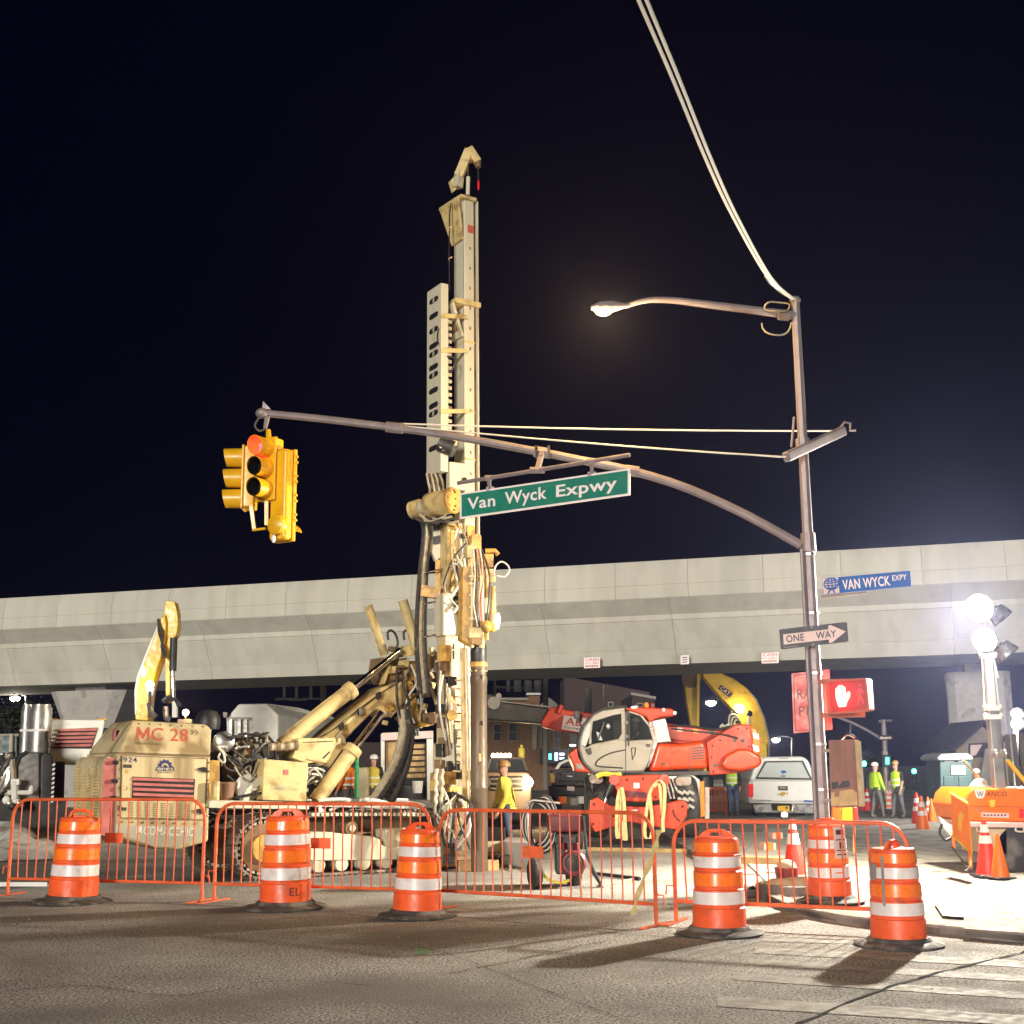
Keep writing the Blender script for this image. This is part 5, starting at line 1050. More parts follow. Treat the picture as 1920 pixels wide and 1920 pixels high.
wp('cab_back', [(1088, 1402), (1094, 1362), (1112, 1341), (1171, 1326), (1202, 1340), (1224, 1390)], TY + .92, .04, 'cab_trim', CAB); wp('seat', [(1150, 1400), (1146, 1350), (1166, 1348), (1172, 1400)], TY + .35, .4, 'maroon', CAB, bevel=.05)
wp('cab_edge', [(1084, 1391), (1093, 1361), (1111, 1339), (1133, 1327), (1172, 1322), (1172, 1325), (1134, 1330.5), (1113, 1342), (1096, 1363), (1087, 1391), (1087, 1406), (1095, 1428), (1113, 1447), (1208, 1445), (1208, 1449), (1111, 1450), (1092, 1430), (1084, 1406)], TY - .03, .9, 'cab_trim', CAB)
GLS = wp('door_window', [(1111, 1353), (1150, 1341), (1165, 1339), (1166, 1376), (1160, 1384), (1110, 1394), (1110, 1374)], TY - .006, .006, 'cab_glass', CAB)
wp('quarter_window', [(1181, 1336), (1200, 1342), (1216, 1362), (1223, 1385), (1182, 1388)], TY - .006, .006, 'cab_glass', CAB)
wp('windscreen', [(1089, 1396), (1094, 1374), (1104, 1356), (1107, 1357), (1105, 1380), (1098, 1400)], TY - .012, .012, 'car_glass_pale', CAB)
wp('pillar', [(1173, 1333), (1181, 1336), (1181, 1388), (1173, 1388)], TY - .03, .03, 'cab_trim', CAB); wp('door_seam', [(1172.5, 1388), (1174, 1388), (1174, 1447), (1172.5, 1447)], TY - .008, .01, 'cab_trim', CAB)
MB().tube(smoothpts([W(x, y, TY - .01) for x, y in ((1172, 1406), (1145, 1412), (1125, 1422), (1117, 1432), (1124, 1437), (1168, 1440))], 4), .014, 6).build('door_crease', 'cab_trim', CAB)
MB().tube([W(x, y, TY - .005) for x, y in ((1184, 1403), (1192, 1402), (1190, 1415), (1186, 1425), (1184, 1403))], .01, 5).build('door_crease', 'cab_trim', CAB)
wp('door_handle', [(1097, 1405), (1108, 1402), (1110, 1413), (1104, 1416)], TY - .03, .04, 'cab_trim', CAB, bevel=.01); wp('door_handle', [(1211, 1395), (1219, 1395), (1219, 1400), (1213, 1400)], TY - .03, .04, 'cab_trim', CAB)
MB().bar(W(1121, 1388, TY - .03), W(1133, 1354, TY - .03), .06, .03).build('wiper_arm', 'cab_trim', CAB)
wp('windscreen_paper', [(1118, 1372), (1124, 1374), (1130, 1388), (1122, 1388)], TY - .03, .01, 'car_glass_pale', CAB); MB().ball(W(1140, 1362, TY - .03), .05, .03, .06).build('mirror', 'silver', CAB)
RF = wp('roof', [(1173, 1331), (1182, 1325), (1261, 1328), (1267, 1336), (1265, 1343), (1240, 1345), (1226, 1350), (1219, 1356), (1211, 1344), (1192, 1336)], TY - .05, 1.1, 'tele_red', TH, bevel=.04)
wp('roof_rack', [(1120, 1334), (1140, 1326), (1176, 1322), (1176, 1326), (1140, 1331)], TY - .06, 1.05, 'cab_trim', TH, bevel=.02)
for x, m in ((1212, 'vest_orange'), (1223, 'maroon')): MB().lathe([(.045, 0), (.05, .05), (.045, .09), (.01, .11)], W(x, 1327, TY + .3), n=12).build('beacon', m, RF)
for x, y in ((1244, 1331), (1265, 1337)): MB().ball(W(x, y, TY - .08), .04).build('roof_light', 'rag_white', RF)
wp('roof_label', [(1182, 1325), (1194, 1323), (1196, 1327), (1186, 1329)], TY - .06, .02, 'sign_white', RF)
wp('cab_column', [(1222, 1351), (1248, 1346), (1259, 1391), (1230, 1394)], TY + .05, .5, 'silver', TH, bevel=.02); wp('column_frame', [(1216, 1352), (1223, 1350), (1232, 1394), (1221, 1428), (1214, 1440), (1225, 1392)], TY - .02, .4, 'bumper', TH)
wp('nose_guard', [(1066, 1413), (1082, 1401), (1085, 1421), (1092, 1432), (1109, 1449), (1079, 1447)], TY - .02, .9, 'tele_red', TH, bevel=.03); wp('nose_lamp', [(1079, 1431), (1090, 1433), (1096, 1444), (1082, 1440)], TY - .04, .03, 'letter_grey', TH)
wp('engine_hood', [(1232, 1393), (1275, 1394), (1320, 1388), (1327, 1404), (1329, 1442), (1285, 1443), (1216, 1447), (1222, 1427)], TY, 1.2, 'tele_shine', TH, bevel=.08)
wp('turret_base', [(1112, 1449), (1330, 1446), (1330, 1453), (1112, 1455)], TY + .1, 1.6, 'cab_trim', TH)
wp('rear_frame', [(1324, 1391), (1380, 1358), (1407, 1359), (1413, 1372), (1413, 1430), (1406, 1446), (1378, 1450), (1330, 1454)], TY + .2, .3, 'tele_red', TH, bevel=.03)
wp('rear_end', [(1406, 1359), (1420, 1367), (1428, 1388), (1428, 1412), (1414, 1418)], TY + .15, 1.3, 'trailer_orange', TH, bevel=.04)  # orange here paints in the lamp light on the red machine's end
for y in (1373, 1396): wp('reflector', [(1411, y), (1422, y + 3), (1424, y + 14), (1413, y + 12)], TY + .11, .03, 'sheeting_white', TH)
for x, y in ((1378, 1388), (1393, 1389), (1342, 1435)): wc('pin_hole', (x, y), (x, y), TY + .18, .035, 'black', TH, Y2=TY + .21)
CW = MB(); P = [(1352, 1434), (1360, 1417), (1383, 1404), (1404, 1404), (1428, 1418), (1430, 1430), (1421, 1440), (1388, 1446), (1362, 1444)]; CW.prism([W(x, y, TY) for x, y in P], (0, 1.4, 0)).build('counterweight', 'tele_shine', TH, bevel=.1, seg=4)
# boom: red outer section behind the cab, dark inner section towards the casing
BO = wp('boom', [(1015, 1353), (1032, 1326), (1053, 1325), (1060, 1331), (1130, 1340), (1252, 1356), (1356, 1368), (1345, 1398), (1300, 1398), (1190, 1385), (1048, 1371), (1016, 1362)], TY + 1.05, .5, 'tele_red', TH, bevel=.03)
wp('inner_boom', [(905, 1302), (925, 1300), (940, 1316), (1030, 1328), (1022, 1358), (940, 1352), (905, 1350)], TY + 1.12, .36, 'steel_dark', BO, bevel=.04)
for x, y, r0 in ((926, 1318, .13), (935, 1305, .06)): wc('boom_roller', (x, y), (x, y), TY + 1.0, r0, 'letter_grey', BO, Y2=TY + 1.14)
wt('boom_cable', [(930, 1314), (980, 1320), (1035, 1326)], TY + 1.1, .015, 'letter_grey', BO); wc('boom_lug', (1047, 1336), (1053, 1322), TY + 1, .05, 'tele_red', BO)
BQ = [W(1057, 1341, TY + 1.03), W(1100, 1347, TY + 1.03), W(1094, 1374, TY + 1.03), W(1053, 1367, TY + 1.03)]
bp_ = plate('name_board', BQ, .01, 'sign_white', BO); text('lettering', 'AB', 'letter_red', bp_, sub(BQ, .12, .38, .86, .9)); text('lettering', 'EQUIPMENT', 'letter_dark', bp_, sub(BQ, .1, .08, 1.1, .26))
wc('boom_mirror', (1087, 1338), (1085, 1352), TY + .95, .05, 'steel_dark', BO)
# chassis seen end on, stabilisers, wheels
CH = wp('chassis', [(1143, 1456), (1152, 1455), (1232, 1452), (1254, 1456), (1252, 1470), (1242, 1500), (1214, 1504), (1172, 1503), (1160, 1490)], TY - .6, 3.4, 'tele_red', TH, bevel=.02)
wp('chassis_slot', [(1172, 1482), (1213, 1486), (1213, 1496), (1174, 1494)], TY - .62, .04, 'maroon', CH); wp('chassis_plate', [(1188, 1468), (1199, 1468), (1199, 1478), (1188, 1478)], TY - .62, .03, 'sign_white', CH)
for x, y in ((1152, 1462), (1246, 1462)): wc('pivot', (x, y), (x, y), TY - .68, .1, 'tele_red', CH, Y2=TY - .5)
ST = wp('stabiliser', [(1104, 1520), (1108, 1500), (1120, 1495), (1146, 1511), (1210, 1513), (1250, 1506), (1282, 1500), (1290, 1507), (1288, 1530), (1271, 1556), (1240, 1552), (1180, 1541), (1116, 1561), (1108, 1548)], TY - .75, .35, 'tele_red', TH, bevel=.02)
wp('warning_mark', [(1180, 1521), (1192, 1517), (1198, 1519), (1186, 1524)], TY - .77, .02, 'sheeting_white', ST); wt('cable_run', [(1262, 1518), (1266, 1530), (1276, 1540)], TY - .77, .015, 'maroon', ST)
wc('stabiliser_ram', (1146, 1470), (1136, 1497), TY - .7, .07, 'black', TH); wc('stabiliser_rod', (1136, 1497), (1132, 1512), TY - .7, .035, 'chrome', TH)
for s_, x in ((-1, 1118), (1, 1284)):
    wheel(W(x, 1512, TY + .2), (1, 0, 0), .58, .42, TH, 'white_paint' if s_ > 0 else 'steel_dark'); wheel(W(x, 1512, TY + 2.4), (1, 0, 0), .58, .42, TH)
for i in range(9):
    p = W(1276 + (i % 3) * 10, 1486 + (i // 3) * 13, TY - .42); MB().box(p, .12, .05, .05, 0, Matrix.Rotation(.5, 3, 'Y')).build('tyre_lug', 'concrete_grey', TH)
for x0, x1, y0 in ((1104, 1131, 1455), (1266, 1297, 1459)):
    hp = wp('headlamp_pod', [(x0, y0 + 2), (x0 + 6, y0 - 2), (x1, y0 - 3), (x1, y0 + 10), (x1 - 5, y0 + 15), (x0 + 4, y0 + 15)], TY - .3, .25, 'concrete_grey', TH, bevel=.03)
    for k in (0, 1): wc('headlamp', (x0 + 8 + 12 * k, y0 + 7), (x0 + 8 + 12 * k, y0 + 7), TY - .34, .065, 'truck_tan', hp, Y2=TY - .28)
wp('mudguard', [(1238, 1456), (1300, 1454), (1312, 1462), (1312, 1540), (1306, 1540), (1304, 1466), (1296, 1460), (1240, 1463)], TY + .1, .8, 'white_paint', TH, bevel=.01)
wp('marker_board', [(1312, 1466), (1320, 1464), (1322, 1530), (1314, 1532)], TY - .2, .04, 'sheeting_orange', TH); wp('side_post', [(1322, 1476), (1330, 1476), (1330, 1535), (1322, 1535)], TY - .1, .1, 'concrete_grey', TH)
for k in range(7): wt('chassis_hose', [(1248 + 3 * k, 1460), (1252 + 5 * k, 1478 + 3 * k), (1258 + 3 * k, 1498)], TY - .35 + .03 * k, .016, ('wire', 'hose')[k % 2], TH, n=6)
for k in range(5): MB().box(W(1112 + random.uniform(-6, 14), 1475 + 7 * k, TY - .2), .2, .2, .12, random.random()).build('axle_gear', ('steel_dark', 'black')[k % 2], TH, bevel=.02)
wt('rag', [(1118, 1456), (1132, 1451), (1150, 1453), (1165, 1452)], TY - .5, .05, 'vest_yellow', TH)
# panel seams, vents, bolts and small plates
HDp = [o_ for o_ in TH.children if o_.name.startswith('engine_hood')][0]
for x in (1258, 1292): wp('hood_seam', [(x, 1395), (x + 1.2, 1395), (x + 1.2, 1443), (x, 1443)], TY - .006, .01, 'maroon', HDp)
for j in range(5): wp('hood_vent', [(1297, 1402 + 5 * j), (1320, 1400 + 5 * j), (1320, 1402.2 + 5 * j), (1297, 1404.2 + 5 * j)], TY - .012, .02, 'cab_trim', HDp)
wp('hood_latch', [(1240, 1430), (1247, 1430), (1247, 1434), (1240, 1434)], TY - .02, .03, 'cab_trim', HDp); wp('warning_label', [(1414, 1402), (1419, 1402), (1416.5, 1397)], TY + .13, .02, 'plate_yellow', TH)
for x, y in ((1336, 1398), (1350, 1388), (1366, 1378), (1384, 1366), (1400, 1366), (1404, 1400), (1400, 1438), (1372, 1444), (1338, 1447), (1334, 1420)): MB().ball(W(x, y, TY + .19), .018).build('frame_bolt', 'maroon', TH)
for x in (1270, 1300, 1330): wp('boom_plate', [(x, 1364 + (x - 1270) * .1), (x + 9, 1365 + (x - 1270) * .1), (x + 9, 1372 + (x - 1270) * .1), (x, 1371 + (x - 1270) * .1)], TY + 1.03, .03, ('sign_white', 'plate_yellow', 'cab_trim')[(x - 1270) // 30], BO)
wt('boom_hose', [(1256, 1360), (1300, 1362), (1340, 1368), (1372, 1362), (1392, 1372)], TY + .98, .02, 'hose', BO); wt('boom_hose', [(1258, 1366), (1310, 1372), (1350, 1376), (1384, 1384)], TY + .16, .018, 'hose', BO)
for y in (1352, 1378): wp('door_hinge', [(1174, y), (1180, y), (1180, y + 5), (1174, y + 5)], TY - .05, .03, 'cab_grey', CAB)
wp('step', [(1148, 1449), (1170, 1449), (1170, 1454), (1148, 1454)], TY - .25, .25, 'cab_trim', CAB); MB().tube([W(x, y, TY - .06) for x, y in ((1178, 1398), (1178, 1360), (1180, 1340))], .014, 6).build('grab_rail', 'cab_trim', CAB); MB().tube([W(x, y, TY - .1) for x, y in ((1092, 1366), (1083, 1352), (1081, 1345))], .014, 6).build('mirror_arm', 'cab_trim', CAB); MB().box(W(1081, 1340, TY - .1), .1, .05, .16).build('side_mirror', 'cab_trim', CAB, bevel=.02)
for x, y in ((1158, 1470), (1166, 1494), (1230, 1494), (1240, 1474), (1206, 1460), (1176, 1462)): MB().ball(W(x, y, TY - .61), .02).build('chassis_bolt', 'maroon', CH)
for x, y in ((1114, 1508), (1112, 1545), (1150, 1530), (1240, 1530), (1280, 1512)): MB().ball(W(x, y, TY - .76), .025).build('stabiliser_bolt', 'maroon', ST)
# lifting slings hung on the chassis, one by one
for i, (pts, lab) in enumerate(((((1163, 1478), (1158, 1500), (1156, 1545), (1158, 1572), (1163, 1560), (1164, 1520), (1166, 1485)), 'yellow lifting sling hung on the red chassis, loop nearest the cab door'),
                               (((1166, 1476), (1170, 1500), (1172, 1545), (1174, 1574), (1169, 1570), (1167, 1540)), 'yellow lifting sling on the red chassis, short straight strand'),
                               (((1236, 1462), (1222, 1478), (1214, 1510), (1209, 1555), (1212, 1572), (1221, 1568), (1223, 1540), (1220, 1510), (1218, 1490)), 'yellow lifting sling forming a wide hanging loop beneath the headlamp'),
                               (((1226, 1476), (1236, 1470), (1240, 1500), (1243, 1545), (1240, 1562)), 'yellow lifting sling twisting down beside the hanging loop'),
                               (((1238, 1462), (1246, 1475), (1246, 1510), (1243, 1540), (1244, 1560)), 'yellow lifting sling hanging straight at the stabiliser end'))):
    P = smoothpts([W(x, y, TY - 1.0 - .03 * i) for x, y in pts], 5); b = MB(); vs = []
    for p in P: vs += [p + V((-.03, 0, 0)), p + V((.03, .01, 0)), p + V((.03, .025, 0)), p + V((-.03, .015, 0))]
    b.add(vs, [(4 * j + k, 4 * j + (k + 1) % 4, 4 * j + 4 + (k + 1) % 4, 4 * j + 4 + k) for j in range(len(P) - 1) for k in range(4)]); tag(b.build('lifting_sling', 'sling'), lab, 'sling', 'slings hung on the telehandler')
P = smoothpts([G(1190, 1690) + V((0, 0, .25))] + [W(x, y, 12.6) for x, y in ((1204, 1650), (1222, 1610), (1232, 1575), (1238, 1545), (1240, 1538))], 5); b = MB(); vs = []
P = smoothpts([W(x, y, 11.95) for x, y in ((1188, 1716), (1193, 1690), (1206, 1650), (1222, 1610), (1231, 1580), (1236, 1556))], 5); vs = []
for i, p in enumerate(P):
    w = .022 + .012 * math.sin(i * 1.1); vs += [p + V((-w, 0, 0)), p + V((w, .015, 0)), p + V((w, .02, 0)), p + V((-w, .005, 0))]
b.add(vs, [(4 * j + k, 4 * j + (k + 1) % 4, 4 * j + 4 + (k + 1) % 4, 4 * j + 4 + k) for j in range(len(P) - 1) for k in range(4)]); tag(b.build('webbing_strap', 'sling'), 'yellow webbing strap tied to a barrier post and trailing down', 'strap')
# ================================================================ yellow excavator behind the rig
EY = 29.0
EX = thing('excavator', 'bright yellow excavator whose raised boom rises behind the engine housing', 'excavator', gp(300, EY + 2))
wp('boom', [(253, 1350), (252, 1295), (257, 1268), (268, 1238), (288, 1190), (301, 1158), (309, 1152), (312, 1170), (309, 1200), (302, 1232), (292, 1262), (283, 1290), (279, 1320), (278, 1352)], EY, .45, 'excavator_yellow', EX, bevel=.03)
wp('boom_edge', [(253, 1340), (252, 1295), (257, 1268), (268, 1238), (288, 1190), (297, 1168), (299, 1170), (272, 1238), (261, 1268), (256, 1296), (256, 1340)], EY - .02, .04, 'white_paint', EX)
wp('stick', [(311, 1126), (327, 1128), (332, 1150), (333, 1172), (330, 1192), (322, 1200), (319, 1215), (319, 1318), (311, 1318), (309, 1235), (303, 1205), (305, 1160), (308, 1140)], EY + .1, .35, 'excavator_yellow', EX, bevel=.02)
wp('stick_shadow_plate', [(327, 1129), (332, 1150), (333, 1172), (330, 1190), (327, 1188), (328, 1160)], EY + .08, .02, 'cat_yellow', EX)
wc('ram_barrel', (326, 1196), (324, 1258), EY, .085, 'black', EX); wc('ram_rod', (324, 1258), (326, 1312), EY, .045, 'chrome', EX)
for pts in (((297, 1160), (298, 1185), (304, 1205), (310, 1225), (308, 1235)), ((296, 1162), (300, 1175), (306, 1190), (303, 1212), (307, 1232))): wt('boom_hose', pts, EY - .06, .03, 'hose', EX)
for pts, m in ((((306, 1316), (318, 1308), (333, 1318), (336, 1325)), 'steel_dark'), (((310, 1325), (312, 1345), (318, 1348)), 'steel'), (((280, 1318), (284, 1335), (292, 1345)), 'steel'), (((328, 1315), (328, 1345)), 'white_paint')): wt('bucket_link', pts, EY, .07, m, EX)
wp('boom_badge', [(266, 1246), (270, 1250), (274, 1262), (269, 1272), (265, 1260)], EY - .03, .03, 'bumper', EX); wp('boom_bracket', [(275, 1290), (289, 1290), (287, 1306), (278, 1306)], EY - .05, .1, 'letter_grey', EX)
wc('work_lamp', (281, 1284), (281, 1284), EY - .12, .09, 'white_lamp', EX, Y2=EY - .04); wc('lamp_stem', (281, 1296), (281, 1345), EY - .05, .03, 'steel_dark', EX)
lamp('SPOT', W(281, 1284, EY - .2), 160, (1, .97, .9), .08, EX, aim=W(200, 1420, EY - 9), spot=150)
p = gp(300, EY + 2); MB().box(p + V((0, 0, 1.4)), 2.6, 3.6, 1.1, .3).build('house', 'excavator_yellow', EX, bevel=.08); MB().box(p + V((-.7, -1.0, 1.9)), 1.0, 1.5, 1.2, .3).build('cab', 'cab_trim', EX, bevel=.06)
for s_ in (-1, 1): MB().box(p + V((s_ * 1.05, 0, .42)), .6, 3.8, .84, .3).build('crawler_track', 'steel_dark', EX, bevel=.2, seg=4)
# ================================================================ far wheeled excavator beyond the viaduct
KY = 58.0
CX = thing('excavator', 'old mustard excavator with dark name badge on its boom beyond the viaduct', 'excavator', gp(1400, KY + 2))
wp('boom', [(1318, 1255), (1352, 1262), (1376, 1272), (1398, 1288), (1418, 1312), (1432, 1345), (1440, 1385), (1441, 1425), (1428, 1425), (1425, 1390), (1400, 1375), (1382, 1352), (1384, 1338), (1372, 1328), (1352, 1308), (1318, 1268)], KY, .8, 'cat_yellow', CX, bevel=.05)
wp('boom_edge', [(1398, 1287), (1419, 1311), (1434, 1345), (1443, 1385), (1443, 1425), (1440, 1425), (1440, 1386), (1431, 1346), (1416, 1313)], KY - .05, .06, 'trim_pale', CX)
wp('stick', [(1280, 1258), (1308, 1258), (1311, 1270), (1308, 1300), (1306, 1362), (1296, 1362), (1288, 1320), (1284, 1290)], KY - .5, .5, 'cat_yellow', CX, bevel=.04); wp('ram', [(1307, 1262), (1312, 1262), (1311, 1362), (1306, 1362)], KY - .7, .15, 'excavator_yellow', CX)
wc('stick_ring', (1296, 1272), (1296, 1272), KY - .62, .45, 'rig_brown', CX, Y2=KY - .5)
BQ = [W(1350, 1291, KY - .03), W(1361, 1285, KY - .03), W(1375, 1297, KY - .03), W(1366, 1306, KY - .03)]
BQ = [W(1352, 1284, KY - .03), W(1375, 1300, KY - .03), W(1368, 1308, KY - .03), W(1346, 1291, KY - .03)]
bd = plate('badge', BQ, .03, 'black', CX); text('lettering', 'CAT', 'sign_white', bd, sub(BQ, .12, .15, .85, .85), .02)
for k in range(6): wt('boom_hose', [(1366 + 2 * k, 1362), (1368 + 3 * k, 1342 + 2 * k), (1378 + 2 * k, 1340 + 3 * k), (1388, 1352 + 2 * k)], KY - .2, .04, ('wire', 'hose')[k % 2], CX, n=5)
for k in range(6): wt('bucket_linkage', [(1350 + 6 * k, 1364 - (k % 3) * 2), (1356 + 6 * k, 1358 + (k % 2) * 4)], KY - .3, .06, 'rag_white', CX, n=5)
wc('grab_post', (1404, 1340), (1404, 1362), KY - .3, .08, 'wire', CX); MB().ball(W(1405, 1338, KY - .3), .15).build('post_knob', 'black', CX)
wt('grease_line', [(1436, 1400), (1438, 1430), (1444, 1440)], KY - .2, .08, 'steel', CX); MB().ball(W(1387, 1329, KY - .2), .22, .2, .2).build('boom_lamp', 'warm_lamp', CX); lamp('POINT', W(1380, 1322, KY - 2.2), 60, (1, .85, .5), .2, CX)
p = gp(1400, KY + 2); MB().box(p + V((-1, 0, 1.7)), 3, 5, 1.4).build('house', 'cat_yellow', CX, bevel=.1)
for s_ in (-1, 1): MB().box(p + V((s_ * 1.3 - 1, 0, .5)), .6, 4.5, 1.0).build('crawler_track', 'steel_dark', CX, bevel=.2)
# ================================================================ vehicles
VY = 35.0
WT = thing('pickup_truck', 'white pickup truck with rear canopy parked beside the steel signal pole', 'pickup truck', gp(1466, VY + 2.5))
wp('canopy', [(1404, 1465), (1412, 1442), (1424, 1425), (1434, 1419), (1506, 1418), (1517, 1426), (1524, 1445), (1528, 1465)], VY, 2.0, 'car_white', WT, bevel=.08)
TG = wp('tailgate', [(1410, 1464), (1526, 1464), (1526, 1503), (1409, 1503)], VY - .06, .12, 'car_white', WT, bevel=.04)
wp('bed', [(1404, 1464), (1530, 1464), (1531, 1508), (1404, 1506)], VY, 2.1, 'car_white', WT, bevel=.05); wp('front_cab', [(1416, 1470), (1426, 1430), (1508, 1430), (1520, 1470), (1524, 1505), (1412, 1505)], VY + 2.2, 2.6, 'car_white', WT, bevel=.08)
wp('window_frame', [(1416, 1461), (1434, 1427), (1506, 1426), (1523, 1462)], VY - .02, .03, 'cab_trim', WT); GW = wp('rear_window', [(1421, 1457), (1437, 1430), (1503, 1429), (1518, 1459)], VY - .035, .02, 'car_glass_pale', WT)
wp('window_sticker', [(1464, 1453), (1473, 1453), (1473, 1459), (1464, 1459)], VY - .05, .01, 'letter_grey', GW); wp('window_sticker', [(1463, 1446), (1471, 1444), (1476, 1448), (1468, 1451)], VY - .05, .01, 'sign_blue', GW); wp('brake_light', [(1462, 1421), (1478, 1421), (1478, 1423), (1462, 1423)], VY - .03, .05, 'trim_pale', WT)
wp('handle_recess', [(1459, 1474), (1477, 1474), (1477, 1482), (1460, 1482)], VY - .08, .03, 'letter_dark', TG); wp('handle', [(1462, 1476), (1474, 1476), (1474, 1479), (1462, 1479)], VY - .1, .03, 'letter_grey', TG)
wp('emblem', [(1459, 1488), (1464, 1488), (1465, 1485), (1472, 1485), (1473, 1487), (1478, 1486), (1477, 1489), (1472, 1489), (1471, 1492), (1465, 1492), (1464, 1490), (1459, 1491)], VY - .09, .04, 'gold', TG)
wp('trim_line', [(1412, 1499), (1447, 1500), (1447, 1501.5), (1412, 1500.5)], VY - .08, .03, 'letter_grey', TG); wp('script_mark', [(1508, 1500), (1524, 1501), (1524, 1504), (1508, 1503)], VY - .08, .03, 'sign_blue', TG)
for x in (1403, 1526): wp('tail_lamp', [(x, 1470), (x + 10, 1470), (x + 10, 1495), (x + 1, 1494)], VY - .07, .12, 'tail_red', WT, bevel=.02)
BU = wp('bumper', [(1412, 1509), (1446, 1507), (1448, 1519), (1484, 1519), (1486, 1507), (1527, 1509), (1526, 1526), (1416, 1524)], VY - .25, .25, 'bumper', WT, bevel=.03)
wp('number_plate', [(1458, 1511), (1480, 1511), (1480, 1521), (1458, 1520)], VY - .28, .02, 'plate_yellow', BU); wp('plate_mark', [(1473, 1513), (1477, 1513), (1477, 1516), (1473, 1516)], VY - .3, .02, 'letter_navy', BU); wc('tow_hitch', (1471, 1528), (1471, 1528), VY - .4, .09, 'bumper', BU, Y2=VY)
for x in (1424, 1512): wheel(W(x, 1527, VY + .9), (1, 0, 0), .38, .28, WT); wheel(W(x, 1527, VY + 4.2), (1, 0, 0), .38, .28, WT)
def truck_front(name, lab, x0, x1, Y, yr, yb, yt, m, lit, glass=True):
    """a pickup facing the camera: roof line yr, bonnet line yb, bottom yt"""
    r = thing(name, lab, 'pickup truck', gp((x0 + x1) / 2, Y + 2)); w = x1 - x0; X = lambda f: x0 + w * f
    wp('cab', [(X(.06), yb), (X(.14), yr + 3), (X(.22), yr), (X(.78), yr), (X(.86), yr + 3), (X(.94), yb)], Y + 1.2, 2.4, m, r, bevel=.06)
    wp('windscreen', [(X(.12), yb - 2), (X(.19), yr + 4), (X(.81), yr + 4), (X(.88), yb - 2)], Y + 1.17, .04, 'glass', r)
    wp('bonnet', [(X(0), yb + 8), (X(.08), yb), (X(.92), yb), (X(1), yb + 8), (X(1), yt - 14), (X(0), yt - 14)], Y, 1.6, m, r, bevel=.06); wp('bed', [(X(0), yb + 6), (X(1), yb + 6), (X(1), yt - 14), (X(0), yt - 14)], Y + 1.65, 3.4, m, r)
    gr = wp('grille', [(X(.16), yb + 8), (X(.84), yb + 8), (X(.82), yb + 36), (X(.18), yb + 36)], Y - .04, .05, 'steel_dark', r, bevel=.02)
    for k in range(3): wp('grille_bar', [(X(.17), yb + 12 + 9 * k), (X(.83), yb + 12 + 9 * k), (X(.83), yb + 15 + 9 * k), (X(.17), yb + 15 + 9 * k)], Y - .08, .05, 'letter_grey', gr)
    wp('bumper', [(X(-.02), yt - 24), (X(1.02), yt - 24), (X(1.0), yt - 6), (X(0), yt - 6)], Y - .2, .25, 'black', r, bevel=.03)
    for f in (.07, .93): wc('headlamp', (X(f), yb + 20), (X(f), yb + 20), Y - .08, .13, 'warm_lamp' if (lit and f > .5) else 'letter_grey', r, Y2=Y)
    for f in (.12, .88): wheel(W(X(f), yt - 8, Y + .7), (1, 0, 0), .4, .28, r); wheel(W(X(f), yt - 8, Y + 3.6), (1, 0, 0), .4, .28, r)
    return r
FT = truck_front('pickup_truck', 'tan and black pickup truck facing us with one dazzling headlamp', 904, 996, 31.0, 1419, 1447, 1545, 'truck_tan', True)
lamp('POINT', W(985, 1467, 30.4), 45, (1, .7, .36), .08, FT)
for k in range(5): MB().lathe([(.05, 0), (.05, .06), (.01, .09)], W(925 + 7.5 * k, 1419, 32.6), n=8).build('roof_marker', 'warm_lamp', FT)
MB().lathe([(.09, 0), (.095, .2), (.08, .27), (.035, .3), (.035, .36)], W(978, 1422, 34), n=12).build('gas_cylinder', 'vest_yellow', FT)
DT = thing('pickup_truck', 'black pickup truck seen from behind, tailgate with small red plate', 'pickup truck', gp(1068, 38))
wp('cab', [(1040, 1440), (1048, 1428), (1062, 1422), (1105, 1422), (1112, 1440)], 38.5, 2, 'car_dark', DT, bevel=.06); wp('roof_edge', [(1038, 1446), (1048, 1430), (1062, 1424), (1104, 1424), (1104, 1428), (1064, 1428), (1052, 1434), (1043, 1448)], 38.3, .1, 'silver', DT)
TGd = wp('tailgate', [(1040, 1442), (1108, 1442), (1110, 1475), (1038, 1473)], 36, .15, 'car_dark', DT, bevel=.03); wp('panel_rib', [(1050, 1446), (1098, 1446), (1100, 1466), (1050, 1465)], 35.95, .05, 'black', TGd, bevel=.02); wp('emblem', [(1063, 1454), (1074, 1455), (1074, 1457), (1063, 1456)], 35.92, .03, 'bumper', TGd)
wp('bed', [(1034, 1444), (1114, 1444), (1114, 1478), (1034, 1478)], 36.15, 2.4, 'car_dark', DT, bevel=.05); wp('bumper', [(1028, 1474), (1116, 1476), (1116, 1494), (1030, 1492)], 35.7, .3, 'black', DT, bevel=.03); wp('number_plate', [(1063, 1474), (1077, 1475), (1077, 1483), (1063, 1482)], 35.66, .03, 'sign_pink', DT)
for x in (1032,): wp('tail_lamp', [(x, 1450), (x + 8, 1450), (x + 8, 1468), (x, 1468)], 35.95, .1, 'rig_amber', DT)
for x in (1044, 1100): wheel(W(x, 1503, 36.8), (1, 0, 0), .38, .28, DT)
for x, y, m in ((1054, 1500, 'sheeting_orange'), (1075, 1503, 'concrete_grey'), (1090, 1500, 'rag_white')): MB().box(W(x, y, 34.6), .22, .2, .2, .3).build('tow_gear', m, DT, bevel=.02)
FB = thing('flatbed_truck', 'flatbed truck loaded with timber steps behind the mast hoses', 'flatbed truck', gp(765, 27.5))
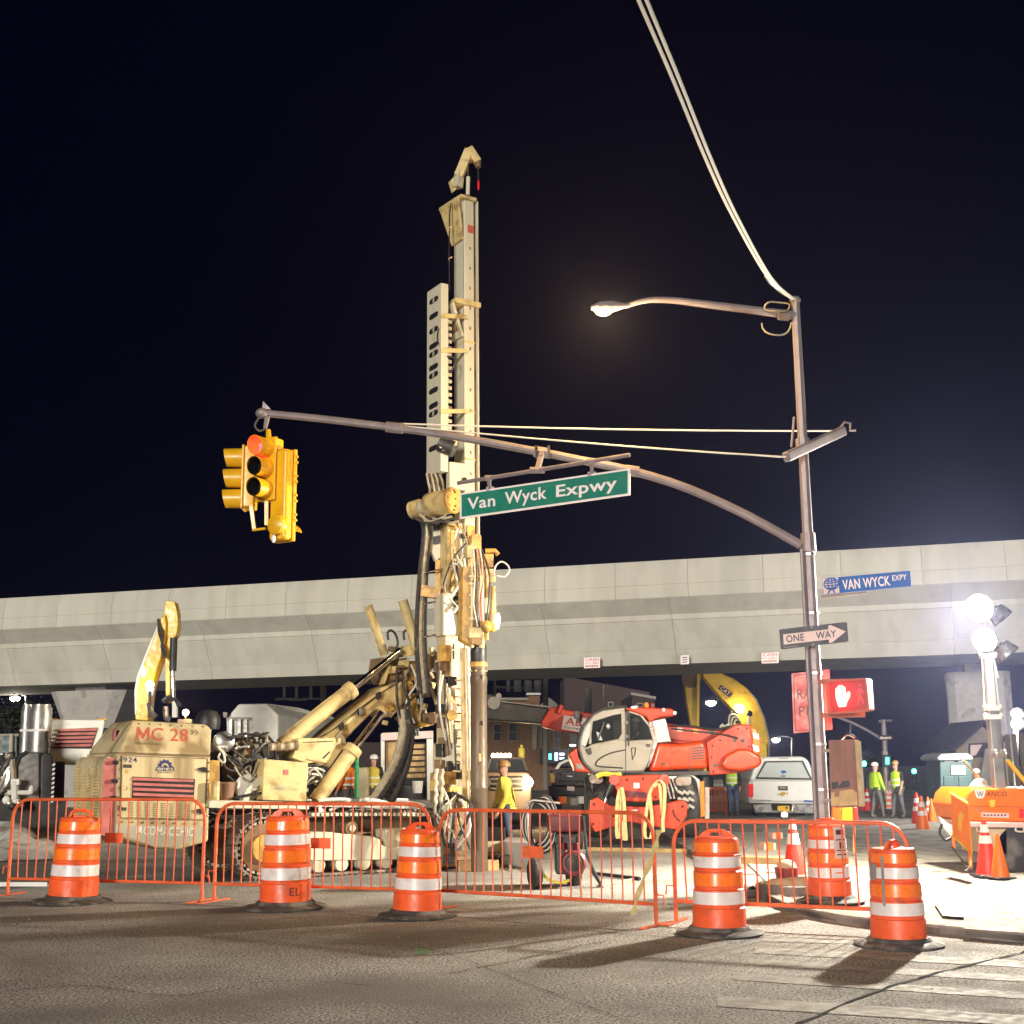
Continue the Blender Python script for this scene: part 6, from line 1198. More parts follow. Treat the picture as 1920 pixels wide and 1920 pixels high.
wp('bed', [(742, 1470), (840, 1474), (840, 1512), (742, 1512)], 26.5, 3, 'black', FB, bevel=.03)
for x0, x1 in ((714, 721), (800, 812)): wp('stake_post', [(x0, 1376), (x1, 1375), (x1 - 1, 1505), (x0 + 1, 1505)], 26.2, .12, 'white_paint', FB)
wp('header_beam', [(716, 1374), (812, 1370), (812, 1384), (716, 1389)], 26.1, .15, 'sign_pink', FB, bevel=.01); wp('plywood_panel', [(723, 1391), (750, 1388), (750, 1450), (724, 1452)], 26.4, .05, 'timber', FB)
for k in range(6): wp('timber_step', [(758, 1396 + 11 * k), (796, 1395 + 11 * k), (795, 1403 + 11 * k), (757, 1404 + 11 * k)], 26.3 + .05 * k, .3, 'timber', FB, bevel=.01)
wp('load_bag', [(800, 1395), (812, 1393), (846, 1395), (852, 1440), (836, 1450), (806, 1448)], 26.9, .6, 'bag', FB, bevel=.06); wheel(W(800, 1500, 27), (1, 0, 0), .4, .3, FB); wheel(W(735, 1508, 29), (1, 0, 0), .4, .3, FB)
tag(MB().lathe([(.09, 0), (.115, .24), (.105, .24), (.08, .02)], W(783, 1487, 26.0), n=16).build('bucket', 'rag_white'), 'white bucket standing on the black flatbed', 'bucket')
# white hopper
HY = 34.0
HP = thing('hopper', 'big white hopper with chamfered top standing behind the boom', 'hopper', gp(520, HY + 2)); vec = W(640, 1352, 43) - W(522, 1340, HY); vec.z = 0
MB().prism([W(x, y, HY) for x, y in ((425, 1392), (424, 1347), (447, 1320), (499, 1319), (522, 1340), (522, 1392))], vec).build('shell', 'white_paint', HP, bevel=.04)
for x in (428, 458, 494, 518): wp('leg', [(x, 1392), (x + 6, 1392), (x + 6, 1500), (x, 1500)], HY + .1, .2, 'concrete_grey', HP)
wp('ladder_frame', [(424, 1345), (470, 1345), (470, 1350), (424, 1350)], HY - .1, .08, 'concrete_grey', HP)
for x in (430, 446, 458): wp('ladder_rail', [(x, 1348), (x + 5, 1348), (x + 5, 1402), (x, 1402)], HY - .12, .1, 'silver', HP)
wp('lifting_eye', [(418, 1335), (426, 1336), (424, 1345), (419, 1345)], HY - .2, .1, 'trim_pale', HP); wp('roof_ridge', [(500, 1319), (560, 1327), (640, 1350), (560, 1335)], HY + 1, .1, 'letter_grey', HP)
# ================================================================ people
def skinmesh(name, pts, edges, m, par, M, levels=1):
    keys = list(pts); idx = {k: i for i, k in enumerate(keys)}
    off = par.location.copy() if par.parent is None else par.parent.location.copy()
    me = bpy.data.meshes.new(name); me.from_pydata([M @ V(pts[k][0]) - off for k in keys], [(idx[a], idx[b]) for a, b in edges], []); me.materials.append(MATS[m])
    o = bpy.data.objects.new(name, me); C.objects.link(o); o.parent = par
    md = o.modifiers.new('skin', 'SKIN'); md.use_smooth_shade = True
    for i, k in enumerate(keys):
        r = pts[k][1]; r = r if isinstance(r, tuple) else (r, r); s = M.to_scale().x; sv = me.skin_vertices[0].data[i]; sv.radius = (r[0] * s, r[1] * s); sv.use_root = (i == 0)
    sb = o.modifiers.new('subdivision', 'SUBSURF'); sb.levels = levels; sb.render_levels = levels
    return o
def person(lab, px, pyf, Y, ptop, face, top, legs, vest=None, helmet='helmet_white', arms=((.06, .1), (.06, .1)), stride=.12, sleeves=True, bend=0, boots='boots', sit=False, stripe=True, loose=1.0):
    base = gp(px, Y) if pyf is None else W(px, pyf, Y); hh = W(px, ptop, Y).z - base.z; s = hh / 1.80
    r = thing('person', lab, 'person', base)
    a = math.radians(face - 90); M = Matrix.Translation(base) @ Matrix.Rotation(a, 4, 'Z') @ Matrix.Scale(s, 4)   # local +y is where they face
    by = math.sin(math.radians(bend)); bz = math.cos(math.radians(bend))
    def T(x, y, z):   # torso points lean forward about the pelvis
        return (x, y + (z - .95) * by, .95 + (z - .95) * bz)
    P = {'pelvis': (T(0, 0, .97), (.15, .11)), 'waist': (T(0, 0, 1.12), (.14, .10)), 'chest': (T(0, .01, 1.32), (.165, .115)), 'neck0': (T(0, 0, 1.48), .06), 'neck': (T(0, .01, 1.53), .055),
         'jaw': (T(0, .03, 1.60), (.07, .085)), 'skull': (T(0, .015, 1.68), (.083, .1)), 'crown': (T(0, .0, 1.755), (.055, .065)), 'nose': (T(0, .125, 1.635), .014)}
    E = [('pelvis', 'waist'), ('waist', 'chest'), ('chest', 'neck0'), ('neck0', 'neck'), ('neck', 'jaw'), ('jaw', 'skull'), ('skull', 'crown'), ('jaw', 'nose')]
    for q, sx in (('r', 1), ('l', -1)):
        ef, wf = arms[0 if sx > 0 else 1]
        sh = V(T(sx * .19, 0, 1.43)); el = sh + V((sx * .06, ef * .6, -.29 if ef < .5 else -.2)); wr = el + V((-sx * .02, wf, -.25 if wf < .25 else -.08))
        P['sh' + q] = (tuple(sh), .068); P['el' + q] = (tuple(el), .048); P['wr' + q] = (tuple(wr), .034)
        d = (wr - el).normalized(); hp = wr + d * .075; P['pa' + q] = (tuple(hp), (.038, .022)); E += [('chest', 'sh' + q), ('sh' + q, 'el' + q), ('el' + q, 'wr' + q), ('wr' + q, 'pa' + q)]
        for k in range(4):
            f1 = hp + d * (.045 - .006 * abs(k - 1.5)) + V((0, (k - 1.5) * .02, -.005)); f2 = f1 + d * (.04 - .006 * abs(k - 1.5)) + V((-sx * .015, 0, 0)); P['f%d' % k + q] = (tuple(f1), .0095); P['g%d' % k + q] = (tuple(f2), .008); E += [('pa' + q, 'f%d' % k + q), ('f%d' % k + q, 'g%d' % k + q)]
        th = wr + d * .05 + V((-sx * .01, .045, 0)); P['th' + q] = (tuple(th), .011); E += [('pa' + q, 'th' + q)]
        st = stride * sx
        if sit: kn = V((sx * .12, .42, .93)); an = V((sx * .12, .45, .5))
        else: kn = V((sx * .105, st * .5 + .03, .52)); an = V((sx * .11, st, .09))
        P['hip' + q] = ((sx * .09, 0, .92), (.09, .095)); P['kn' + q] = (tuple(kn), .062); P['an' + q] = (tuple(an), .045); P['toe' + q] = (tuple(an + V((0, .15, -.045))), .03)
        E += [('pelvis', 'hip' + q), ('hip' + q, 'kn' + q), ('kn' + q, 'an' + q), ('an' + q, 'toe' + q)]
    skinmesh('body', P, E, 'skin', r, M)
    def grow(keys, f): return {k: (P[k][0], tuple(v * f for v in (P[k][1] if isinstance(P[k][1], tuple) else (P[k][1],) * 2))) for k in keys}
    ks = ['pelvis', 'hipr', 'knr', 'anr', 'hipl', 'knl', 'anl']
    skinmesh('trousers', grow(ks, 1.22), [('pelvis', 'hipr'), ('hipr', 'knr'), ('knr', 'anr'), ('pelvis', 'hipl'), ('hipl', 'knl'), ('knl', 'anl')], legs, r, M)
    for q in 'rl': skinmesh('boot', {'an' + q: (tuple(V(P['an' + q][0]) + V((0, -.03, 0))), .075), 'toe' + q: (tuple(V(P['toe' + q][0]) + V((0, .03, .0))), .06)}, [('an' + q, 'toe' + q)], boots, r, M)
    ks = ['waist', 'pelvis', 'chest', 'neck0', 'shr', 'elr', 'shl', 'ell'] + (['wrr', 'wrl'] if sleeves else [])
    ee = [('waist', 'pelvis'), ('waist', 'chest'), ('chest', 'neck0'), ('chest', 'shr'), ('shr', 'elr'), ('chest', 'shl'), ('shl', 'ell')] + ([('elr', 'wrr'), ('ell', 'wrl')] if sleeves else [])
    g = grow(ks, 1.24 * loose); g['neck0'] = (P['neck0'][0], .075); skinmesh('jacket', g, ee, top, r, M)
    ML = Matrix.Rotation(math.radians(-bend), 3, 'X')
    if vest:
        b = MB(); n = 20; rings = [(.93, .2, .155), (1.05, .19, .15), (1.2, .2, .155), (1.34, .205, .155), (1.43, .19, .13), (1.49, .11, .09)]; vs = []
        for z, rx, ry in rings: vs += [M @ V(T(rx * math.cos(6.283 * i / n), ry * math.sin(6.283 * i / n), z)) for i in range(n)]
        b.add(vs, [(j * n + i, j * n + (i + 1) % n, (j + 1) * n + (i + 1) % n, (j + 1) * n + i) for j in range(5) for i in range(n)]); vo = b.build('vest', vest, r)
        if stripe:
            for z, rx in ((1.02, .197), (1.18, .2055)):
                b = MB(); vs = []
                for dz in (0, .05): vs += [M @ V(T(rx * math.cos(6.283 * i / n), (rx * .775) * math.sin(6.283 * i / n), z + dz)) for i in range(n)]
                b.add(vs, [(i, (i + 1) % n, n + (i + 1) % n, n + i) for i in range(n)]); b.build('reflective_band', 'reflective', vo)
    if helmet:
        c = V(T(0, .01, 1.70)); b = MB(); n = 18
        vs = []
        for z, rr in ((0, .135), (.004, .12), (.05, .118), (.09, .1), (.12, .06), (.13, .01)): vs += [M @ (c + V((rr * math.cos(6.283 * i / n) * .92, rr * math.sin(6.283 * i / n) * 1.08 + (.02 if z == 0 else 0), z))) for i in range(n)]
        b.add(vs, [(j * n + i, j * n + (i + 1) % n, (j + 1) * n + (i + 1) % n, (j + 1) * n + i) for j in range(5) for i in range(n)]); b.build('helmet', helmet, r)
    else:
        b = MB(); c = V(T(0, -.015, 1.70)); q = MB().ball(c, .09, .11, .085, 14); b.add([M @ v for v in q.v], q.f); b.build('hair', 'hair', r)
    return r
person('worker in loose yellow rain jacket and tan helmet walking past the casing pipe', 947, 1612, 21.3, 1427, 190, 'vest_yellow', 'jeans', None, 'helmet_brown', arms=((.1, .12), (.02, .14)), stride=.16, loose=1.35)
person('worker in lime vest and grey trousers, back half turned, white helmet', 1646, 1534, 33.5, 1430, 20, 'vest_lime', 'trousers_grey', 'vest_lime', 'helmet_white', arms=((.1, .12), (.1, .16)), stride=.15, boots='trousers_grey', stripe=False, loose=1.1)
person('worker in lime vest over a black short sleeved shirt, hands at his side', 1686, 1534, 33.2, 1427, 215, 'shirt_black', 'trousers_grey', 'vest_lime', 'helmet_brown', arms=((.05, .1), (.05, .1)), stride=.14, sleeves=False)
person('worker in lime vest and blue jeans between telehandler and white pickup', 1375, 1530, 34.5, 1423, -95, 'shirt_black', 'jeans', 'vest_lime', 'helmet_white', arms=((.1, .1), (.1, .1)), stride=.05)
person('worker in yellow and orange vest with grey helmet beside the suction hoses', 700, 1545, 25.5, 1416, -100, 'shirt_black', 'trousers_grey', 'vest_yellow', 'helmet_white', arms=((.05, .05), (.05, .08)))
person('worker in orange jacket with yellow bands half hidden by the lower ram', 652, 1548, 26.5, 1416, 160, 'vest_orange', 'trousers_grey', 'vest_orange', 'vest_orange', arms=((.1, .14), (.1, .14)))
person('person in white hooded overall leaning over the orange light tower trailer', 1853, 1560, 18.9, 1440, 120, 'rag_white', 'rag_white', None, 'helmet_white', arms=((.5, .3), (.4, .3)), bend=18, loose=1.2)
op = person('operator in dark jacket with yellow band seated behind the cab window', 1196, 1470, TY + .5, 1347, 185, 'shirt_black', 'trousers_grey', None, 'helmet_white', arms=((.4, .3), (.4, .3)), sit=True)
# ================================================================ light tower trailer
LY = 17.3
LT = thing('light_tower', 'orange light tower trailer with floodlit mast at the pavement edge', 'light tower', gp(1870, LY + .6))
BD = wp('body', [(1806, 1512), (1812, 1490), (1824, 1478), (1990, 1478), (1990, 1543), (1818, 1540)], LY, 1.3, 'trailer_orange', LT, bevel=.03)
wp('body_seam', [(1815, 1511), (1990, 1514), (1990, 1515), (1815, 1512)], LY - .008, .01, 'letter_brown', BD); wp('bottom_sill', [(1818, 1541), (1990, 1543), (1990, 1553), (1818, 1551)], LY - .05, 1.35, 'sign_pink', LT, bevel=.01)
SQ = [W(1827, 1481, LY - .004), W(1848, 1481, LY - .004), W(1846, 1497, LY - .004), W(1829, 1497, LY - .004)]
sh = flat('shield', [(0, .9), (.08, 1), (.92, 1), (1, .9), (.92, .2), (.75, 0), (.25, 0), (.08, .2)], 'sign_white', BD, SQ, .004); text('lettering', 'W', 'letter_dark', BD, sub(SQ, .16, .16, .84, .86), .008)
text('lettering', 'ANCO', 'letter_brown', BD, [W(1849, 1484, LY - .004), W(1888, 1484, LY - .004), W(1888, 1493.5, LY - .004), W(1849, 1493.5, LY - .004)], .004)
wp('data_plate', [(1840, 1523), (1892, 1525), (1892, 1534), (1840, 1532)], LY - .015, .015, 'sign_pink', BD)
for k in range(7): wp('plate_mark', [(1844 + k * 6.5, 1527), (1848 + k * 6.5, 1527), (1848 + k * 6.5, 1530), (1844 + k * 6.5, 1530)], LY - .02, .01, 'letter_brown', BD)
wp('decal', [(1855, 1500), (1866, 1500), (1865, 1513), (1857, 1513)], LY - .012, .012, 'plate_yellow', BD); wp('latch', [(1828, 1520), (1838, 1517), (1846, 1520)], LY - .03, .03, 'steel', BD); wp('tail_lamp', [(1911, 1517), (1920, 1517), (1920, 1534), (1911, 1534)], LY - .03, .04, 'tail_red', BD, bevel=.01)
for x in (1832, 1905): wt('sill_hook', [(x, 1552), (x, 1558), (x + 14, 1559), (x + 14, 1552)], LY - .02, .012, 'wire', LT)
wheel(W(1905, 1590, LY + .3), (0, 1, 0), .33, .2, LT, 'rag_white'); wp('axle_box', [(1838, 1553), (1890, 1553), (1890, 1605), (1836, 1600)], LY + .2, .7, 'bag', LT, bevel=.02); wp('tongue', [(1760, 1530), (1800, 1560), (1806, 1580), (1790, 1575), (1768, 1550)], LY + .3, .08, 'white_paint', LT)
wt('tow_chain', [(1766, 1545), (1762, 1562), (1772, 1575), (1782, 1572), (1792, 1580)], LY + .2, .02, 'black', LT)
mt0, mt1 = W(1873, 1480, LY + .2), W(1847, 1215, LY - .5)
mt1 = V((mt1.x, LY + .2, mt1.z)); mt1 = W(1850, 1212, LY + .2)
MS = MB().bar(mt0, mt0.lerp(mt1, .55), .15, .15).build('mast', 'silver', LT, bevel=.01); MB().bar(mt0.lerp(mt1, .45), mt1, .1, .1).build('mast_section', 'white_paint', LT, bevel=.01)
for t, w_ in ((.5, .2), (.56, .18), (.93, .2)):
    p = mt0.lerp(mt1, t); MB().box(p, w_, .16, .07).build('mast_collar', 'rag_white', MS, bevel=.01)
    for sx in (-1, 1): MB().lathe([(.03, -.02), (.036, 0), (.03, .02)], p + V((sx * .1, -.02, .03)), (0, 1, 0), 12).build('pulley', 'rag_white', MS)
for sx, a0, a1 in ((-.1, .56, .92), (.1, .56, .92)): MB().cyl(mt0.lerp(mt1, a0) + V((sx, 0, 0)), mt0.lerp(mt1, a1) + V((sx * .8, 0, 0)), .012, n=6).build('hoist_cable', 'rag_white', MS)
for k in range(14):
    p = mt0.lerp(mt1, .93 + .004 * k).lerp(mt1 + V((.1, 0, .0)), 0); MB().ball(mt0.lerp(mt1, .78 + .015 * k) + V((.1 - .004 * k, -.05, 0)), .018).build('coil_cord', 'rag_white', MS)
MB().bar(W(1925, 1470, LY + .1), W(1888, 1425, LY + .1), .05, .05).build('mast_brace', 'plate_yellow', LT); MB().cyl(W(1806, 1425, LY - .1), W(1832, 1455, LY + .1), .015, n=6).build('stay', 'timber', LT)
for sx in (-1, 1): MB().lathe([(.02, -.03), (.06, -.02), (.05, 0), (.06, .02), (.02, .03)], W(1872 + sx * 9, 1412, LY), (1, .2, 0), 14).build('winch_wheel', 'bumper', LT)
aim = V((-.62, -.75, -.22)).normalized()
HB = W(1848, 1172, LY + .15)
MB().bar(V((mt1.x, mt1.y, mt1.z - .05)), HB + V((0, .1, .3)), .05, .05).build('head_post', 'rag_white', LT)
for i, (x, y) in enumerate(((1836, 1140), (1846, 1200))):
    p = W(x, y, LY); s0 = (.19, .16)[i]
    lo = MB().lathe([(.05, -.22), (.12, -.2), (s0, -.04), (s0 * 1.05, 0)], p, aim, 20, caps=True).build('floodlight', 'silver', LT)
    MB().lathe([(s0, .0), (s0 * .9, .05), (s0 * .5, .09), (.01, .1)], p + aim * .004, aim, 20, caps=False).build('lens', 'floodlight', lo)
for dx, dy in ((.3, .1), (.34, -.42)):
    p = HB + V((dx, .1, dy)); lo = MB().lathe([(.05, -.2), (.12, -.18), (.17, 0), (.16, .01)], p, V((.55, -.2, -.75)).normalized(), 18).build('floodlight', 'bumper', LT)
LP_ = W(1838, 1152, LY) + aim * .34
lamp('SPOT', LP_, 4300, (1, .92, .75), .11, LT, aim=LP_ + V((-.75, -.6, -.28)), spot=180).data.spot_blend = 1
lamp('SPOT', W(1846, 1200, LY) + V((-.32, .12, 0)), 2300, (1, .9, .68), .11, LT, aim=W(1846, 1200, LY) + V((-.9, .32, -.34)), spot=170).data.spot_blend = 1
# second, distant tower lamp pair
L2 = thing('light_tower', 'distant twin work lamps shining over the grey panel fence', 'light tower', gp(1905, 30))
wc('mast', (1904, 1480), (1905, 1365), 30, .06, 'silver', L2)
for y in (1338, 1358): MB().ball(W(1906, y, 30), .13, .1, .12).build('lens', 'white_lamp', L2); MB().ball(W(1908, y, 30.15), .17, .12, .16).build('floodlight', 'silver', L2)
lamp('POINT', W(1903, 1347, 29.6), 900, (1, .95, .85), .15, L2)
# ================================================================ cones
def cone(lab, px, py, ytop, m, bands, z=0, Y=None):
    p = G(px, py, z); h = W(px, ytop, p.y).z - z; s = h / .72
    r = thing('traffic_cone', lab, 'traffic cone', p, random.random() * .5, 'traffic cones around the site')
    prof = [(.145, .03), (.15, .03), (.03, .70), (.022, .72), (.005, .72)]
    MB().lathe([(a * s, b * s) for a, b in prof], p, n=20).build('cone_body', m, r); MB().box(p + V((0, 0, .015 * s)), .37 * s, .37 * s, .03 * s).build('base_plate', 'black', r, bevel=.02 * s)
    for z0, z1 in bands:
        f = lambda zz: .03 + (.72 - zz) / (.72 - .03) * .122
        MB().lathe([(f(z0) * s, z0 * s), (f(z0) * s + .003, z0 * s), (f(z1) * s + .003, z1 * s), (f(z1) * s, z1 * s)], p, n=20, caps=False).build('reflective_collar', 'sheeting_white', r)
B2 = ((.33, .42), (.5, .6))
cone('tall red cone with pale collars at the trailer wheel', 1853, 1643, 1537, 'cone_red', ((.42, .52), (.56, .66)), KZ)
cone('plain orange cone without collars beside the trailer', 1876, 1647, 1563, 'cone_orange', (), KZ)
cone('red and white cone standing behind the barrier bars by the kerb', 1491, 1648, 1536, 'cone_red', ((.42, .55), (.6, .68)), 0)
cone('red cone with two white collars, taller of the pair near the orange sign', 1722, 1549, 1486, 'cone_red', B2, 0); cone('orange cone with white collars in front of a red cone', 1731, 1560, 1492, 'cone_orange', B2, 0)
cone('slim white topped cone behind the orange sign stand', 1743, 1543, 1494, 'cone_orange', B2, 0); cone('plain orange cone leaning close to the white topped cone', 1749, 1545, 1497, 'cone_orange', (), 0); cone('far white topped cone beyond the orange sign', 1757, 1537, 1490, 'cone_orange', B2, 0)
cone('pair of stacked red cones behind the plywood case', 1628, 1524, 1478, 'cone_red', B2, 0); cone('red cone half hidden behind another red cone', 1620, 1522, 1482, 'cone_red', B2, 0)
cone('small far cone seen between two workers', 1653, 1517, 1488, 'cone_orange', B2, 0)
# striped channeliser post between the workers, orange board beneath plywood case
CHn = thing('channeliser_post', 'orange and white striped channeliser post between the two workers', 'channeliser', G(1668, 1520)); cp0 = CHn.location
for k in range(7): wp('stripe', [(1662, 1482 + 5.4 * k), (1676, 1482 + 5.4 * k), (1676, 1487.4 + 5.4 * k), (1662, 1487.4 + 5.4 * k)], cp0.y, .05, ('sheeting_white', 'cone_orange')[k % 2], CHn)
BBx = thing('barricade_light_box', 'orange and yellow barricade board glowing beneath the plywood case', 'barricade board', W(1580, 1545, 17.5))
for k, (x0, x1, m) in enumerate(((1560, 1577, 'cone_orange'), (1578, 1598, 'plate_yellow'), (1599, 1608, 'cone_red'))): wp('board', [(x0, 1513), (x1, 1513), (x1 + 2, 1545), (x0, 1545)], 17.5, .06, m, BBx, bevel=.01)
wp('leg', [(1566, 1545), (1570, 1545), (1570, 1600), (1566, 1600)], 17.55, .05, 'timber', BBx); wp('leg', [(1600, 1545), (1604, 1545), (1604, 1600), (1600, 1600)], 17.55, .05, 'timber', BBx)
# folding orange sign
FS = thing('folding_sign', 'orange folding road sign turned nearly edge on beside the trailer', 'road sign', G(1810, 1625, KZ))
q = [W(1783, 1487, 16.9), W(1815, 1507, 16.2), W(1821, 1598, 16.2), W(1786, 1566, 16.9)]
plate('sign_sheet', q, .015, 'sign_yellow_orange', FS); 
for a, b_ in ((0, 1), (2, 3)): MB().cyl(q[a], q[b_], .018, n=7).build('edge_batten', 'plate_yellow', FS)
flat('symbol', [(.35, .3), (.55, .25), (.6, .5), (.75, .7), (.55, .72), (.4, .6)], 'plate_yellow', FS, q, .004)
for a, b_ in (((1818, 1596, 16.2), (1820, 1628, 16.0)), ((1787, 1566, 16.9), (1789, 1590, 16.9))): MB().cyl(W(*a), W(*b_), .022, n=7).build('stand_leg', 'cone_orange', FS)
MB().cyl(W(1785, 1588, 16.9), W(1814, 1626, 15.9), .012, n=6).build('stand_brace', 'steel_dark', FS); MB().cyl(W(1820, 1625, 16), W(1810, 1634, 15.7), .015, n=6).build('stand_brace', 'steel_dark', FS)
# ================================================================ portable toilet, fence, house, gate posts
PT = thing('portable_toilet', 'dark green portable toilet with white notice on its wall', 'portable toilet', gp(1790, 32.5))
PB = wp('cabin', [(1762, 1425), (1823, 1424), (1824, 1505), (1764, 1505)], 32, 1.1, 'potty_green', PT, bevel=.03)
for x0, x1 in ((1770, 1790), (1798, 1818)): wp('wall_panel', [(x0, 1455), (x1, 1455), (x1, 1500), (x0, 1500)], 31.96, .05, 'potty_green', PB, bevel=.02)
for x0, x1 in ((1771, 1789), (1797, 1815)): wp('vent', [(x0, 1426), (x1, 1426), (x1, 1429), (x0, 1429)], 31.97, .04, 'potty_roof', PB)
wp('roof', [(1757, 1421), (1766, 1413), (1815, 1412), (1826, 1420), (1824, 1425), (1760, 1426)], 31.85, 1.4, 'potty_roof', PT, bevel=.04)
PQ = [W(1784, 1436, 31.95), W(1810, 1436, 31.95), W(1810, 1452, 31.95), W(1784, 1452, 31.95)]; plate('notice', PQ, .02, 'sign_white', PB); text('lettering', 'United', 'letter_navy', PB, sub(PQ, .18, .4, .82, .68)); flat('notice_line', [(.15, .15), (.85, .15), (.85, .22), (.15, .22)], 'letter_grey', PB, PQ)
GF = thing('panel_fence', 'grey ribbed panel fence at the edge of the site', 'fence', gp(1900, 24))
f0, f1 = W(1884, 1480, 27), W(2060, 1480, 20); f0.z = f1.z = 0; zt = W(1884, 1378, 27).z; d = (f1 - f0)
for k in range(22):
    a = f0 + d * k / 22; b_ = f0 + d * (k + .94) / 22; n = V((-d.y, d.x, 0)).normalized() * (.03 if k % 2 else .0)
    MB().prism([a + n, b_ + n, b_ + n + UP * zt, a + n + UP * zt], V((.02, .05, 0))).build('panel', 'fence_grey', GF)
HO = thing('house', 'beige gabled house with small lit window behind the portable toilet', 'house', gp(1845, 41))
wp('wall', [(1792, 1402), (1845, 1356), (1900, 1402), (1900, 1500), (1792, 1500)], 40, 2.5, 'house_beige', HO)
wp('roof', [(1783, 1403), (1845, 1350), (1910, 1403), (1905, 1408), (1845, 1359), (1790, 1408)], 39.7, 3.0, 'house_roof', HO)
wo = wp('window', [(1817, 1394), (1852, 1392), (1852, 1420), (1817, 1420)], 39.95, .06, 'house_roof', HO); wp('pane', [(1820, 1397), (1842, 1396), (1830, 1416), (1820, 1418)], 39.9, .04, 'sign_pink', wo)
MB().prism([W(1830, 1500, 39), W(1848, 1405, 39), W(1900, 1385, 39), W(1900, 1500, 39)], (0, .1, 0)).build('lean_to', 'letter_grey', HO)
# ================================================================ far junction: signal pole, lamps
FP = thing('signal_pole', 'slim distant signal pole with one way arrow and angled arm', 'pole', gp(1662, 50))
wc('shaft', (1663, 1500), (1657, 1349), 50, .13, 'galvanised', FP, .09); MB().tube(smoothpts([W(x, y, 50) for x, y in ((1652, 1385), (1620, 1366), (1590, 1352), (1560, 1341))], 3), .06, 7).build('signal_arm', 'galvanised', FP)
wc('cross_bar', (1648, 1352), (1672, 1351), 50, .05, 'galvanised', FP); wc('arm_drop', (1595, 1354), (1594, 1376), 50, .05, 'steel_dark', FP)
ao = wp('arrow_sign', [(1647, 1379), (1673, 1378), (1674, 1387), (1647, 1388)], 49.7, .05, 'sign_black', FP); wp('arrow', [(1649, 1383.5), (1653, 1380.5), (1654, 1382), (1671, 1381.5), (1671, 1385), (1654, 1385.5), (1653, 1386.5)], 49.66, .03, 'sign_pink', ao)
wp('walk_signal', [(1658, 1417), (1670, 1416), (1670, 1437), (1658, 1437)], 49.6, .3, 'potty_green', FP); wp('walk_glow', [(1661, 1420), (1667, 1420), (1667, 1433), (1661, 1433)], 49.55, .04, 'cyan_lamp', FP); wp('pole_box', [(1656, 1409), (1665, 1409), (1665, 1415), (1656, 1415)], 49.6, .2, 'trim_pale', FP)
FL = thing('traffic_light', 'far traffic light showing green above the red cones', 'traffic light', gp(1620, 62)); wp('head', [(1614, 1408), (1626, 1408), (1626, 1440), (1614, 1440)], 62, .3, 'signal_dark', FL); MB().ball(W(1620, 1432, 61.8), .13, .1, .13).build('lens', 'green_lamp', FL); wc('post', (1620, 1500), (1620, 1440), 62.2, .08, 'steel_dark', FL)
FL2 = thing('traffic_light', 'small far traffic light showing green near the portable toilet', 'traffic light', gp(1715, 64)); wp('head', [(1710, 1438), (1719, 1438), (1719, 1462), (1710, 1462)], 64, .3, 'signal_dark', FL2); MB().ball(W(1714, 1446, 63.8), .12, .1, .12).build('lens', 'green_lamp', FL2); wc('post', (1714, 1500), (1714, 1460), 64, .08, 'steel_dark', FL2)
def far_lamp(lab, x, y, Y, r0, arm, m='white_lamp'):
    r = thing('street_lamp', lab, 'street lamp', gp(x + arm, Y), group='distant street lamps'); wc('post', (x + arm, 1480), (x + arm, y - 3), Y, .09, 'steel_dark', r); wt('arm', [(x + arm, y - 3), (x + arm * .5, y - 7), (x, y - 4)], Y, .05, 'steel_dark', r)
    MB().ball(W(x, y - 3, Y), r0 * 1.5, r0, r0 * .6).build('lamp_housing', 'steel_dark', r); MB().ball(W(x, y, Y), r0 * 1.2, r0, r0 * .8).build('lens', m, r); lamp('POINT', W(x, y + 6, Y - .4), 600 * (Y / 85) ** 2, (1, .9, .7), .2, r)
far_lamp('distant street lamp glowing beneath the mustard excavator boom', 1333, 1317, 85, .3, 40); far_lamp('small distant street lamp between mustard boom and steel pole', 1455, 1387, 100, .26, 30); far_lamp('distant street lamp over the dark tree by the viaduct pier', 28, 1309, 60, .2, 22)
WB = thing('work_beacon', 'small orange work lamp glowing behind the rig housing', 'work lamp', W(348, 1360, 27)); wc('stem', (349, 1360), (348, 1342), 27, .03, 'steel_dark', WB); MB().ball(W(348, 1336, 27), .07).build('lens', 'warm_lamp', WB); lamp('POINT', W(348, 1336, 26.7), 60, (1, .5, .18), .05, WB)
MB().box(W(348, 1362, 27), .3, .2, .3).build('housing', 'steel_dark', WB)
TK2 = WB
# ================================================================ brick terrace and utility poles beyond the viaduct
BY = 74.0
def building(lab, x0, x1, ytop, Y, m, wins, cornice=None, slope=0, dep=10):
    r = thing('building', lab, 'building', gp((x0 + x1) / 2, Y + dep / 2)); wp('wall', [(x0, 1500), (x0, ytop), (x1, ytop + slope), (x1, 1500)], Y, dep, m, r)
    if cornice: wp('cornice', [(x0 - 2, ytop - 4), (x1 + 2, ytop + slope - 4), (x1 + 2, ytop + slope + 1), (x0 - 2, ytop + 1)], Y - .3, .6, cornice, r)
    for a, b, c, d_ in wins:
        w_ = wp('window', [(a, b), (c, b), (c, d_), (a, d_)], Y - .12, .14, 'trim_pale', r); wp('pane', [(a + 1.5, b + 1.5), (c - 1.5, b + 1.5), (c - 1.5, (b + d_) / 2 - .5), (a + 1.5, (b + d_) / 2 - .5)], Y - .16, .06, 'window_dark', w_); wp('pane', [(a + 1.5, (b + d_) / 2 + .5), (c - 1.5, (b + d_) / 2 + .5), (c - 1.5, d_ - 1.5), (a + 1.5, d_ - 1.5)], Y - .16, .06, 'window_dark', w_)
    return r
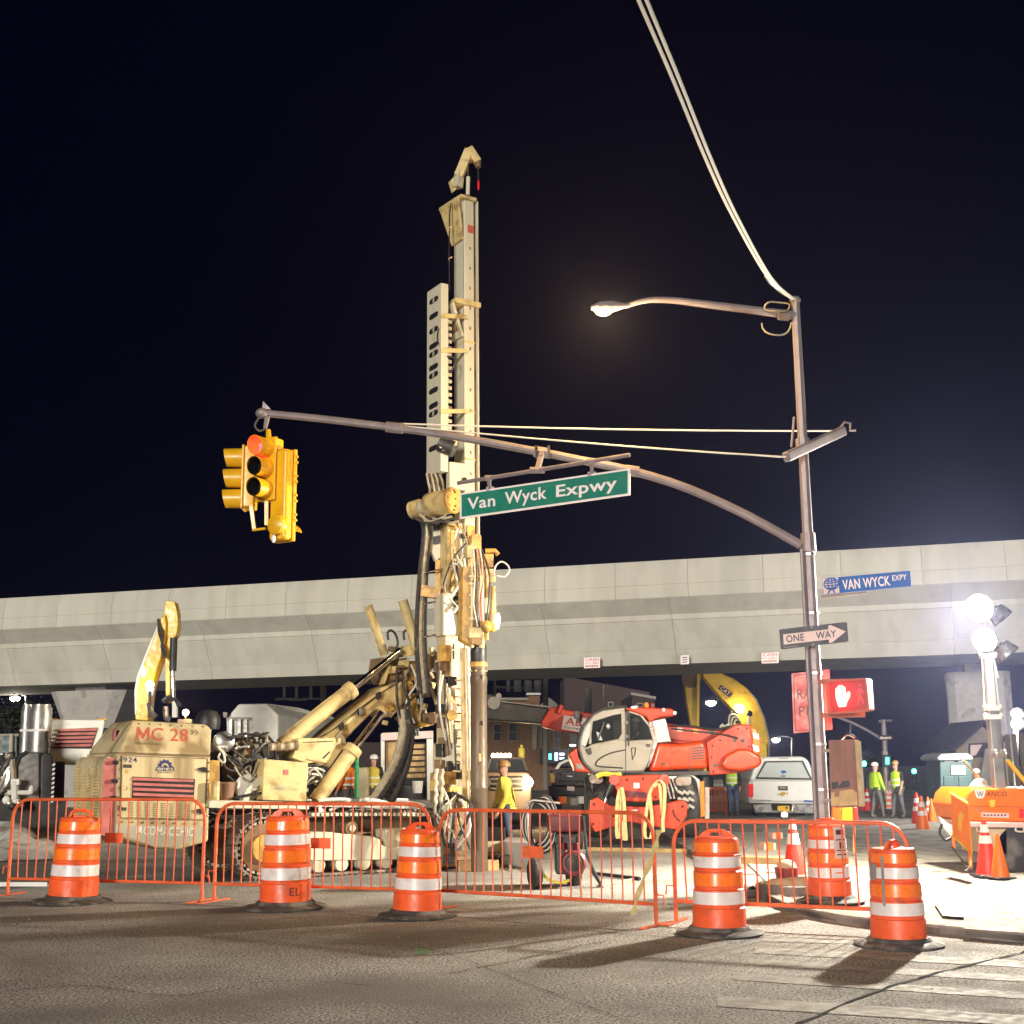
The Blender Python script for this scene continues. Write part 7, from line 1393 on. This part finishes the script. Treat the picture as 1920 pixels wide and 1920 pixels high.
b1 = building('tan brick terrace house with sash windows behind the dark boom', 905, 1000, 1352, BY, 'brick_brown', [(953, 1355, 970, 1390), (925, 1357, 940, 1390)], 'trim_pale')
b2 = building('brown brick terrace house with pale parapet and square chimney turret', 915, 1012, 1312, BY + 6, 'brick_brown', [], 'trim_pale'); wp('turret', [(990, 1302), (1012, 1302), (1012, 1345), (992, 1345)], BY + 5, 3, 'brick_brown', b2); wp('turret_cap', [(987, 1299), (1014, 1299), (1014, 1303), (987, 1303)], BY + 4.7, 3.6, 'rag_white', b2)
b3 = building('brown terrace house with tall sash windows beneath the red boom', 1000, 1100, 1360, BY, 'brick_brown', [(1014, 1364, 1030, 1402), (1038, 1368, 1052, 1404), (1068, 1372, 1084, 1404)], 'trim_pale'); wp('pilaster', [(998, 1358), (1008, 1358), (1006, 1405), (998, 1405)], BY - .2, .3, 'trim_pale', b3); wp('gable', [(1012, 1322), (1030, 1308), (1045, 1320), (1045, 1345), (1012, 1345)], BY + 5, 1, 'letter_grey', b3)
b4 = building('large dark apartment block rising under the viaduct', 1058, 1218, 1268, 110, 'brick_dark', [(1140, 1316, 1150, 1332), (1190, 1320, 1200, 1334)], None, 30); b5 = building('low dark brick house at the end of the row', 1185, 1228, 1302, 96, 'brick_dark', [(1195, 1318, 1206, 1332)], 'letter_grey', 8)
SH = thing('shop_front', 'lit shop front with glowing blue sign between the trucks', 'shop', gp(1040, BY - 2)); wp('fascia', [(1012, 1404), (1068, 1404), (1068, 1432), (1012, 1432)], BY - 2, 2, 'window_dark', SH)
for a, b, c, d_, m in ((1040, 1411, 1046, 1426, 'sign_glow'), (1049, 1412, 1058, 1416, 'white_glow'), (1049, 1420, 1058, 1424, 'sign_glow'), (1029, 1413, 1034, 1424, 'cyan_lamp'), (1068, 1396, 1084, 1399, 'white_glow')): wp('glowing_sign', [(a, b), (c, b), (c, d_), (a, d_)], BY - 2.2, .15, m, SH)
UPo = thing('utility_pole', 'utility pole with hanging white transformers under the viaduct', 'utility pole', gp(1000, 66)); wc('post', (1023, 1480), (1023, 1268), 66, .15, 'pole_wood', UPo)
for x in (953, 970, 990, 1008): wc('transformer', (x, 1297), (x, 1276), 66, .2 if x != 953 else .1, 'transformer', UPo)
wc('cross_arm', (925, 1288), (1030, 1291), 66.2, .08, 'pole_wood', UPo); wc('cross_arm', (928, 1310), (928, 1276), 66.2, .06, 'pole_wood', UPo)
UP2 = thing('utility_pole', 'grey utility pole stub rising beside the red boom', 'utility pole', gp(1103, 70)); wc('post', (1102, 1440), (1103, 1291), 70, .2, 'pole_wood', UP2)
for k in range(8): wc('step_peg', (1097, 1296 + 5 * k), (1100, 1296 + 5 * k), 69.8, .04, 'transformer', UP2)
UP4 = thing('flag_pole', 'thin white mast in front of the dark apartment block', 'mast', gp(1132, 70)); wc('post', (1132, 1440), (1132, 1284), 70, .06, 'trim_pale', UP4)
UP3 = thing('utility_pole', 'utility pole with crossarms seen above the white hopper', 'utility pole', gp(606, 62)); wc('post', (606, 1480), (606, 1270), 62, .14, 'pole_wood', UP3)
for x, y in ((530, 1300), (553, 1302), (580, 1300)): wc('cross_arm', (x - 13, y + 10), (x + 22, y + 10), 62, .05, 'transformer', UP3); wc('insulator', (x + 3, y + 8), (x + 3, y - 14), 62, .07, 'transformer', UP3)
wc('long_arm', (515, 1312), (606, 1309), 62.1, .05, 'pole_wood', UP3)
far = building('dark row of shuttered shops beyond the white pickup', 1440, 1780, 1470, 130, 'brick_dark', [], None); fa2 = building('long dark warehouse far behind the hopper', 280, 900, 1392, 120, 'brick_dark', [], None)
# far fence and tree by the left edge
LF = thing('site_fence', 'green mesh site fence with white post beside the power pack', 'fence', gp(15, 26)); wp('panel', [(-60, 1380), (30, 1379), (30, 1412), (-60, 1414)], 26, .04, 'potty_green', LF); wc('top_rail', (-60, 1379), (34, 1378), 26, .03, 'letter_grey', LF); wp('post', [(18, 1376), (22, 1376), (21, 1412), (17, 1412)], 25.9, .08, 'trim_pale', LF); wp('lower_panel', [(-60, 1414), (30, 1412), (30, 1520), (-60, 1520)], 26, .04, 'potty_green', LF)
def tree(lab, x, Y, ytop, rad, n):
    b0 = gp(x, Y); zt = W(x, ytop, Y).z; r = thing('tree', lab, 'tree', b0)
    MB().tube([b0, b0 + V((.1, 0, zt * .3)), b0 + V((-.1, 0, zt * .55))], [.25, .18, .1], 8).build('trunk', 'bark', r)
    for k in range(5): MB().tube([b0 + UP * zt * .4, b0 + V((math.cos(k * 1.3) * rad * .6, math.sin(k * 1.3) * rad * .6, zt * .7))], [.1, .03], 6).build('limb', 'bark', r)
    b = MB(); cl = [(b0 + V((random.gauss(0, rad * .5), random.gauss(0, rad * .5), zt * .62 + random.gauss(0, zt * .16))), random.uniform(.4, .9)) for _ in range(26)]
    for _ in range(n):
        c, q = random.choice(cl); p = c + V((random.gauss(0, q * .5), random.gauss(0, q * .5), random.gauss(0, q * .45))); a = V((random.gauss(0, 1), random.gauss(0, 1), random.gauss(0, 1))).normalized(); x_, y_, d_ = frame(a); s = random.uniform(.06, .13)
        b.add([p - x_ * s, p - y_ * s * .5, p + x_ * s, p + y_ * s * .5], [(0, 1, 2, 3)])
    b.build('crown', 'leaf_dark', r, smooth=0)
tree('dark leafy tree beneath the viaduct beside the distant lamp', 10, 56, 1300, 2.6, 5000)
tree('dark leafy street tree far behind the white pickup', 1590, 120, 1400, 3, 3000)
# ================================================================ power pack by the left edge
QY = 18.4
QP = PL(gp(60, QY), 20)
PP = thing('power_pack', 'dark hydraulic power pack with silver cowl and two tall exhaust silencers', 'power pack', gp(60, QY))
def qp(name, poly, o0, o1, m, par=PP, bevel=0): return MB().prism(QP.pts(poly, o0), QP.n * (o1 - o0)).build(name, m, par, bevel=bevel)
qp('cowl', [(30, 1500), (30, 1436), (36, 1420), (50, 1411), (75, 1410), (75, 1500)], 0, 1.2, 'silver', bevel=.03); qp('cowl_edge', [(25, 1500), (26, 1436), (33, 1416), (48, 1407), (52, 1411), (38, 1421), (32, 1437), (31, 1500)], -.03, .2, 'black')
SB = MB(); qp('side_panel', [(75, 1500), (76, 1420), (82, 1411), (90, 1410), (98, 1416), (100, 1428), (97, 1500)], -.05, .9, 'maroon' if False else 'steel_dark', bevel=.03)
qp('radiator', [(104, 1428), (122, 1428), (120, 1505), (100, 1505)], .2, 1.2, 'purple_dark')
for k in range(9): qp('fan_blade', [(99 - k * .4, 1432 + 8.6 * k), (104 - k * .4, 1431 + 8.6 * k), (103 - k * .4, 1435 + 8.6 * k), (98 - k * .4, 1437 + 8.6 * k)], -.08, -.04, 'rag_white')
for x0, x1, o in ((33, 57, .75), (50, 90, .45)):
    p = QP.pt((x0 + x1) / 2 + 3, 1412, o); t = QP.pt((x0 + x1) / 2 + 8, 1321, o); rr_ = (x1 - x0) / 2 / F * QY; d_ = (t - p); L_ = d_.length
    si = MB().lathe([(rr_, 0), (rr_, L_ * .85), (rr_ * .86, L_ * .95), (rr_ * .84, L_), (rr_ * .7, L_)], p, d_, 22).build('silencer', 'silver', PP); MB().lathe([(rr_ * 1.05, L_ * .44), (rr_ * 1.07, L_ * .45), (rr_ * 1.07, L_ * .48), (rr_ * 1.05, L_ * .49)], p, d_, 22, caps=False).build('band', 'rag_white', si)
MB().tube(smoothpts([QP.pt(x, y, .3) for x, y in ((88, 1412), (89, 1395), (86, 1378), (88, 1372))], 3), .015, 6).build('cable', 'black', PP)
qp('base_frame', [(-40, 1500), (126, 1500), (126, 1540), (-40, 1540)], .05, 1.2, 'steel_dark'); qp('engine_block', [(-40, 1430), (26, 1425), (26, 1500), (-40, 1500)], .3, 1.2, 'steel_dark', bevel=.03)
random.seed(3)
for k in range(9): MB().tube(smoothpts([QP.pt(random.uniform(-30, 10), random.uniform(1405, 1440), .1), QP.pt(random.uniform(0, 28), random.uniform(1410, 1450), 0), QP.pt(random.uniform(0, 30), random.uniform(1440, 1480), 0), QP.pt(random.uniform(-20, 15), random.uniform(1470, 1500), .1)], 4), random.choice((.02, .035, .05)), 7).build('hydraulic_hose', ('hose', 'wire', 'hose_pale', 'steel')[k % 4], PP)
VB = MB().cyl(QP.pt(28, 1498, -.15), QP.pt(28, 1464, -.15), .05, n=10).build('valve_body', 'white_paint', PP); MB().cyl(QP.pt(14, 1486, -.15), QP.pt(58, 1486, -.15), .035, n=10).build('valve_arm', 'white_paint', VB); MB().ball(QP.pt(59, 1481, -.15), .04, .04, .07).build('valve_handle', 'white_paint', VB); MB().box(QP.pt(30, 1466, -.15), .12, .08, .08).build('valve_cap', 'white_paint', VB)
for k in range(6): MB().ball(QP.pt(12 + 6 * k, 1500 + 6 * (k % 3), -.12), .06, .05, .06).build('valve_fitting', ('rag_white', 'steel', 'black')[k % 3], VB)
# ================================================================ ground clutter, each its own thing
def sheet(name, lab, cat, l, Y0, thick, m, bump_=.06):
    b = MB(); n = 9; rows = []
    A, B, Cc, D = [G(*p) for p in l]
    for i in range(n + 1):
        for j in range(n + 1):
            s, t = i / n, j / n; p = (A * (1 - s) + B * s) * (1 - t) + (D * (1 - s) + Cc * s) * t; e = min(s, 1 - s, t, 1 - t); b.v.append(p + V((0, 0, .02 + thick * min(1, e * 4) * (.6 + .5 * math.sin(7 * s + 3 * t) * math.cos(5 * t)))))
    for i in range(n):
        for j in range(n): a = i * (n + 1) + j; b.f.append((a, a + n + 1, a + n + 2, a + 1))
    return tag(b.build(name, m, smooth=60), lab, cat)
sheet('tarpaulin', 'rumpled pale tarpaulin heap lying behind the barrier at the rig side', 'tarpaulin', [(-30, 1618), (112, 1612), (100, 1578), (-30, 1575)], 0, .32, 'tarp')
sheet('tarpaulin', 'folded white plastic sheet on the power pack base', 'tarpaulin', [(-30, 1578), (70, 1572), (60, 1556), (-30, 1552)], 0, .35, 'rag_white')
def timber(lab, a, b, h, m='timber', z=0, w=None, name='timber_baulk'):
    A, B = G(*a), G(*b); o = MB().bar(A + V((0, 0, h / 2 + z)), B + V((0, 0, h / 2 + z)), h, w or h).build(name, m, bevel=.008); tag(o, lab, 'timber'); return o
timber('squared timber baulk lying by the crawler idler', (858, 1634), (934, 1632), .16); timber('long pale plank lying behind the red barrier post', (1100, 1596), (1330, 1600), .07); timber('square timber beam behind the tall drum near the kerb', (1395, 1628), (1480, 1632), .18); timber('thin board lying flat at the foot of the timber beam', (1120, 1664), (1240, 1640), .03, 'timber_grey'); timber('low white board edging behind the leftmost drum', (-20, 1662), (90, 1662), .06, 'rag_white')
pk = MB().bar(G(852, 1600) + V((0, 0, .05)), W(900, 1420, 19.0), .04, .13).build('timber_prop', 'timber'); tag(pk, 'timber plank leaning against the rusty casing pipe', 'timber')
# gravity: hydraulic wrench block with hose coil beside the idler
HC = thing('hose_coil', 'black and white hose coil on the ground in front of the casing pipe', 'hose coil', G(893, 1612))
c = HC.location
for k in range(5): MB().tube([c + V((.3 * math.cos(t * .42) * (1 - .07 * k), .05 * k, .34 + .3 * math.sin(t * .42) * (1 - .07 * k))) for t in range(16)], .028, 7).build('hose_turn', ('hose', 'wire')[k % 2], HC)
CT = thing('cable_heap', 'tangle of pale cables on the ground beside the red machine', 'cables', G(960, 1622)); random.seed(9)
for k in range(8): MB().tube(smoothpts([G(random.uniform(880, 990), random.uniform(1600, 1635)) + V((0, 0, random.uniform(.02, .4) * (j in (1, 2)) + .02)) for j in range(4)], 5), .015, 6).build('cable', ('wire', 'hose', 'hose_pale')[k % 3], CT)
SPx = thing('steel_block', 'grey steel clamp block lying by the hose coil', 'steel block', G(925, 1620)); MB().box(SPx.location + V((0, .1, .24)), .75, .4, .22).build('clamp_body', 'rig_pale', SPx, bevel=.03); MB().box(SPx.location + V((0.1, 0.05, .07)), .7, .3, .13).build('skid', 'steel_dark', SPx, bevel=.02); MB().box(SPx.location + V((-.05, .3, .45)), .5, .3, .22).build('valve_block', 'black', SPx, bevel=.02)
CL = thing('concrete_block', 'pale concrete block with a lifting hole by the cables', 'concrete block', G(970, 1624)); MB().prism([G(940, 1624) , G(1000, 1630), G(1004, 1618) , G(950, 1612)], (0, 0, .38)).build('block', 'concrete_grey', CL, bevel=.03)
# red pressure washer / generator on wheels
RY = G(1050, 1665).y
PWm = thing('pressure_washer', 'dark red wheeled engine machine with hose reel behind the barrier', 'pressure washer', G(1050, 1660))
wp('tank', [(1026, 1527), (1092, 1527), (1095, 1560), (1028, 1562)], RY, .5, 'maroon', PWm, bevel=.04); wp('engine', [(1040, 1562), (1096, 1562), (1094, 1640), (1042, 1640)], RY + .05, .5, 'steel_dark', PWm, bevel=.03); MB().lathe([(.02, -.04), (.14, -.03), (.17, 0), (.17, .1)], W(1075, 1618, RY - .05), (0, 1, 0), 20).build('recoil_cover', 'maroon', PWm)
MB().lathe([(.02, -.06), (.1, -.05), (.11, 0)], W(1075, 1618, RY - .1), (0, 1, 0), 18).build('recoil_centre', 'black', PWm)
for x, dy in ((1003, -.05), (1075, .35)): wheel(W(x, 1636, RY + dy), (1, .35, 0), .2, .1, PWm, 'rig_amber')
for k in range(9): MB().tube([W(1020 - 2 * k + 26 * math.cos(t * .3), 1545 + (54 - 2 * k) * math.sin(t * .3), RY + .1 + .02 * k) for t in range(22)], .018, 6).build('hose_turn', ('hose', 'wire')[k % 3 == 1], PWm)
MB().tube([W(x, y, RY) for x, y in ((1000, 1640), (990, 1560), (988, 1505), (1000, 1500), (1050, 1506))], .016, 7).build('frame_tube', 'steel', PWm); MB().tube([W(x, y, RY) for x, y in ((1093, 1530), (1100, 1600), (1112, 1630), (1128, 1662))], .02, 7).build('frame_tube', 'black', PWm); wp('drawbar', [(1106, 1632), (1113, 1630), (1132, 1664), (1128, 1666)], RY, .05, 'black', PWm)
for k in range(6): MB().box(W(1046 + 9 * k, 1575 + 12 * (k % 3), RY + .0), .09, .08, .09, k).build('engine_fitting', ('black', 'maroon', 'steel')[k % 3], PWm, bevel=.01)
wt('lead', [(1016, 1636), (1030, 1650), (1052, 1655), (1068, 1650)], RY - .1, .02, 'vest_yellow', PWm); tag(MB().cyl(G(1118, 1642) + V((0, 0, .03)), G(1200, 1652) + V((0, 0, .03)), .025, n=8).build('steel_bar', 'black'), 'black steel bar lying on the road behind the barrier', 'steel bar')
# bucket and sandbag, round footing near the kerb
BKt = thing('bucket', 'dark red bucket stuffed with rags behind the barrier', 'bucket', G(1477, 1668)); MB().lathe([(.125, 0), (.155, .27), (.145, .27), (.115, .02)], BKt.location, n=20).build('pail', 'bucket_red', BKt); MB().ball(BKt.location + V((0, 0, .27)), .13, .12, .1).build('rags', 'bag', BKt)
FT2 = thing('pole_footing', 'round low concrete collar with sandbags at the kerb corner', 'footing', G(1475, 1690)); fc = G(1485, 1684); FT2.location = (fc.x, fc.y, 0)
MB().lathe([(.42, 0), (.42, .16), (.4, .17), (.34, .17), (.34, .03)], fc, n=28, caps=False).build('collar', 'kerbstone', FT2)
for k in range(3): MB().ball(fc + V((-.15 + .18 * k, -.08 + .1 * k, .16)), .2, .13, .08).build('sandbag', 'bag', FT2)
for k, (x, y, lab) in enumerate(((1440, 1590, 'small orange and white marker block with cut out letters by the beam'), (1455, 1568, 'small orange crate behind the barrier near the white pickup'))):
    o = thing('marker_block', lab, 'marker', G(x, y + 12)); h_ = .22; p = o.location; MB().box(p + V((0, 0, .1)), .24, .2, .2, .2).build('block', 'sign_pink', o, bevel=.02); MB().box(p + V((.03, -.1, .1)), .1, .03, .2, .2).build('stripe', 'cone_orange', o); MB().box(p + V((-.07, -.1, .14)), .06, .03, .12, .2).build('stripe', 'cone_orange', o)
CB2 = thing('crowd_barrier', 'far orange crowd barrier beyond the telehandler wheel', 'barrier', gp(1345, 36), group='orange crowd barriers along the roadworks')
MB().tube([W(x, y, 36) for x, y in ((1326, 1530), (1327, 1484), (1331, 1478), (1358, 1478), (1362, 1484), (1362, 1530))], .03, 7).build('frame', 'cone_orange', CB2)
for k in range(7): wc('upright_bar', (1330 + 4.6 * k, 1480), (1330 + 4.6 * k, 1520), 36, .015, 'cone_orange', CB2, n=6)
MB().cyl(W(1326, 1520, 36), W(1362, 1520, 36), .025, n=7).build('bottom_rail', 'cone_orange', CB2)
GPo = thing('green_prop', 'thin bright green prop standing beside the worker', 'prop', gp(668, 24.5)); wc('post', (668, 1560), (670, 1408), 24.5, .035, 'green_pole', GPo); wc('coupler', (669, 1440), (669, 1436), 24.5, .05, 'green_pole', GPo)
GB = tag(wp('storage_skip', [(664, 1440), (690, 1438), (690, 1500), (664, 1502)], 25.2, .8, 'bag', None, bevel=.05), 'grey brown storage bag behind the green prop', 'bag')
CBx = thing('concrete_slab', 'long low concrete blocks behind the crawler track', 'concrete', gp(720, 22)); wp('block', [(590, 1497), (690, 1498), (690, 1530), (590, 1530)], 22.5, .6, 'concrete_grey', CBx, bevel=.02); wp('block', [(692, 1500), (820, 1502), (820, 1532), (692, 1530)], 22.3, .6, 'concrete_grey', CBx, bevel=.02)

# ================================================================ haze volume added to give the lamps and sky their glow
hz = MB().box((0, 105, 6.6), 376, 326, 15.4).build('haze', 'concrete', smooth=0); tag(hz, 'thin night haze added over the whole site for lamp glow', kind='stuff')
hm = bpy.data.materials.new('haze'); hm.use_nodes = True; nt = hm.node_tree; nt.nodes.remove(nt.nodes['Principled BSDF'])
pv = nt.nodes.new('ShaderNodeVolumePrincipled'); pv.inputs['Color'].default_value = (.46, .52, 1, 1); pv.inputs['Density'].default_value = .0007; pv.inputs['Anisotropy'].default_value = .78
nt.links.new(pv.outputs[0], nt.nodes['Material Output'].inputs['Volume']); hz.data.materials.clear(); hz.data.materials.append(hm)
